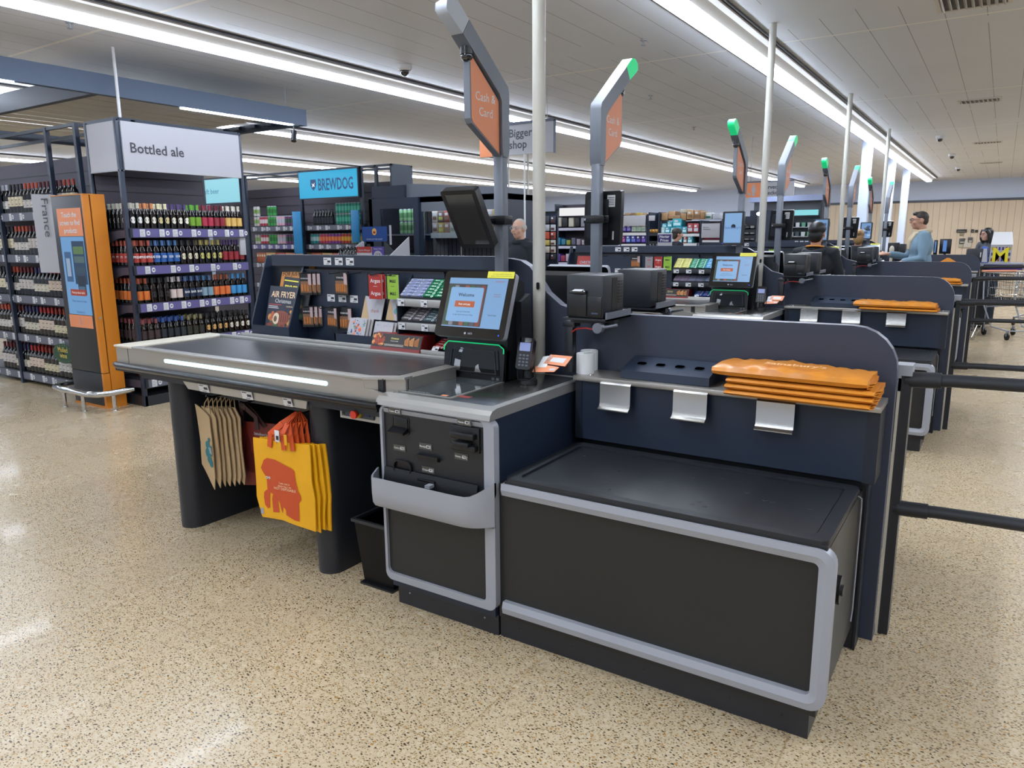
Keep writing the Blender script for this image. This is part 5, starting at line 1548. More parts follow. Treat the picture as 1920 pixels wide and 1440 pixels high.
# ---- touch screen totem
t = thing('product_finder_totem', 'tall orange and charcoal touch screen totem with a blue screen', 'touch screen totem', (-7.33, 3.77, 0))
m = MB(); m.rbox(-7.62, -7.07, 3.675, 3.86, .34, 1.995, 'charcoal', .004); m.rbox(-7.62, -7.07, 3.675, 3.86, .0, .335, 'charcoal', .004); m.build('casing', t)
m = MB(); m.box(-7.072, -7.035, 3.672, 3.725, .345, 1.995, 'orange_t'); m.box(-7.072, -7.028, 3.735, 3.865, .02, 1.995, 'orange_t'); m.box(-7.072, -7.040, 3.725, 3.735, .34, 1.99, '#4a2a14'); m.box(-7.072, -7.035, 3.672, 3.73, .02, .338, 'orange_t'); m.box(-7.62, -7.03, 3.670, 3.865, 0, .02, 'orange_t'); m.box(-7.62, -7.03, 3.672, 3.865, 1.995, 2.003, 'orange_t')
m.cyl((-7.035, 3.70, .87), (-7.03, 3.70, .87), .012, 'alu', 10)
m.build('side_door', t)
m = MB(); fo = Vector((-7.535, 3.674, 0))
m.rect(fo, X_, Z_, 0, .435, 1.625, 1.88, 'orange', .002)
for i, s in enumerate(('Touch the', 'screen to find', 'products')): m.text(s, fo + X_ * .217 + Z_ * (1.80 - i * .072), X_, Z_, .064, 'white', 'c', True, lift=.004)
m.build('orange_panel', t, smooth=False)
m = MB(); m.rect(fo, X_, Z_, 0, .42, .765, .885, 'orange', .002)
hc = fo + X_ * .21 + Z_ * .825 - Y_ * .003
m.ring([hc + X_ * a + Z_ * b for a, b in rr(0, -.012, .035, .04, .012, 3)], [hc + X_ * a + Z_ * b for a, b in rr(0, -.012, .027, .032, .009, 3)], (0, -.001, 0), 'signwhite'); m.ring([hc + X_ * a + Z_ * b for a, b in rr(-.005, .02, .012, .04, .005, 3)], [hc + X_ * a + Z_ * b for a, b in rr(-.005, .02, .006, .034, .002, 3)], (0, -.001, 0), 'signwhite')
m.build('hand_symbol_panel', t, smooth=False)
m = MB(); m.rect(fo, X_, Z_, .01, .43, .89, 1.62, 'e#6fa2d4', .002)
m.rect(fo, X_, Z_, .20, .42, 1.18, 1.58, 'e#27405e', .003)
for a, b, c, d, cc in ((.22, .40, 1.46, 1.53, '5a7a4a'), (.22, .40, 1.38, 1.44, '4f6a6a'), (.23, .39, 1.28, 1.34, '30485a'), (.05, .17, 1.20, 1.48, '3f5f88'), (.07, .14, 1.25, 1.42, 'a8bcd0'), (.24, .38, 1.08, 1.26, '20303f'), (.25, .36, 1.10, 1.16, '5f7f9a')): m.rect(fo, X_, Z_, a, b, c, d, 'e#' + cc, .0035)
m.rect(fo, X_, Z_, .09, .37, 1.07, 1.13, 'e#a0402c', .005); m.text('Find product aisle', fo + X_ * .23 + Z_ * 1.09, X_, Z_, .032, 'e#f0e8e8', 'c', lift=.006)
m.text('Press screen to begin', fo + X_ * .23 + Z_ * 1.01, X_, Z_, .03, 'e#20407a', 'c', lift=.004); m.text("Sainsbury's", fo + X_ * .23 + Z_ * .905, X_, Z_, .035, 'e#30507a', 'c', lift=.004)
m.build('display', t, smooth=False)
t = thing('guard_rail', 'low chrome bumper rail around the foot of the totem', 'guard rail', (-7.25, 3.55, 0))
m = MB(); m.tube([(-7.72, 3.80, .175), (-7.74, 3.62, .175), (-7.66, 3.52, .175), (-7.50, 3.50, .175), (-7.02, 3.50, .175), (-6.92, 3.54, .175), (-6.895, 3.62, .175), (-6.895, 3.86, .175)], .03, 'chrome', 14); m.build('rail', t)
for x, y in ((-7.47, 3.50), (-7.12, 3.50), (-6.896, 3.67)):
    m = MB(); m.lathe((x, y, 0), [(.028, 0), (.028, .006), (.018, .008), (.018, .16), (0, .16)], 'chrome', 14); m.build('foot', t)

# ---- back row of drinks shelving (facing -y at y = 8.5)
t = thing('craft_beer_shelving', 'dark shelving bays with slatted backs under the blue BREWDOG screen', 'shelving', (-9.6, 8.75, 0))
m = MB(); m.box(-12.6, -8.0, 8.92, 8.95, 0, 2.45, 'slat')
for i in range(13): m.box(-12.6, -8.0, 8.914, 8.92, .5 + i * .15, .51 + i * .15, '#1b181d')
m.build('slatwall_panel', t, smooth=False)
for x in (-12.55, -10.98, -9.60, -8.26, -7.95):
    m = MB(); m.box(x - .022, x + .022, 8.48, 8.52, 0, 2.66, 'navy'); m.build('upright', t)
m = MB(); m.box(-12.57, -7.63, 8.48, 8.51, 2.63, 2.66, 'navy'); m.box(-12.57, -7.63, 8.92, 8.95, 2.63, 2.66, 'navy'); m.box(-12.57, -12.54, 8.48, 8.95, 2.63, 2.66, 'navy'); m.box(-7.66, -7.63, 8.48, 8.95, 1.9, 2.66, 'navy'); m.build('top_rail', t)
BS = [1.80, 1.50, 1.19, .85, .5, .14]
for i, z in enumerate(BS):
    m = MB(); m.box(-10.96, -8.0, 8.52, 8.92, z - .03, z, 'charcoal'); m.box(-10.96, -8.0, 8.505, 8.52, z - .085, z + .003, 'charcoal')
    shelf_strip(m, (-10.94, 8.505, z - .08), X_, Y_, 1.3, .075, 'purple' if i == 1 else 'lblgrey', 7, 50 + i)
    shelf_strip(m, (-9.57, 8.505, z - .08), X_, Y_, 1.28, .075, 'lblgrey', 6, 60 + i)
    m.build('shelf', t, smooth=False)
CANS = [('#c9c4c0', '#8fae6a', 'striped pale green can'), ('#b03a4a', '#d8c8c8', 'red and white can'), ('#3f9a4a', '#2f7a3a', 'green can'), ('#d8a8b8', '#b8b8c0', 'pink can'), ('#6a3a6a', '#2a4a3a', 'purple and green can'), ('#8a6a7a', '#5a4a7a', 'mauve can')]
CANB = [('#2a8a88', '#a8c8c8', 'teal can'), ('#b03a5a', '#e07a4a', 'crimson can'), ('#8a3a8a', '#e0803a', 'purple and orange can'), ('#b03a30', '#d8a030', 'red and gold can'), ('#7aa08a', '#c8b060', 'sage can')]
for row, (lst, xa, n_) in enumerate(((CANS, -10.90, 17), (CANB, -9.52, 17))):
    for si in (0, 1):
        if row == 1 and si == 0:
            st = Stock(ale_mesh('#20242c', '#1a1a1e', None, 'bottle_glass', h=.25, nm='beer_bottle'))
            for c in range(7): st.put(-9.30 + c * .065 - .12, 8.60, 1.801, 'black beer bottle under the BREWDOG screen', 'beer bottle', 'black beer bottles under the screen')
            st = Stock(can_mesh('#1f7f6a', '#45a88c'))
            for q in range(2):
                for c in range(9): st.put(-8.90 + c * .068, 8.60, 1.801 + q * .169, 'emerald can under the BREWDOG screen, %s layer' % ['lower', 'upper'][q], 'drink can', 'emerald cans %s layer' % ['lower', 'upper'][q])
            continue
        for ki, (c1, c2, nm) in enumerate(lst):
            st = Stock(can_mesh(c1, c2))
            for c in range(n_ * ki // len(lst), n_ * (ki + 1) // len(lst)):
                for q in range(2 if (si == 0 and ki in (0, 2)) else 1):
                    st.put(xa + c * .072, 8.60, BS[si] + .001 + q * .169, '%s, %s shelf, %s craft bay' % (nm, ['upper', 'second'][si], ['left', 'right'][row]), 'drink can', '%s, %s shelf %s bay' % (nm, ['upper', 'second'][si], ['left', 'right'][row]))
    for ci in range(5):
        m = MB(); x = xa + ci * .25
        m.rbox(x, x + .24, 8.56, 8.75, 1.191, 1.36, ['#b5603a', '#c9a060', '#a84a3a', '#c07a4a', '#b8a080'][ci], .004)
        for a in range(4): m.slab([(x + .03 + a * .06 + .022 * math.cos(R_(q)), 8.559, 1.31 + .022 * math.sin(R_(q))) for q in range(0, 360, 45)], (0, -.001, 0), '#d8c8b0')
        m.build('drinks_multipack', label='cardboard drinks multipack %d along the third shelf, %s craft bay' % (ci + 1, ['left', 'right'][row]), cat='multipack', group='multipacks on the third craft shelf')
t = thing('screen_sign', 'bright blue lit BREWDOG screen above the craft shelving', 'sign', (-8.93, 8.45, 2.21))
m = MB(); m.box(-9.59, -8.27, 8.44, 8.48, 2.205, 2.64, 'navy'); m.build('frame', t, smooth=False)
m = MB(); o = Vector((-9.575, 8.438, 2.22)); m.rect(o, X_, Z_, 0, 1.29, 0, .405, 'e#14b4e6', 0)
m.text('BREWDOG', o + X_ * .44 + Z_ * .115, X_, Z_, .25, 'e#12407a', 'l', True, lift=.003, sx=.62)
m.slab([o + X_ * (.33 + a) + Z_ * (.20 + b) - Y_ * .001 for a, b in ((-.06, .085), (.06, .085), (.065, 0), (.04, -.05), (0, -.085), (-.04, -.05), (-.065, 0))], (0, -.002, 0), 'e#12407a')
m.slab([o + X_ * (.33 + a) + Z_ * (.20 + b) - Y_ * .003 for a, b in ((-.03, .03), (-.01, .015), (.02, .02), (.035, .04), (.025, 0), (.03, -.03), (0, -.02), (-.03, -.035), (-.02, -.005))], (0, -.002, 0), 'e#e8f8ff')
m.build('display', t, smooth=False)
t = thing('screen_sign', 'pale cyan lit Craft beer screen seen through the end of the ale bay', 'sign', (-11.6, 8.45, 2.21))
m = MB(); m.box(-12.2, -11.0, 8.44, 8.48, 2.2, 2.64, 'navy'); m.build('frame', t, smooth=False)
m = MB(); o = Vector((-12.18, 8.438, 2.22)); m.rect(o, X_, Z_, 0, 1.15, 0, .405, 'e#9ce4f4', 0); m.text('Craft beer', o + X_ * .0 + Z_ * .16, X_, Z_, .13, 'e#3a7aa8', 'l', lift=.003); m.build('display', t, smooth=False)
for i, (a, b, c, d) in enumerate(((-9.73, -9.53, 1.35, 2.02), (-8.41, -8.25, 1.53, 2.01))):
    m = MB(); m.rbox(a, b, 8.39, 8.41, c, d, '#1b7fb4', .003); m.box(a + .01, b - .01, 8.41, 8.48, c + .3, c + .34, 'navy'); m.build('upright_sign', label='plain blue upright shelf blade at the %s of the BREWDOG bay' % ['left', 'right'][i], cat='shelf blade', group='blue shelf blades')

# ---- glass fronted spirits cabinet
t = thing('spirits_cabinet', 'navy spirits cabinet with a glazed end and sliding glass front', 'display cabinet', (-6.6, 8.3, 0))
m = MB()
m.box(-7.46, -7.40, 7.80, 8.7, 0, 2.13, 'navy'); m.ring([(-7.46, 7.80, 0), (-6.57, 7.80, 0), (-6.57, 7.80, 2.12), (-7.46, 7.80, 2.12)], [(-7.25, 7.80, .5), (-6.66, 7.80, .5), (-6.66, 7.80, 1.98), (-7.25, 7.80, 1.98)], (0, .04, 0), 'navy')
m.box(-7.46, -5.2, 7.84, 8.7, 2.05, 2.12, 'navy'); m.box(-7.46, -5.2, 8.66, 8.7, 0, 2.12, 'cabback'); m.box(-7.46, -5.2, 7.84, 8.7, 0, .2, 'navy')
m.box(-6.60, -6.55, 7.84, 7.9, 0, 2.12, 'navy'); m.box(-6.55, -5.2, 7.84, 7.88, 1.93, 2.12, 'polegrey'); m.box(-5.24, -5.2, 7.84, 8.7, 0, 2.12, 'navy')
for q in range(26): m.box(-7.2 + q * .075, -7.19 + q * .075, 8.655, 8.66, 1.2, 2.05, 'charcoal')
m.build('carcass', t, smooth=False)
for z in (.62, 1.05, 1.64):
    m = MB(); m.box(-7.38, -5.25, 7.98, 8.64, z - .02, z, 'silver'); m.box(-6.5, -5.25, 7.965, 7.98, z - .06, z + .01, 'paper'); m.build('shelf', t, smooth=False)
m = MB(); m.box(-7.25, -6.66, 7.815, 7.822, .5, 1.98, 'glassclr'); m.build('glass_end', t, smooth=False)
for xa in (-6.53, -5.90):
    m = MB(); m.box(xa, xa + .62, 7.865, 7.871, .22, 1.92, 'glassclr'); m.box(xa + .61, xa + .62, 7.86, 7.876, .22, 1.92, 'alu'); m.build('glass_door', t, smooth=False)
m = MB(); m.box(-5.252, -5.242, 7.9, 7.91, .3, 1.9, 'diffuser'); m.build('added_shelf_light', t, smooth=False)  # glowing strip added to brighten the cabinet interior
m = MB(); m.box(-7.3, -5.35, 7.93, 7.96, 2.03, 2.045, 'diffuser'); m.build('added_top_light', t, smooth=False)  # added glowing bar under the top, lifts the dark shelves behind the glass
t = thing('cabinet_canopy', 'navy and grey box canopy standing above the spirits cabinet', 'canopy', (-6.8, 8.2, 2.12))
m = MB(); m.box(-7.45, -6.85, 7.86, 8.6, 2.125, 2.29, 'navy'); m.slab([(-6.85, 7.9, 2.125), (-5.3, 7.9, 2.125), (-5.3, 7.9, 2.2), (-6.85, 7.9, 2.31)], (0, .6, 0), 'polegrey'); m.build('body', t, smooth=False)
st = Stock(can_mesh('#8fb884', '#5f8f5a', .17, .034))
for q in range(2):
    for c in range(6): st.put(-7.08 + c * .075, 8.05, 1.641 + q * .171, 'green can stacked in the glazed cabinet end, %s layer' % ['lower', 'upper'][q], 'drink can', 'green cans in the cabinet end, %s layer' % ['lower', 'upper'][q])
st = Stock(ale_mesh('#c9cdd0', '#d8d0c0', 'paper', 'glassclr', h=.27, nm='spirit_bottle'))
for c in range(6): st.put(-6.98 + c * .068, 8.04, 1.051, 'clear spirit bottle with white label in the cabinet end', 'spirit bottle', 'clear spirit bottles in the cabinet end')
st = Stock(wine_mesh('#c9bf9f', '#c4c0b4'))
for c in range(8): st.put(-6.50 + c * .07, 8.03, 1.051, 'cream-labelled dark bottle behind the sliding glass', 'bottle', 'dark cream-labelled bottles in the cabinet')
st = Stock(ale_mesh('#b8c8d8', '#3a4a8a', None, 'bottle_glass', h=.26, nm='spirit_bottle'))
for c in range(5): st.put(-5.90 + c * .085, 8.03, 1.051, 'dark spirit bottle with pale blue label right in the cabinet', 'spirit bottle', 'pale blue labelled bottles in the cabinet')
BX = ['#b8a8a0', '#a8584a', '#7a5a48', '#c8bcae', '#8a7060', '#b89a50', '#9aa0a4', '#a84438', '#6f5a54', '#c8c060', '#a07a68', '#8f9a90']
for q in range(2):
    for c in range(12):
        m = MB(); x = -6.50 + c * .1; z = 1.641 + q * .15
        h = .145
        m.rbox(x, x + .092, 8.0, 8.16, z, z + h, BX[(c * 5 + q * 3) % 12], .003); m.rect((x, 7.9995, z), X_, Z_, .012, .08, .03, .07, BX[(c * 7 + 2) % 12], .0006); m.rect((x, 7.9995, z), X_, Z_, .02, .07, .085, .12, 'paper', .0006)
        m.build('spirit_box', label='small %s spirit carton, place %d of the %s layer behind the glass' % ('printed', c + 1, ['lower', 'upper'][q]), cat='carton', group='spirit cartons behind the sliding glass')
# promotional stand in front of the cabinet
t = thing('promotion_stand', 'white tiered promotion stand with blue poster in front of the cabinet', 'promotion stand', (-6.95, 7.3, 0))
m = MB(); m.box(-7.5, -6.55, 7.32, 7.62, 0, 1.22, 'signwhite'); m.slab([(-7.5, 7.14, 1.22), (-7.5, 7.62, 1.30), (-7.5, 7.62, 1.2), (-7.5, 7.14, 1.2)], (.95, 0, 0), 'signwhite'); m.slab([(-7.52, 7.1, 1.24), (-7.42, 7.62, 1.56), (-7.42, 7.62, 1.2), (-7.52, 7.1, 1.2)], (.015, 0, 0), 'signwhite'); m.slab([(-6.66, 7.1, 1.24), (-6.60, 7.62, 1.60), (-6.60, 7.62, 1.2), (-6.66, 7.1, 1.2)], (.015, 0, 0), 'signwhite')
m.box(-6.69, -6.66, 7.35, 7.36, 1.5, 1.75, 'signwhite'); m.build('body', t, smooth=False)
m = MB(); o = Vector((-7.12, 7.30, 1.545)); m.slab([o, o + X_ * .43, o + X_ * .43 + Z_ * .19, o + Z_ * .19], (0, .01, 0), '#17407f')
m.text('DAWN OF THE CRAFT', o + X_ * .215 + Z_ * .018, X_, Z_, .028, 'signwhite', 'c', True, lift=.001); m.slab([o + X_ * (.215 + .04 * math.cos(R_(a))) + Z_ * (.125 + .045 * math.sin(R_(a))) for a in range(0, 360, 30)], (0, -.001, 0), '#d8a050'); m.slab([o + X_ * (.215 + .022 * math.cos(R_(a))) + Z_ * (.115 + .018 * math.sin(R_(a))) - Y_ * .001 for a in range(0, 360, 30)], (0, -.001, 0), '#7a2a1a')
m.build('poster', t, smooth=False)
m = MB(); o = Vector((-7.02, 7.08, 1.33)); m.slab([o, o + X_ * .26, o + X_ * .26 + Z_ * .15, o + Z_ * .15], (0, .008, 0), 'signwhite'); m.rect(o, X_, Z_, 0, .26, .075, .15, '#a03028', .001); m.text('Captain Morgan', o + X_ * .13 + Z_ * .095, X_, Z_, .034, 'signwhite', 'c', True, lift=.002)
m.slab([o + X_ * .27, o + X_ * .47, o + X_ * .47 + Z_ * .15, o + X_ * .27 + Z_ * .15], (0, .008, 0), '#4d3f86'); m.text('Nectar Price', o + X_ * .37 + Z_ * .115, X_, Z_, .028, 'signwhite', 'c', True, lift=.001)
m.slab([o + X_ * (.37 + .07 * math.cos(R_(a))) + Z_ * (.045 + .055 * math.sin(R_(a))) - Y_ * .001 for a in range(0, 360, 30)], (0, -.001, 0), 'signwhite'); m.text('\u00a319', o + X_ * .37 + Z_ * .025 - Y_ * .003, X_, Z_, .06, '#30305a', 'c', True, lift=.001)
m.build('price_board', t, smooth=False)
st = Stock(ale_mesh('#cfcabf', '#15151a', None, 'bottle_glass', h=.20, nm='spirit_bottle'))
for c in range(7):
    for rw in range(2): st.put(-7.44 + c * .062, 7.2 + rw * .085, 1.262 + rw * .015, 'small dark white-labelled bottle on the promotion stand', 'spirit bottle', 'rum bottles on the promotion stand')

# ---- hanging canopy above the drinks area
t = thing('ceiling_raft', 'dark hanging beam frame with slats and slim lights above the drinks bays', 'ceiling raft', (-8.5, 3.0, 2.9))
m = MB(); m.box(-7.22, -7.15, -1.0, 6.48, 2.915, 3.10, 'beam'); m.build('long_beam', t, smooth=False)
mat('beamx', '#2b3342', 0.5)
m = MB(); m.box(-11.2, -7.22, 3.95, 4.02, 2.915, 3.10, 'beamx'); m.box(-11.2, -7.22, 6.41, 6.48, 2.915, 3.0, 'beamx'); m.box(-11.27, -11.2, -1, 6.48, 2.915, 3.1, 'beamx'); m.build('cross_beam', t, smooth=False)
for i in range(12):
    m = MB(); x = -10.95 + i * .31; m.box(x, x + .285, 4.03, 6.38 - .02 * i, 2.985, 3.0, 'ceilwhite'); m.box(x + .03, x + .2, 6.36, 6.40, 2.95, 2.99, 'beamx'); m.build('slat', t, smooth=False)
for (ya, yb) in ((4.85, 6.35), (1.6, 3.28)):
    m = MB(); m.box(-7.215, -7.165, ya, yb, 2.902, 2.916, 'diffuser'); m.build('slim_light', t, smooth=False)
for (x, y) in ((-7.18, 1.0), (-7.18, 6.2), (-10.8, 1.0), (-10.8, 6.2)):
    m = MB(); m.cyl((x, y, 3.1), (x, y, CEIL - .001), .006, 'silver', 8); m.build('hanger', t)
t = thing('spotlight', 'small black spotlight hanging at the end of the dark ceiling raft', 'spotlight', (-7.19, 6.3, 2.9))
XFS.append(Matrix.Translation((.23, .33, 0)))
m = MB(); m.cyl((-7.42, 5.98, 2.84), (-7.39, 5.94, 2.72), .032, 'black', 14); m.build('head', t)
m = MB(); m.cyl((-7.42, 5.98, 2.915), (-7.42, 5.98, 2.84), .008, 'black', 8); m.box(-7.47, -7.37, 5.95, 6.01, 2.90, 2.916, 'black'); m.build('bracket', t)
XFS.pop()
t.location = (-7.19, 6.3, 2.9)
t = thing('suspension_tube', 'thin white tube running from the ale bay header up to the ceiling', 'tube', (-7.0, 4.1, 2.66))
m = MB(); m.cyl((-7.0, 4.08, 2.66), (-7.0, 4.08, CEIL - .002), .014, 'white', 12); m.box(-7.02, -6.80, 4.06, 4.10, 2.65, 2.665, 'navy'); m.build('tube', t)
# ================================================================ far part of the store
CAMP = Vector((0, 0, 1.58))
def AT(px, py, Y):
    """world x, z of a measured sight line where it meets the vertical plane y = Y"""
    d = RX * (px - 960) + RY * (py - 720) + RZ * 0
    d = Vector(((px - 960) * RX.x + (py - 720) * RY.x + 1388.4 * RZ.x, (px - 960) * RX.y + (py - 720) * RY.y + 1388.4 * RZ.y, (px - 960) * RX.z + (py - 720) * RY.z + 1388.4 * RZ.z))
    p = CAMP + d * (Y / d.y)
    return p.x, p.z

def goods(px0, px1, py0, py1, Y, dep, col, name, label, cat, group=None, deco=None, txt=None):
    x0, _ = AT(px0, (py0 + py1) / 2, Y); x1, _ = AT(px1, (py0 + py1) / 2, Y)
    _, z1 = AT((px0 + px1) / 2, py0, Y); _, z0 = AT((px0 + px1) / 2, py1, Y)
    m = MB(); m.rbox(x0, x1, Y, Y + dep, z0, z1, col, .008)
    w_ = x1 - x0; h = z1 - z0; o = Vector((x0, Y - .001, z0))
    if deco:
        m.rect(o, X_, Z_, w_ * .12, w_ * .88, h * .15, h * .5, deco, .0015); m.rect(o, X_, Z_, w_ * .2, w_ * .6, h * .6, h * .82, 'paper', .0015)
    if txt:
        for i, s in enumerate(txt): m.text(s, o + X_ * (w_ * .1) + Z_ * (h * (.70 - .14 * i)), X_, Z_, h * .13, 'ink', 'l', lift=.003)
    return m.build(name, label=label, cat=cat, group=group)

def bay(px0, px1, pytop, Y, dep, shelves, label, backcol='slat', stripcol='paper'):
    x0, _ = AT(px0, 440, Y); x1, _ = AT(px1, 440, Y); _, zt = AT((px0 + px1) / 2, pytop, Y)
    t = thing('shelving_bay', label, 'shelving bay', ((x0 + x1) / 2, Y + dep / 2, 0), 'shelving bays at the back of the store')
    m = MB(); m.box(x0, x1, Y + dep - .03, Y + dep, 0, zt, backcol); m.box(x0, x0 + .03, Y, Y + dep, 0, zt, 'navy'); m.box(x1 - .03, x1, Y, Y + dep, 0, zt, 'navy'); m.box(x0, x1, Y, Y + dep, 0, .15, 'charcoal'); m.build('frame', t, smooth=False)
    for py in shelves:
        _, z = AT((px0 + px1) / 2, py, Y)
        m = MB(); m.box(x0 + .03, x1 - .03, Y + .01, Y + dep - .03, z - .03, z - .002, 'silver'); m.box(x0 + .03, x1 - .03, Y - .012, Y + .01, z - .06, z - .002, stripcol); m.build('shelf', t, smooth=False)
    return t

YB1 = 15.0
bay(1040, 1102, 382, YB1, .5, [427, 461, 492], 'tall bay with handbags on top and toys in nets, left of the second monitor', 'slat', '#b9b8cc')
bay(1163, 1214, 402, YB1, .5, [436, 457, 478], 'white backed bay of purple boxes right of the second monitor')
bay(1215, 1236, 398, YB1, .5, [437, 452, 466], 'narrow dark bay with gold tins', 'navy', 'charcoal')
bay(1237, 1314, 414, YB1, .5, [438, 456, 478], 'bay of teal paper packs under brown cartons')
bay(1315, 1352, 414, YB1, .5, [450, 463, 476], 'bay under the Express healthcare board')
bay(1352, 1418, 405, YB1 + .6, .5, [418, 430, 441, 452, 463], 'dark bay of small white packs left of the third sign pole', 'navy', 'charcoal')
COLS = ['#c8c4c0', '#2b2b33', '#3b6f9a', '#8a3a4a', '#c9b8a8', '#5a4f7a', '#b0a060', '#a8a8b8', '#6a2a5a', '#d0d0d4']
# handbag row
for i in range(5):
    goods(1043 + i * 11.5, 1052 + i * 11.5, 408, 425, YB1 + .03, .15, ['#b8b4ac', '#25262c', '#c6c2b4', '#1f2026', '#8f8f9c'][i], 'handbag', '%s handbag on the top shelf, %s of five' % (['pale', 'black', 'cream', 'black and white', 'grey'][i], ['first', 'second', 'third', 'fourth', 'last'][i]), 'handbag', 'handbags on the top shelf')
for i in range(6):
    goods(1043 + i * 9.5, 1050 + i * 9.5, 446 + (i % 3) * 2, 459, YB1 + .03, .2, ['#2a7fa8', '#2f6f8a', '#8a8a3a', '#55586a', '#8a8090', '#9a8f98'][i], 'toy_pack', 'small %s toy pack, number %d along the middle shelf of the handbag bay' % (['blue', 'teal', 'olive', 'slate', 'mauve', 'grey'][i], i + 1), 'toy pack', 'toy packs on the middle shelf')
for i in range(6):
    goods(1042 + i * 9.5, 1050 + i * 9.5, 476 + (i % 2) * 3, 490, YB1 + .03, .2, ['#5a3f9a', '#8a2a4a', '#b0a8b8', '#6a4f9a', '#4f4a5a', '#a8304a'][i], 'toy_pack', 'bagged toy, number %d along the lower shelf of the handbag bay' % (i + 1), 'toy pack', 'toy packs on the lower shelf')
t = thing('light_box', 'bright white blank light box above the handbags', 'light box', (-8.2, YB1, 2.0))
x0, z0 = AT(1048, 406, YB1 - .05); x1, z1 = AT(1097, 388, YB1 - .05)
m = MB(); m.box(x0, x1, YB1 - .05, YB1, z0, z1, 'navy'); m.rect((x0, YB1 - .051, z0), X_, Z_, .01, x1 - x0 - .01, .01, z1 - z0 - .01, 'e#ffffff', .001); m.build('panel', t, smooth=False)
x0, z0 = AT(948, 402, 12.0); x1, z1 = AT(963, 377, 12.0)
m = MB(); m.box(x0, x1, 12, 12.06, z0, z1, 'polelite'); m.rect((x0, 11.999, z0), X_, Z_, .015, x1 - x0 - .03, .015, z1 - z0 - .015, 'e#fff4e6', .001); m.box(x0 + .05, x0 + .07, 12.01, 12.04, z1, CEIL - .001, 'polelite'); m.build('light_box', label='small cream light box left of the old man', cat='light box')
x0, z0 = AT(972, 402, 13.0); x1, z1 = AT(1003, 390, 13.0)
m = MB(); m.box(x0, x1, 13, 13.06, z0, z1, 'polelite'); m.rect((x0, 12.999, z0), X_, Z_, .015, x1 - x0 - .03, .015, z1 - z0 - .015, 'e#fff6ec', .001); m.box(x0 + .2, x0 + .23, 13.01, 13.04, z1, CEIL - .001, 'polelite'); m.build('light_box', label='wide cream light box right behind the old man', cat='light box')
# board and boxes right of monitor 2
goods(1165, 1210, 404, 424, YB1 - .04, .03, 'signwhite', 'header_board', 'blank white header board over the purple boxes', 'header board')
for i in range(5):
    goods(1166 + i * 9, 1174 + i * 9, 421, 434, YB1 + .02, .2, '#4a3f9a' if i < 2 else '#b9c4b8', 'tissue_box', '%s box on the upper shelf beside the second monitor, number %d' % ('violet' if i < 2 else 'pale green', i + 1), 'carton', 'boxes on the upper shelf', '#8a80c0' if i < 2 else '#8aa890')
for i in range(5):
    goods(1164 + i * 9.6, 1172.5 + i * 9.6, 441, 455, YB1 + .02, .2, ['#7a2a7a', '#2f4fa0', '#3a3a90', '#2a2560', '#3f2f8a'][i], 'carton', 'purple blue box on the lower shelf beside the second monitor, number %d' % (i + 1), 'carton', 'boxes on the lower shelf', ['#c07aa8', '#8ab0e0', '#6a80d0', '#5a50b0', '#7a60b8'][i])
for i in range(4): goods(1171 + i * 11, 1180 + i * 11, 399, 404, YB1 + .1, .3, ['#a88a68', '#8f7350', '#c9a850', '#b09878'][i], 'carton', 'brown carton lying on top of the purple bay, number %d' % (i + 1), 'carton', 'cartons on top of the purple bay')
for i in range(3): goods(1217 + i * 6, 1222 + i * 6, 430, 436, YB1 + .02, .1, '#c08a2a', 'tin', 'gold tin on the narrow bay, %s of three' % ['left', 'middle', 'right'][i], 'tin', 'gold tins', '#8a5a1a')
for i in range(3): goods(1217 + i * 6, 1222 + i * 6, 455, 465, YB1 + .02, .1, '#2f3648', 'pouch', 'dark pouch on the narrow bay, %s of three' % ['left', 'middle', 'right'][i], 'pouch', 'dark pouches', '#8f98a8')
goods(1216, 1228, 404, 414, YB1 - .03, .02, 'signwhite', 'notice', 'small white notice on top of the narrow bay', 'notice')
# cartons and teal packs
for i, (a, b, c, d) in enumerate(((1240, 1252, 399, 413), (1253, 1266, 396, 410), (1262, 1276, 404, 414), (1276, 1287, 400, 413), (1288, 1300, 394, 411), (1301, 1313, 394, 411), (1313, 1321, 397, 411), (1275, 1288, 392, 399))):
    goods(a, b, c, d, YB1 + .05 + .03 * (i % 2), .35, ['#9c7a58', '#a8845e', '#8f7050', '#a07c56', '#b08a60', '#a8825a', '#94704a', '#b5b0a0'][i], 'cardboard_carton', 'brown cardboard carton in the row above the teal packs, number %d from the left' % (i + 1), 'carton', 'brown cartons along the top', '#7a5c3c' if i in (4, 5) else None)
k = 0
for (a, b, c, d, cc) in ((1241, 1250, 419, 426, '#2a9aa8'), (1251, 1260, 415, 426, '#2f98a8'), (1261, 1278, 410, 425, '#2aa0b0'), (1238, 1246, 426, 437, '#a8c8cc'), (1247, 1256, 425, 437, '#2f8fa0'), (1257, 1266, 426, 437, '#35a0ae'), (1267, 1278, 425, 437, '#2c94a8'), (1279, 1288, 425, 437, '#3f9fb0'), (1259, 1267, 441, 456, '#2a98aa'), (1269, 1279, 441, 456, '#38a4b4'), (1281, 1288, 442, 456, '#a03a3a'), (1289, 1298, 443, 456, '#3a9aa8')):
    k += 1; goods(a, b, c, d, YB1 + .01 + (.03 if d < 427 else 0), .25, cc, 'paper_pack', 'teal wrapped paper pack number %d in the bay under the cartons' % k if cc not in ('#a8c8cc', '#a03a3a') else ('pale blue wrapped pack at the left of the teal packs' if cc == '#a8c8cc' else 'red pack among the teal packs on the lower shelf'), 'paper pack', 'teal packs under the cartons', '#bfe4e8')
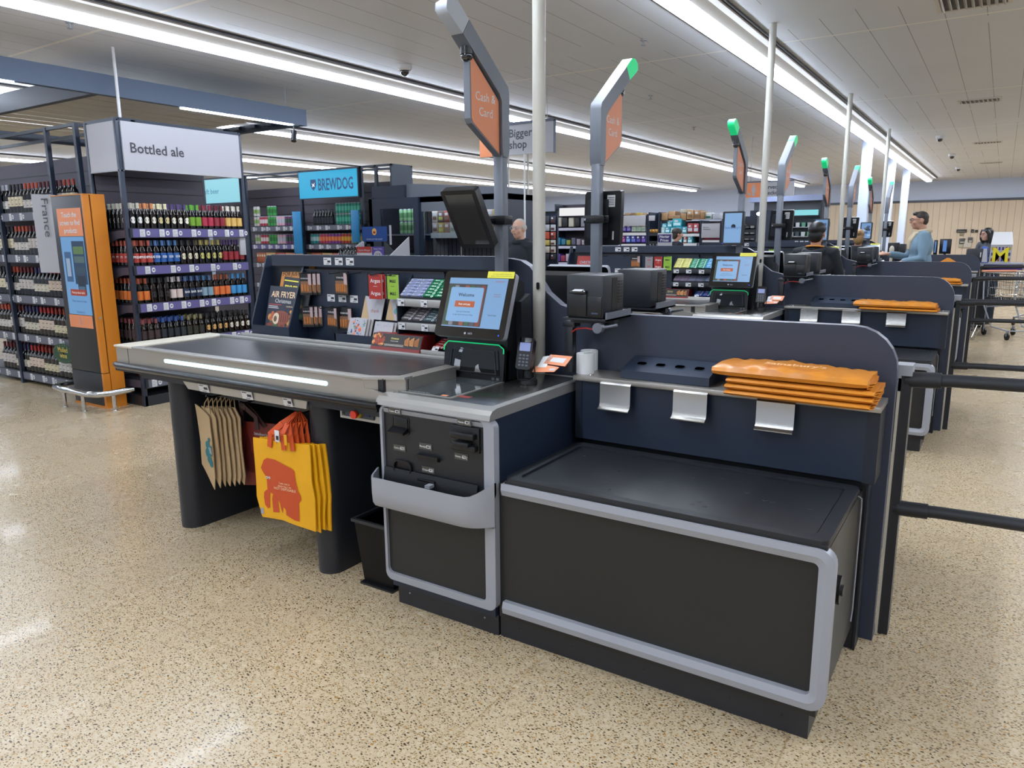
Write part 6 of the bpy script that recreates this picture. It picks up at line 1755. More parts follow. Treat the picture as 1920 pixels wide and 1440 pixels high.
for i in range(2): goods(1289 + i * 11, 1299 + i * 11, 419, 436, YB1, .2, '#a8484a', 'red_box', 'red and grey box beside the teal packs, %s of two' % ['left', 'right'][i], 'box', 'red boxes beside the teal packs', '#b8c4cc')
goods(1315, 1349, 419, 446, YB1 - .05, .03, 'signwhite', 'header_board', 'white board reading Express healthcare', 'header board', None, None, ('Express', 'healthcare'))
for i in range(7): goods(1316 + i * 4.8, 1320 + i * 4.8, 441, 449.5, YB1 + .01, .08, '#8a2440', 'bottle_pack', 'crimson bottle under the healthcare board', 'bottle', 'crimson bottles under the healthcare board')
for i in range(5): goods(1317 + i * 4, 1320 + i * 4, 452, 462, YB1 + .01, .08, '#8a3a3a', 'bottle_pack', 'dark red bottle on the lower healthcare shelf', 'bottle', 'dark red bottles on the lower healthcare shelf')
goods(1338, 1351, 454, 462, YB1 + .01, .12, '#b08a60', 'carton', 'flat brown carton on the lower healthcare shelf', 'carton')
goods(1322, 1334, 399, 411, YB1 + .1, .2, '#cfd4d2', 'plastic_pack', 'white and green pack on top of the healthcare bay', 'pack', None, '#2a6a50'); goods(1336, 1350, 400, 411, YB1 + .1, .2, '#b8bcc4', 'plastic_pack', 'clear grey pack on top of the healthcare bay', 'pack')
for r_ in range(4):
    for i in range(6):
        x = 1354 + i * 10.5
        goods(x, x + 8, 419 + r_ * 11.2, 427.5 + r_ * 11.2, YB1 + .62, .1, ['#c8c8ca', '#b8b8bd', '#3a3a42', '#d0ccc8', '#8a8a92', '#c4c8c4'][(i + r_) % 6], 'small_pack', 'small pack in the dark bay, row %d from the top, place %d' % (r_ + 1, i + 1), 'pack', 'small packs in the dark bay')
# nectar board
x0, z0 = AT(1232, 468, 12.0); x1, z1 = AT(1260, 437, 12.0)
t = thing('promotion_board', 'white board with purple band reading Nectar Prices', 'sign board', ((x0 + x1) / 2, 12, 0))
m = MB(); m.rbox(x0, x1, 12.0, 12.03, z0 - .3, z1, 'signwhite', .01); m.box((x0 + x1) / 2 - .02, (x0 + x1) / 2 + .02, 12.0, 12.03, 0.02, z0 - .2, 'silver'); m.box(x0, x1, 11.9, 12.13, 0, .02, 'silver'); m.build('board', t)
m = MB(); m.rect((x0, 11.999, z0), X_, Z_, .01, x1 - x0 - .01, .12, .25, '#2b2060', .002)
for i, s in enumerate(('Nectar', 'Prices')): m.text(s, ((x0 + x1) / 2, 11.997, z0 + .195 - i * .06), X_, Z_, .062, 'white', 'c', True, lift=.002)
m.build('band', t, smooth=False)
# peg stand with hanging packs behind the old man
t = thing('peg_stand', 'navy peg stand with rows of hanging packs behind the old man', 'peg stand', (-5.6, 10.2, 0))
YP = 10.0
x0, zt = AT(955, 402, YP); x1, _ = AT(1042, 402, YP)
m = MB(); m.box(x0, x1, YP + .05, YP + .09, .1, zt, 'navy'); m.box(x0, x1, YP - .1, YP + .3, 0, .1, 'charcoal'); m.box(x0 - .03, x0, YP + .03, YP + .1, 0, zt, 'signwhite'); m.box(x0, x1, YP + .05, YP + .1, zt, zt + .03, 'black'); m.build('panel', t, smooth=False)
row = [(405, 419, ['#c0b8b4', '#c8c0bc', '#c4bcb8', '#a04a3a', '#b05a48', '#b8848a', '#4a4a52', '#3a3a44']), (421, 433, [None, None, None, None, '#b89a8a', '#c0a8a0', '#b8bcc0', '#c4c8cc']), (435, 448, [None, None, None, None, None, '#b84a3a', '#c0583f', '#b04a3a']), (450, 460, [None, None, None, None, None, '#c8c4b0', '#c9b860', '#c8c4b8']), (462, 474, ['#a84038', None, None, None, None, '#c8c0b4', '#c9c1b5', '#c5bdb2']), (476, 487, [None, None, None, None, None, '#25262c', '#2b2c32', '#24252a'])]
for ri, (a, b, cs) in enumerate(row):
    for i, c in enumerate(cs):
        if c: goods(957 + i * 10.7, 965.5 + i * 10.7, a, b, YP, .03, c, 'hanging_pack', 'hanging pack in row %d from the top, column %d of the peg stand' % (ri + 1, i + 1), 'pack', 'packs on the peg stand', '#5a3a3a' if i % 2 else None)
# grocery end beyond the cabinet, right of the near display
bay(893, 948, 402, 10.6, .45, [440, 468, 492], 'grocery bay seen between the tilted monitor and the old man', 'slat')
for i in range(6):
    goods(906 + i * 7, 912 + i * 7, 475, 490, 10.62, .1, ['#b08a48', '#a06a3a', '#5a4a7a', '#c0a070', '#44506a', '#8a5a3a'][i], 'jar', 'jar or pack on the low grocery shelf, number %d' % (i + 1), 'jar', 'jars on the grocery shelf')
goods(943, 949, 418, 437, 10.6, .1, '#1f6a58', 'box', 'green box at the right end of the grocery shelf', 'box')

# white structural columns and the smaller things under the ceiling
for i, (x, y) in enumerate(((-2.30, 15.75), (-2.365, 19.9), (-2.385, 23.3))):
    m = MB(); m.rbox(x - .085, x + .085, y - .085, y + .085, .001, CEIL - .001, 'wallgrey', .01)
    m.build('column', kind='structure')
def dome(x, y, lab):
    t = thing('dome_camera', lab, 'security camera', (x, y, CEIL), 'dome cameras on the ceiling')
    m = MB(); m.lathe((x, y, CEIL - .001), [(0, 0), (.075, 0), (.075, -.04), (.06, -.055), (0, -.055)][::-1], 'white', 20); m.build('base', t)
    m = MB(); m.ball((x, y, CEIL - .06), (.048, .048, .05), 'gblack'); m.build('lens', t)
dome(-5.31, 6.16, 'white dome camera near the left strip light'); dome(-1.14, 15.9, 'nearest dome camera right of the bright strip'); dome(-1.14, 19.6, 'middle dome camera right of the bright strip'); dome(-1.19, 23.5, 'farthest dome camera right of the bright strip')
for i, (x, y) in enumerate(((-2.9, 6.65), (-6.52, 3.46), (-4.4, 12.2), (-3.9, 9.2))):
    m = MB(); m.lathe((x, y, CEIL - .001), [(.03, 0), (.03, -.006), (.008, -.008), (.008, -.04), (.022, -.043), (.022, -.047), (0, -.047)][::-1], 'silver', 12)
    m.build('sprinkler', label='small ceiling sprinkler head, %s' % ['between the two near service poles', 'at the upper left over the raft', 'far behind the third checkout', 'above the second checkout'][i], cat='sprinkler', group='sprinkler heads')
for i, (x, y, w_, d) in enumerate(((-.37, 6.95, .5, .52), (-.45, 12.1, .5, .3), (-.45, 17.6, .5, .3), (-.45, 22.6, .5, .3))):
    t = thing('ceiling_vent', 'white louvred ceiling vent, %s' % ['largest, at the upper right', 'second, beyond the first', 'third along the ceiling', 'farthest, before the back wall'][i], 'ceiling vent', (x, y, CEIL), 'ceiling vents')
    m = MB(); m.ring([(x - w_ / 2, y - d / 2, CEIL - .012), (x + w_ / 2, y - d / 2, CEIL - .012), (x + w_ / 2, y + d / 2, CEIL - .012), (x - w_ / 2, y + d / 2, CEIL - .012)], [(x - w_ / 2 + .03, y - d / 2 + .03, CEIL - .012), (x + w_ / 2 - .03, y - d / 2 + .03, CEIL - .012), (x + w_ / 2 - .03, y + d / 2 - .03, CEIL - .012), (x - w_ / 2 + .03, y + d / 2 - .03, CEIL - .012)], (0, 0, .011), 'ceilwhite'); m.box(x - w_ / 2 + .03, x + w_ / 2 - .03, y - d / 2 + .03, y + d / 2 - .03, CEIL - .004, CEIL - .001, '#3a3834'); m.build('frame', t, smooth=False)
    n = 9
    m = MB()
    for q in range(n):
        a = x - w_ / 2 + .05 + q * (w_ - .1) / (n - 1)
        m.slab([(a - .018, y - d / 2 + .03, CEIL - .004), (a + .006, y - d / 2 + .03, CEIL - .03), (a + .010, y - d / 2 + .03, CEIL - .03), (a - .012, y - d / 2 + .03, CEIL - .004)], (0, d - .06, 0), 'ceilwhite')
    m.build('louvre', t, smooth=False)
# hanging signs
t = thing('hanging_sign', 'hanging grey sign reading Bigger shop with an orange square', 'hanging sign', (-5.1, 8.0, 2.57))
m = MB(); m.box(-5.30, -4.60, 7.99, 8.01, 2.58, 2.935, 'signwhite'); m.box(-5.68, -5.30, 7.985, 8.015, 2.58, 2.935, 'orange'); m.box(-5.30, -4.59, 7.98, 8.02, 2.935, 2.965, '#4a5262'); m.box(-4.60, -4.59, 7.98, 8.02, 2.57, 2.95, '#4a5262'); m.build('panel', t, smooth=False)
m = MB(); m.text('Bigger', (-5.235, 7.989, 2.79), X_, Z_, .135, '#2f323a', 'l', True, lift=.001); m.text('shop', (-5.235, 7.989, 2.655), X_, Z_, .135, '#2f323a', 'l', True, lift=.001)
m.build('lettering', t, smooth=False); m = MB()
m.slab([(-5.37 + .02 * math.cos(R_(a)), 7.984, 2.68 + .02 * math.sin(R_(a))) for a in range(0, 360, 36)], (0, -.001, 0), 'signwhite'); m.build('symbol', t, smooth=False)
m = MB()
for x in (-5.55, -4.7): m.cyl((x, 8.0, 2.94), (x, 8.0, CEIL - .001), .005, 'silver', 6)
m.cyl((-5.02, 8.0, .02), (-5.02, 8.0, 2.58), .012, 'white', 8); m.box(-5.12, -4.92, 7.9, 8.1, 0, .02, 'silver'); m.build('rod', t)
t = thing('hanging_sign', 'hanging sign reading Served checkouts with an orange person symbol', 'hanging sign', (-3.6, 14.0, 2.26))
m = MB(); m.box(-3.75, -3.18, 13.99, 14.01, 2.265, 2.52, 'signwhite'); m.box(-4.02, -3.75, 13.985, 14.015, 2.26, 2.515, 'orange'); m.box(-4.02, -3.18, 13.985, 14.015, 2.52, 2.54, '#55586a'); m.build('panel', t, smooth=False)
m = MB(); m.text('Served', (-3.72, 13.989, 2.40), X_, Z_, .095, '#2f323a', 'l', True, lift=.001); m.text('checkouts', (-3.72, 13.989, 2.30), X_, Z_, .095, '#2f323a', 'l', True, lift=.001)
m.slab([(-3.88 + .022 * math.cos(R_(a)), 13.984, 2.465 + .022 * math.sin(R_(a))) for a in range(0, 360, 36)], (0, -.001, 0), 'signwhite'); m.slab([(-3.915, 13.984, 2.35), (-3.845, 13.984, 2.35), (-3.85, 13.984, 2.44), (-3.91, 13.984, 2.44)], (0, -.001, 0), 'signwhite'); m.slab([(-3.90, 13.984, 2.28), (-3.86, 13.984, 2.28), (-3.86, 13.984, 2.35), (-3.90, 13.984, 2.35)], (0, -.001, 0), 'signwhite'); m.slab([(-3.98, 13.984, 2.30), (-3.94, 13.984, 2.30), (-3.93, 13.984, 2.34), (-3.98, 13.984, 2.34)], (0, -.001, 0), 'signwhite'); m.build('lettering', t, smooth=False)
m = MB()
for x in (-3.95, -3.3): m.cyl((x, 14.0, 2.53), (x, 14.0, CEIL - .001), .005, 'silver', 6)
m.build('rod', t)
# white wall symbol, loops of bent tube
t = thing('wall_symbol', 'white looped tube symbol mounted high on the back wall', 'wall symbol', (-4.7, 28.9, 2.8))
for i in range(4):
    m = MB(); x = -4.98 + i * .19
    m.tube([(x, 28.94, 3.22 - i * .05), (x - .02, 28.9, 3.0 - i * .04), (x + .03, 28.9, 2.86 - i * .02), (x + .12, 28.9, 2.80)], .014, 'white', 6); m.build('loop', t)
m = MB(); m.tube([(-4.42, 28.94, 3.25), (-4.46, 28.9, 3.05), (-4.40, 28.9, 2.85), (-4.44, 28.9, 2.72)], .014, 'white', 6); m.build('stroke', t)
# dark service kiosk with cyan panel near the back wall
t = thing('service_kiosk', 'dark service kiosk with a lit cyan panel and shelves before the back wall', 'kiosk', (-6.4, 24, 0))
x0, _ = AT(1405, 430, 24); x1, z1 = AT(1543, 372, 24); xs, zs = AT(1478, 405, 24); xe, ze = AT(1536, 392, 24)
m = MB(); m.box(x0, x1, 24.4, 24.5, 0, z1, 'polegrey'); m.box(x0, x1, 23.9, 24.5, z1 - .05, z1 + .12, '#8f9cc0'); m.box(x1 - .05, x1, 24, 24.5, 0, z1, 'navy'); m.box(x0, xs - .02, 24.0, 24.4, 0, z1 - .3, 'navy'); m.box(xs, x1, 24.0, 24.4, 0, 1.2, 'navy_d'); m.box(xs, x1, 24.3, 24.38, 1.2, zs - .02, '#26323c'); m.build('body', t, smooth=False)
m = MB(); m.box(xs, xe, 23.98, 24.0, zs, ze, 'navy'); m.rect((xs, 23.979, zs), X_, Z_, .01, xe - xs - .01, .01, ze - zs - .01, 'e#8fe8f0', .001); m.build('lit_panel', t, smooth=False)
for q in range(3):
    m = MB(); m.box(xs, x1 - .05, 24.02, 24.3, 1.25 + q * .28, 1.27 + q * .28, 'silver')
    for i in range(7): m.rbox(xs + .05 + i * .17, xs + .16 + i * .17, 24.06, 24.2, 1.27 + q * .28, 1.40 + q * .28, ['#4f8a70', '#8f9aa0', '#2f3f4a', '#b0b8bc'][(i + q) % 4], .004)
    m.build('shelf', t, smooth=False)
t = thing('pendant_light', 'small white globe lamp hanging beside the third service pole', 'pendant lamp', (-4.2, 14.5, 2))
x, z = AT(1423, 401, 16.5); m = MB(); m.ball((x, 16.5, z), (.05, .05, .035), 'diffuser'); m.build('globe', t); m = MB(); m.cyl((x, 16.5, z + .03), (x, 16.5, CEIL - .001), .004, 'silver', 6); m.build('cord', t)
t.location = (x, 16.5, z); 
for ch in t.children: ch.location = Vector((-4.2, 14.5, 2)) - Vector((x, 16.5, z))

# ---------------------------------------------------------------- staffed checkout beyond the islands
t = thing('staffed_checkout', 'staffed checkout desk with a purple edged top beyond the scanning lanes', 'checkout desk', (-.3, 14.9, 0))
m = MB(); m.box(-.62, -.12, 14.7, 15.3, .06, .98, 'charcoal'); m.box(-.14, -.12, 14.69, 15.3, .06, .98, 'silver'); m.box(-1.6, -.62, 14.7, 15.3, 0, 1.02, 'navy_d'); m.box(-.6, -.14, 14.72, 15.25, 0, .06, 'black'); m.build('body', t, smooth=False)
m = MB(); m.slab([(-1.6, 14.6, 1.0), (.20, 14.6, 1.0), (.30, 14.66, 1.0), (.30, 15.3, 1.0), (-1.6, 15.3, 1.0)], (0, 0, .085), '#3a2278'); m.slab([(-1.6, 14.59, 1.085), (.21, 14.59, 1.085), (.31, 14.65, 1.085), (.31, 15.3, 1.085), (-1.6, 15.3, 1.085)], (0, 0, .02), 'silver'); m.build('worktop', t, smooth=False)
def till(px0, px1, py0, py1, Y, lab, on):
    x0, z0 = AT(px0, py1, Y); x1, z1 = AT(px1, py0, Y)
    t = thing('till_monitor', lab, 'monitor', ((x0 + x1) / 2, Y, z0), 'till monitors')
    m = MB(); m.rbox(x0, x1, Y, Y + .05, z0, z1, 'black', .006); m.box((x0 + x1) / 2 - .02, (x0 + x1) / 2 + .02, Y + .02, Y + .06, 1.105, z0 + .05, 'black'); m.build('casing', t)
    if on: m = MB(); m.rect((x0, Y - .001, z0), X_, Z_, (x1 - x0) * .3, (x1 - x0) * .62, .04, (z1 - z0) * .9, 'e#5f8fd8', .001); m.build('display', t, smooth=False)
till(1760, 1785, 448, 476, 14.95, 'black till monitor with a blue window right of the man in denim', True)
till(1749, 1759, 450, 478, 14.85, 'narrow till monitor touching the back of the man in denim', True)
m = MB(); x0, z0 = AT(1663, 480, 13.2); x1, z1 = AT(1687, 455, 13.2); m.rbox(x0, x1, 13.2, 13.24, z0, z1, 'black', .005); m.box((x0 + x1) / 2 - .02, (x0 + x1) / 2 + .02, 13.22, 13.26, .0, z0 + .03, 'black')
m.build('monitor_back', label='square black screen back left of the man in denim', cat='monitor')
m = MB(); x0, z0 = AT(1672, 468, 12.9); m.ball((x0, 12.9, z0), (.035, .035, .06), 'cream'); m.lathe((x0, 12.9, z0 - .26), [(0, 0), (.05, 0), (.02, .03), (.02, .22)], 'cream', 10); m.box(x0 - .05, x0 + .05, 12.85, 12.95, 0, z0 - .255, 'charcoal')
m.build('hand_scanner', label='cream hand scanner standing before the square black screen', cat='scanner')
# wall notices and devices
for i, (a, b, c, d, cc) in enumerate(((1793, 1813, 430, 436, '#1d2320'), (1820, 1826, 430, 436, '#1a2018'), (1828, 1834, 431, 436, '#1a2018'), (1799, 1806, 437, 442, '#8a8468'), (1798, 1810, 447, 457, '#4a4c48'), (1814, 1824, 445, 455, '#53504a'), (1797, 1806, 458, 464, '#b0a890'), (1806, 1822, 450, 464, '#c9c0ae'))):
    x0, z0 = AT(a, d, 28.92); x1, z1 = AT(b, c, 28.92)
    m = MB(); m.rbox(x0, x1, 28.90, 28.954, z0, z1, cc, .006); m.rect((x0, 28.899, z0), X_, Z_, .03, (x1 - x0) * .9, .03, (z1 - z0) * .4, 'cream', .001)
    m.build('wall_notice', label='%s on the wooden wall, %s' % (['wide black panel', 'small black socket plate', 'smaller black socket plate', 'olive tag', 'grey poster', 'second grey poster', 'small cream sheet', 'large cream sheet'][i], ['top left of the notices', 'upper right beside its twin', 'far right of the notices', 'under the wide panel', 'left in the middle row', 'right in the middle row', 'lowest at the left', 'lowest at the right'][i]), cat='notice', group='notices on the wooden wall')
# dark stuff on the desk
m = MB()
rd = random.Random(4)
for i in range(12): m.rbox(-.95 + i * .06, -.90 + i * .06, 14.66, 14.76, 1.106, 1.13 + rd.uniform(.02, .09), rd.choice(['#241a1e', '#2f2a2c', '#8f8f92', '#3a2226', '#b0b0b4']), .006)
m.build('desk_clutter', label='jumble of small dark items along the far desk', cat='clutter', kind='stuff')
m = MB(); m.rbox(-.50, -.26, 14.62, 14.70, 1.106, 1.34, 'charcoal', .02); m.rbox(-.30, -.285, 14.60, 14.62, 1.2, 1.28, 'paper', .003)
m.build('chip_reader', label='dark upright payment housing on the far desk', cat='payment housing')
# patterned house-shaped carrier
t = thing('gift_carrier', 'house shaped white carrier with yellow letter and coloured windows, on the far desk', 'carrier', (0.0, 14.7, 1.106))
x0, x1 = -.165, .13
m = MB(); m.box(x0, x1, 14.61, 14.81, 1.106, 1.40, 'signwhite'); m.slab([(x0 - .0, 14.60, 1.40), (x1 + .01, 14.60, 1.40), (x1 - .02, 14.72, 1.60), (x0 + .02, 14.72, 1.60)], (0, .0, .006), 'white'); m.slab([(x0, 14.82, 1.40), (x1, 14.82, 1.40), (x1 - .02, 14.72, 1.60), (x0 + .02, 14.72, 1.60)], (0, 0, .006), 'white'); m.build('body', t, smooth=False)
m = MB()
for a in range(6):
    for b in range(3): m.rect((x0, 14.609, 1.106), X_, Z_, .018 + a * .047, .045 + a * .047, .03 + b * .09, .08 + b * .09, ['#7a2a2a', '#2a2f7a', '#a08a2a', '#40206a', '#8a4a2a'][(a * 2 + b) % 5], .001)
m.text('M', (-.02, 14.608, 1.13), X_, Z_, .32, '#d8c820', 'c', True, lift=.002); m.build('pattern', t, smooth=False)
# blue bag
m = MB(); m.slab([(-.40, 14.62, 1.106), (-.18, 14.62, 1.106), (-.20, 14.66, 1.36), (-.27, 14.68, 1.38)], (0, .12, 0), '#2f57b0'); m.slab([(-.27, 14.615, 1.12), (-.19, 14.615, 1.12), (-.21, 14.64, 1.34), (-.26, 14.64, 1.34)], (0, -.002, 0), 'signwhite')
m.build('shopping_bag', label='blue and white shopping bag left of the house shaped carrier', cat='shopping bag')
# tented orange carrier on the fourth island ledge and trolleys
m = MB(); P = [(-.95, 14.27, .987), (-.42, 14.27, .987), (-.50, 14.3, 1.05), (-.72, 14.36, 1.19), (-.76, 14.36, 1.19), (-.93, 14.3, 1.07)]
m.slab(P, (0, .13, 0), 'bagorange'); m.build('carrier_bag', label='orange carrier bag propped up like a tent on the ledge of the fourth checkout', cat='carrier bag')
def trolley(x, y, lab, yaw=0):
    XFS.append(Matrix.Translation((x, y, 0)) @ Matrix.Rotation(yaw, 4, 'Z'))
    t = thing('shopping_trolley', lab, 'trolley', (0, 0, 0), 'shopping trolleys at the far desks')
    m = MB(); w0, w1, l0, l1, zb, zt = .20, .27, .28, .40, .52, .98
    for q in range(12):
        s = -1 + 2 * q / 11
        m.tube([(w0 * s, -l0, zb), (w0 * s, l0, zb)], .003, 'chrome', 4, False)
        m.tube([(w0 * s, -l0, zb), (w1 * s, -l1, zt)], .003, 'chrome', 4, False); m.tube([(w0 * s, l0, zb), (w1 * s, l1, zt)], .003, 'chrome', 4, False)
    for q in range(14):
        s = -1 + 2 * q / 13
        for sg in (-1, 1): m.tube([(sg * w0, l0 * s, zb), (sg * w1, l1 * s, zt)], .003, 'chrome', 4, False)
    for q in range(5):
        k = q / 4; a = w0 + (w1 - w0) * k; b = l0 + (l1 - l0) * k; z = zb + (zt - zb) * k
        m.tube([(-a, -b, z), (a, -b, z), (a, b, z), (-a, b, z), (-a, -b, z)], .004 if q < 4 else .008, 'chrome', 6, False)
    m.build('basket', t)
    m = MB()
    for sg in (-1, 1): m.tube([(sg * .25, .42, .98), (sg * .24, .38, .5), (sg * .23, .1, .16), (sg * .22, -.35, .14)], .012, 'silver', 8); m.tube([(sg * .2, -.28, .52), (sg * .22, .3, .45)], .010, 'silver', 8)
    m.tube([(-.22, -.35, .14), (.22, -.35, .14)], .01, 'silver', 8); m.build('frame', t)
    m = MB(); m.tube([(-.27, .46, 1.0), (.27, .46, 1.0)], .016, 'orange', 10); m.tube([(-.25, .42, .98), (-.25, .46, 1.0)], .01, 'silver', 6); m.tube([(.25, .42, .98), (.25, .46, 1.0)], .01, 'silver', 6); m.build('handle', t)
    for sx in (-.22, .22):
        for sy in (-.33, .30):
            m = MB(); m.cyl((sx - .012, sy, .055), (sx + .012, sy, .055), .055, 'black', 16); m.box(sx - .016, sx + .016, sy - .012, sy + .012, .055, .14, 'silver'); m.build('wheel', t)
    XFS.pop()
trolley(.22, 13.75, 'wire shopping trolley at the right picture edge before the far desk', .5)
trolley(.62, 15.9, 'wire shopping trolley behind the purple edged desk', -.4)
m = MB()
for q in range(10):
    s = -1 + 2 * q / 9
    m.tube([(-.42 + .2 * s, 13.05, .02), (-.42 + .27 * s, 12.98, .20)], .003, 'chrome', 4, False); m.tube([(-.42 + .2 * s, 13.35, .02), (-.42 + .27 * s, 13.42, .20)], .003, 'chrome', 4, False); m.tube([(-.42 + .2 * s, 13.05, .02), (-.42 + .2 * s, 13.35, .02)], .003, 'chrome', 4, False)
for k_ in range(4):
    a = .2 + .07 * k_ / 3; b = .15 + .07 * k_ / 3; z = .02 + .06 * k_
    m.tube([(-.42 - a, 13.2 - b, z), (-.42 + a, 13.2 - b, z), (-.42 + a, 13.2 + b, z), (-.42 - a, 13.2 + b, z), (-.42 - a, 13.2 - b, z)], .004, 'chrome', 5, False)
m.build('wire_basket', label='wire basket on the floor beyond the exit barriers', cat='basket')
# ================================================================ people
mat('skin', '#b98a72', 0.55, noise=(20, .05)); mat('skin2', '#c59a84', 0.55); mat('hairgrey', '#a9a49e', 0.7); mat('hairdark', '#14100f', 0.5); mat('hairblond', '#8f6d44', 0.5, noise=(60, .3)); mat('hairbrown', '#2e2621', 0.6)
mat('denimwash', '#6f8899', 0.8, noise=(12, .18), bump=.4, bscale=60); mat('denimdark', '#2a3342', 0.8); mat('fleece', '#181d27', 0.85, noise=(30, .1)); mat('hoodie', '#15181e', 0.85, noise=(10, .1)); mat('sherpa', '#c4b49a', 0.95, bump=.8, bscale=160); mat('greytop', '#4a4d55', .8)

def remesh(m, name, parent, mt, voxel, smooth=6, label=None):
    me = bpy.data.meshes.new('tmp'); me.from_pydata([tuple(v) for v in m.v], [], m.f); me.update()
    o = bpy.data.objects.new('tmp', me); COL.objects.link(o)
    r = o.modifiers.new('r', 'REMESH'); r.mode = 'VOXEL'; r.voxel_size = voxel; r.use_smooth_shade = True
    s = o.modifiers.new('s', 'SMOOTH'); s.factor = .5; s.iterations = smooth
    dg = bpy.context.evaluated_depsgraph_get(); dg.update()
    e = bpy.data.meshes.new_from_object(o.evaluated_get(dg))
    og = ORIG[parent.name]
    for v in e.vertices: v.co = v.co - og
    e.materials.clear(); e.materials.append(G(mt))
    e.polygons.foreach_set('use_smooth', [True] * len(e.polygons)); e.update()
    bpy.data.objects.remove(o); bpy.data.meshes.remove(me)
    q = bpy.data.objects.new(name, e); COL.objects.link(q); q.parent = parent; e.name = name
    ORIG[q.name] = og
    if label: q['label'] = label
    return q

def hand(m, W, d, up, curl=.3, s=1.0):
    """palm and five fingers; d points along the fingers, up is the thumb side"""
    W = Vector(W); d = Vector(d).normalized(); up = Vector(up); up = (up - d * up.dot(d)).normalized(); n = d.cross(up)
    for q in range(4):
        b0 = W + up * ((q - 1.5) * .020 * s)
        m.tube([W - d * .01, b0 + d * .05 * s, b0 + d * .085 * s], [.016 * s, .014 * s, .0105 * s], 'skin', 8)
        L = [.062, .074, .080, .070][q] * s
        k1 = b0 + d * .085 * s; dd = (d + n * curl * .5).normalized(); k2 = k1 + dd * L * .5; dd = (d + n * curl * 1.3).normalized(); k3 = k2 + dd * L * .5
        m.tube([k1, k2, k3], [.0105 * s, .0095 * s, .0075 * s], 'skin', 8)
    t0 = W + d * .02 * s + up * .025 * s; t1 = t0 + (d * .6 + up * .8).normalized() * .04 * s; t2 = t1 + (d * .9 + up * .4).normalized() * .035 * s
    m.tube([t0 - up * .01, t1, t2], [.014 * s, .012 * s, .009 * s], 'skin', 8)

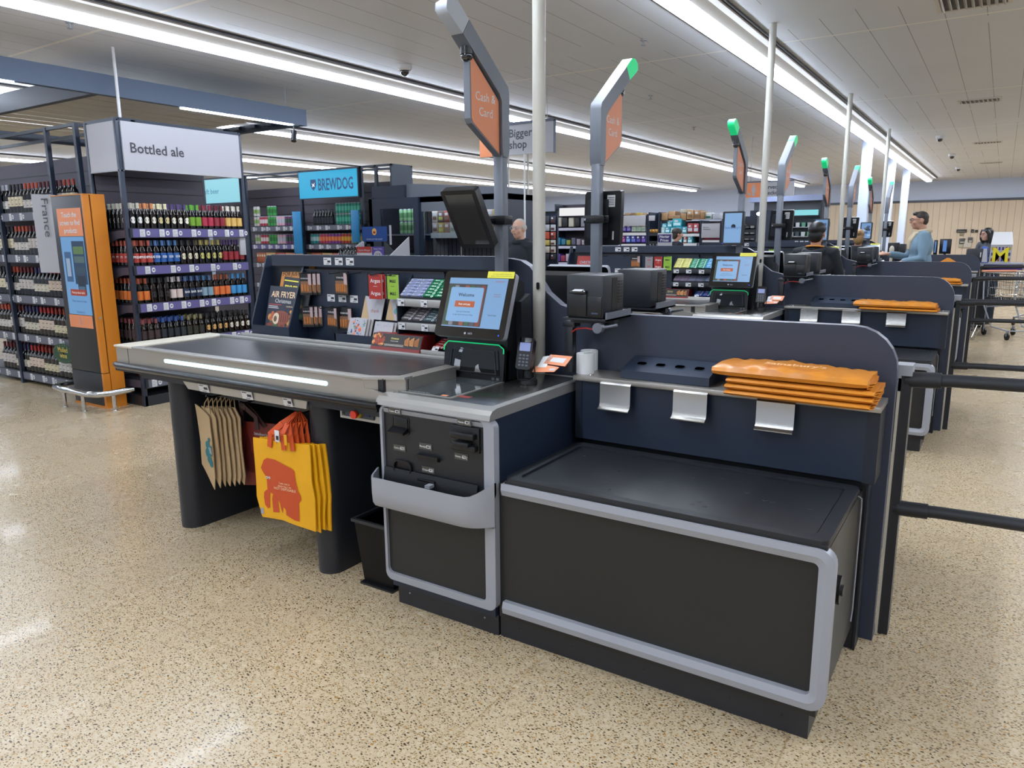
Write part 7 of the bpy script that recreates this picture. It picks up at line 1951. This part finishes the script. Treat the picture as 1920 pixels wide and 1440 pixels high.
def person(loc, f, H, label, top, hair, opt):
    th = math.atan2(f[0], -f[1]); s = H / 1.75
    XFS.append(Matrix.Translation((loc[0], loc[1], 0)) @ Matrix.Rotation(th, 4, 'Z') @ Matrix.Scale(s, 4))
    t = thing('person', label, 'person', (0, 0, 0))
    nod = opt.get('nod', 0.0); bend = opt.get('bend', 0.0)
    hc = Vector((0, -.015 - nod * .05 - bend * .25, 1.635 - nod * .01 - bend * .04))
    ar = opt.get('arms', {})
    def joints(sg):
        S = Vector((sg * .185, -bend * .2, 1.425)); E = Vector(ar.get('E%d' % sg, (sg * .235, .02, 1.14))); W = Vector(ar.get('W%d' % sg, (sg * .235, -.10, .90)))
        return S, E, W
    # continuous body
    m = MB()
    m.ball(hc + Vector((0, .008, .02)), (.074, .094, .095), 'skin', 20, 14); m.ball(hc + Vector((0, -.022, -.045)), (.056, .066, .068), 'skin', 16, 12); m.ball(hc + Vector((0, -.045, -.085)), (.034, .034, .026), 'skin')
    m.tube([hc + Vector((0, -.088, .012)), hc + Vector((0, -.112, -.022)), hc + Vector((0, -.092, -.034))], [.009, .0145, .010], 'skin', 8)
    m.tube([hc + Vector((-.035, -.083, .030)), hc + Vector((.035, -.083, .030))], .010, 'skin', 8)
    m.tube([hc + Vector((-.020, -.086, -.058)), hc + Vector((.020, -.086, -.058))], .0085, 'skin', 8)
    for sg in (-1, 1): m.ball(hc + Vector((sg * .077, .008, -.005)), (.011, .019, .032), 'skin'); m.ball(hc + Vector((sg * .045, -.062, -.028)), (.024, .024, .024), 'skin')
    m.tube([hc + Vector((0, .02, -.04)), Vector((0, .01 - bend * .2, 1.49)), Vector((0, .015 - bend * .18, 1.40))], [.055, .054, .075], 'skin', 14)
    m.ball((0, .0 - bend * .12, 1.29), (.165, .105, .17), 'skin'); m.ball((0, 0, 1.08), (.14, .10, .17), 'skin'); m.ball((0, .01, .93), (.155, .11, .13), 'skin')
    for sg in (-1, 1):
        S, E, W = joints(sg)
        m.tube([Vector((sg * .06, 0 - bend * .2, 1.43)), S, S.lerp(E, .5), E, E.lerp(W, .35), W], [.06, .055, .045, .038, .038, .026], 'skin', 12)
        hd = Vector(ar.get('H%d' % sg, (W - E)))
        hand(m, W + (W - E).normalized() * .01, hd, Vector(ar.get('U%d' % sg, (-sg * .3, -1, 0))), ar.get('curl', .45) * (-sg), .95)
        m.tube([Vector((sg * .085, .01, .93)), Vector((sg * .10, 0, .70)), Vector((sg * .10, -.01, .50)), Vector((sg * .10, .02, .32)), Vector((sg * .10, .02, .08))], [.085, .072, .052, .052, .035], 'skin', 12)
        m.tube([Vector((sg * .10, .05, .05)), Vector((sg * .105, -.06, .045)), Vector((sg * .11, -.16, .035))], [.035, .038, .03], 'skin', 10)
    remesh(m, 'body', t, opt.get('skin', 'skin'), .0085 * s)
    # face
    m = MB()
    for sg in (-1, 1):
        m.ball(hc + Vector((sg * .030, -.0885, .012)), (.011, .006, .007), 'paper', 10, 8); m.ball(hc + Vector((sg * .030, -.0945, .012)), (.005, .002, .005), 'ink', 8, 6)
        m.tube([hc + Vector((sg * .016, -.094, .030)), hc + Vector((sg * .032, -.095, .034)), hc + Vector((sg * .046, -.086, .028))], .003, hair if hair != 'hairblond' else 'hairbrown', 6)
    m.build('eyes', t)
    m = MB(); m.tube([hc + Vector((-.022, -.093, -.058)), hc + Vector((0, -.098, -.056)), hc + Vector((.022, -.093, -.058))], [.002, .004, .002], '#8a4a40', 8); m.build('mouth', t)
    if opt.get('glasses'):
        m = MB()
        for sg in (-1, 1):
            c = hc + Vector((sg * .031, -.104, .010))
            m.tube([c + Vector((.023 * math.cos(R_(a)), 0, .017 * math.sin(R_(a)))) for a in range(0, 361, 30)], .0022, opt['glasses'], 5, False)
            m.tube([c + Vector((sg * .023, 0, .004)), hc + Vector((sg * .078, -.05, .012)), hc + Vector((sg * .082, .01, .012))], .002, opt['glasses'], 5)
        m.tube([hc + Vector((-.009, -.106, .012)), hc + Vector((.009, -.106, .012))], .002, opt['glasses'], 5)
        m.build('glasses', t)
    # hair
    m = MB(); k = opt.get('hairkind', 'short')
    if k == 'bald':
        for a in range(-150, 151, 20):
            if abs(a) < 40: continue
            m.ball(hc + Vector((.066 * math.sin(R_(a)), .012 - .082 * math.cos(R_(a)) if abs(a) > 60 else -.02, .015)), (.017, .02, .035), hair)
        m.ball(hc + Vector((0, .02, .055)), (.066, .078, .066), hair)
    elif k == 'short':
        m.ball(hc + Vector((0, .016, .042)), (.078, .092, .080), hair, 18, 12); m.ball(hc + Vector((0, .045, .0)), (.070, .062, .072), hair); m.ball(hc + Vector((0, -.05, .088)), (.052, .036, .026), hair)
    elif k == 'long':
        m.ball(hc + Vector((0, .016, .042)), (.086, .098, .082), hair, 18, 12); m.ball(hc + Vector((0, .055, -.05)), (.095, .060, .14), hair)
        for sg in (-1, 1): m.tube([hc + Vector((sg * .055, -.05, .085)), hc + Vector((sg * .088, -.03, .02)), hc + Vector((sg * .095, -.01, -.08)), hc + Vector((sg * .085, .01, -.16))], [.02, .03, .035, .02], hair, 10)
    elif k == 'cap':
        m.ball(hc + Vector((0, .018, .045)), (.090, .104, .086), hair, 18, 12); m.ball(hc + Vector((0, .055, -.02)), (.078, .058, .085), hair)
    elif k == 'bun':
        m.ball(hc + Vector((0, .018, .040)), (.084, .098, .082), hair, 18, 12); m.ball(hc + Vector((0, .095, .065)), (.045, .04, .042), hair); m.ball(hc + Vector((0, .06, -.03)), (.078, .058, .10), hair)
    remesh(m, 'hair' if k != 'cap' else 'knitted_hat', t, hair, .008 * s, 3)
    # clothes
    m = MB(); w_ = opt.get('wide', 1.0)
    m.tube([Vector((0, .02 - bend * .18, 1.50)), Vector((0, .015 - bend * .18, 1.44))], [.072, .095], top, 14)
    m.ball((0, .0 - bend * .12, 1.30), (.195 * w_, .135 * w_, .185), top, 18, 12); m.ball((0, 0, 1.10), (.175 * w_, .13 * w_, .20), top); m.ball((0, .005, .97), (.178 * w_, .13 * w_, .13), top)
    for sg in (-1, 1):
        S, E, W = joints(sg)
        m.tube([Vector((sg * .06, -bend * .2, 1.435)), S, S.lerp(E, .5), E, E.lerp(W, .5), E.lerp(W, .93)], [.075, .076, .066, .057, .052, .043], top, 12)
    remesh(m, opt.get('topname', 'jacket'), t, top, .011 * s, 5)
    if opt.get('collar'):
        m = MB()
        for a in range(-160, 161, 16): m.ball(Vector((.078 * math.sin(R_(a)), .018 - bend * .18 - .082 * math.cos(R_(a)), 1.492 - .012 * math.cos(R_(a)))), (.026, .024, .033 if opt['collar'] != 'bagorange' else .012), opt['collar'])
        if opt['collar'] == 'sherpa':
            for sg in (-1, 1): m.tube([Vector((sg * .055, -.075, 1.47)), Vector((sg * .05, -.128, 1.38)), Vector((sg * .03, -.14, 1.26))], [.026, .03, .018], 'sherpa', 8)
        remesh(m, 'collar', t, opt['collar'], .009 * s, 2)
    if opt.get('hood'):
        m = MB(); m.tube([Vector((-.11, .03, 1.46)), Vector((-.07, .12, 1.43)), Vector((0, .145, 1.40)), Vector((.07, .12, 1.43)), Vector((.11, .03, 1.46))], [.03, .045, .055, .045, .03], top, 12); remesh(m, 'hood', t, top, .010 * s, 4)
    m = MB(); m.ball((0, .01, .92), (.172, .13, .12), 'denimdark')
    for sg in (-1, 1): m.tube([Vector((sg * .085, .01, .92)), Vector((sg * .10, 0, .70)), Vector((sg * .10, -.01, .50)), Vector((sg * .10, .02, .30)), Vector((sg * .10, .02, .07))], [.10, .088, .07, .068, .062], 'denimdark', 12)
    remesh(m, 'trousers', t, 'denimdark', .012 * s, 4)
    m = MB()
    for sg in (-1, 1): m.tube([Vector((sg * .10, .055, .045)), Vector((sg * .105, -.05, .048)), Vector((sg * .11, -.15, .040)), Vector((sg * .11, -.19, .034))], [.042, .046, .042, .025], 'black', 12)
    m.build('shoe', t)
    XFS.pop()
    return t

person((-4.92, 7.72), (-.05, -1), 1.80, 'older man with short white hair, glasses and black fleece, standing behind the lane divider', 'fleece', 'hairgrey',
       {'glasses': 'silver', 'hairkind': 'bald', 'skin': 'skin2', 'collar': 'fleece', 'arms': {'E1': (.24, -.02, 1.14), 'W1': (.16, -.25, 1.05), 'E-1': (-.24, -.02, 1.14), 'W-1': (-.16, -.25, 1.05)}})
person((-1.66, 8.45), (.12, .99), 1.71, 'person seen from behind in a dark hooded top and black knitted hat', 'hoodie', 'hairdark',
       {'hairkind': 'cap', 'hood': True, 'collar': 'bagorange', 'wide': 1.1, 'topname': 'hooded_top', 'arms': {'E1': (.26, -.05, 1.14), 'W1': (.14, -.26, 1.04), 'E-1': (-.26, -.05, 1.14), 'W-1': (-.14, -.26, 1.04)}})
person((-.97, 12.08), (-.96, -.28), 1.90, 'man in pale denim jacket with fleece collar and glasses, holding out a hand', 'denimwash', 'hairbrown',
       {'glasses': 'ink', 'collar': 'sherpa', 'nod': .6, 'wide': 1.08, 'arms': {'E1': (.26, -.03, 1.15), 'W1': (.16, -.25, 1.10), 'E-1': (-.24, -.10, 1.16), 'W-1': (-.16, -.36, 1.20), 'H-1': (-.1, -1, .02), 'U-1': (-.9, -.1, .5), 'H1': (-.2, -1, 0), 'curl': .15}})
person((-.16, 15.75), (-.72, -.69), 1.70, 'woman with long dark hair and glasses in a grey top, far desk', 'greytop', 'hairdark',
       {'glasses': '#7a3a40', 'hairkind': 'long', 'nod': .9, 'bend': .3, 'topname': 'top', 'skin': 'skin2', 'arms': {'E1': (.24, -.12, 1.18), 'W1': (.12, -.32, 1.16), 'E-1': (-.24, -.12, 1.18), 'W-1': (-.12, -.32, 1.16)}})
person((-1.83, 12.35), (-.15, .99), 1.66, 'person with a blonde hair bun seen from behind between the far lanes', 'hoodie', 'hairblond', {'hairkind': 'bun', 'topname': 'top'})
person((-5.35, 14.1), (.75, .66), 1.73, 'person in a dark knitted cap turned away before the teal packs', 'fleece', 'hairbrown', {'hairkind': 'cap'})
# ================================================================ labels of look-alikes: say which row and place
import re
NTH = ['first', 'second', 'third', 'fourth', 'fifth', 'sixth', 'seventh', 'eighth', 'ninth', 'tenth', 'eleventh', 'twelfth', 'thirteenth', 'fourteenth', 'fifteenth', 'sixteenth', 'seventeenth', 'eighteenth', 'nineteenth', 'twentieth', 'last', 'last', 'last']
nth = lambda m_: NTH[int(m_.group(1)) - 1]
same = {}
for o in COL.objects:
    if o.parent is None and o.get('label'):
        l = o['label']
        l = re.sub(r'number (\d+)', nth, l); l = re.sub(r'place (\d+)', lambda q: nth(q) + ' place', l); l = re.sub(r'multipack (\d+)', lambda q: 'multipack, ' + nth(q), l)
        l = re.sub(r'row (\d+)', lambda q: nth(q) + ' row', l); l = re.sub(r'column (\d+)', lambda q: nth(q) + ' column', l)
        o['label'] = l
        same.setdefault(l, []).append(o)
for l, os_ in same.items():
    if len(os_) < 2: continue
    P = [tuple(o.location) for o in os_]
    sx = max(p[0] for p in P) - min(p[0] for p in P); sy = max(p[1] for p in P) - min(p[1] for p in P)
    ale = P[0][0] > -7.4 and P[0][1] < 5.3 and P[0][0] < -6.7      # the bay that faces +x
    ci, ri = (1, 0) if ale else (0, 1)
    cols = sorted({round(p[ci], 2) for p in P}); rows = sorted({round(p[ri], 2) for p in P}, reverse=ale)
    lay = sorted({round(p[2], 2) for p in P}) if 'can' in l.split(',')[0].split() else [0]
    for o, p in zip(os_, P):
        c = cols.index(round(p[ci], 2)); r = rows.index(round(p[ri], 2))
        s = ''
        if len(lay) > 1: s += ', ' + ('lower' if round(p[2], 2) == lay[0] else 'upper') + ' layer'
        if len(rows) > 1: s += ', ' + ('front' if r == 0 else NTH[r]) + ' row'
        if len(cols) > 1: s += ', ' + (('leftmost' if c == 0 else ('rightmost' if c == len(cols) - 1 else NTH[c] + ' from left')))
        o['label'] = l + s
        if not o.get('group'): o['group'] = l
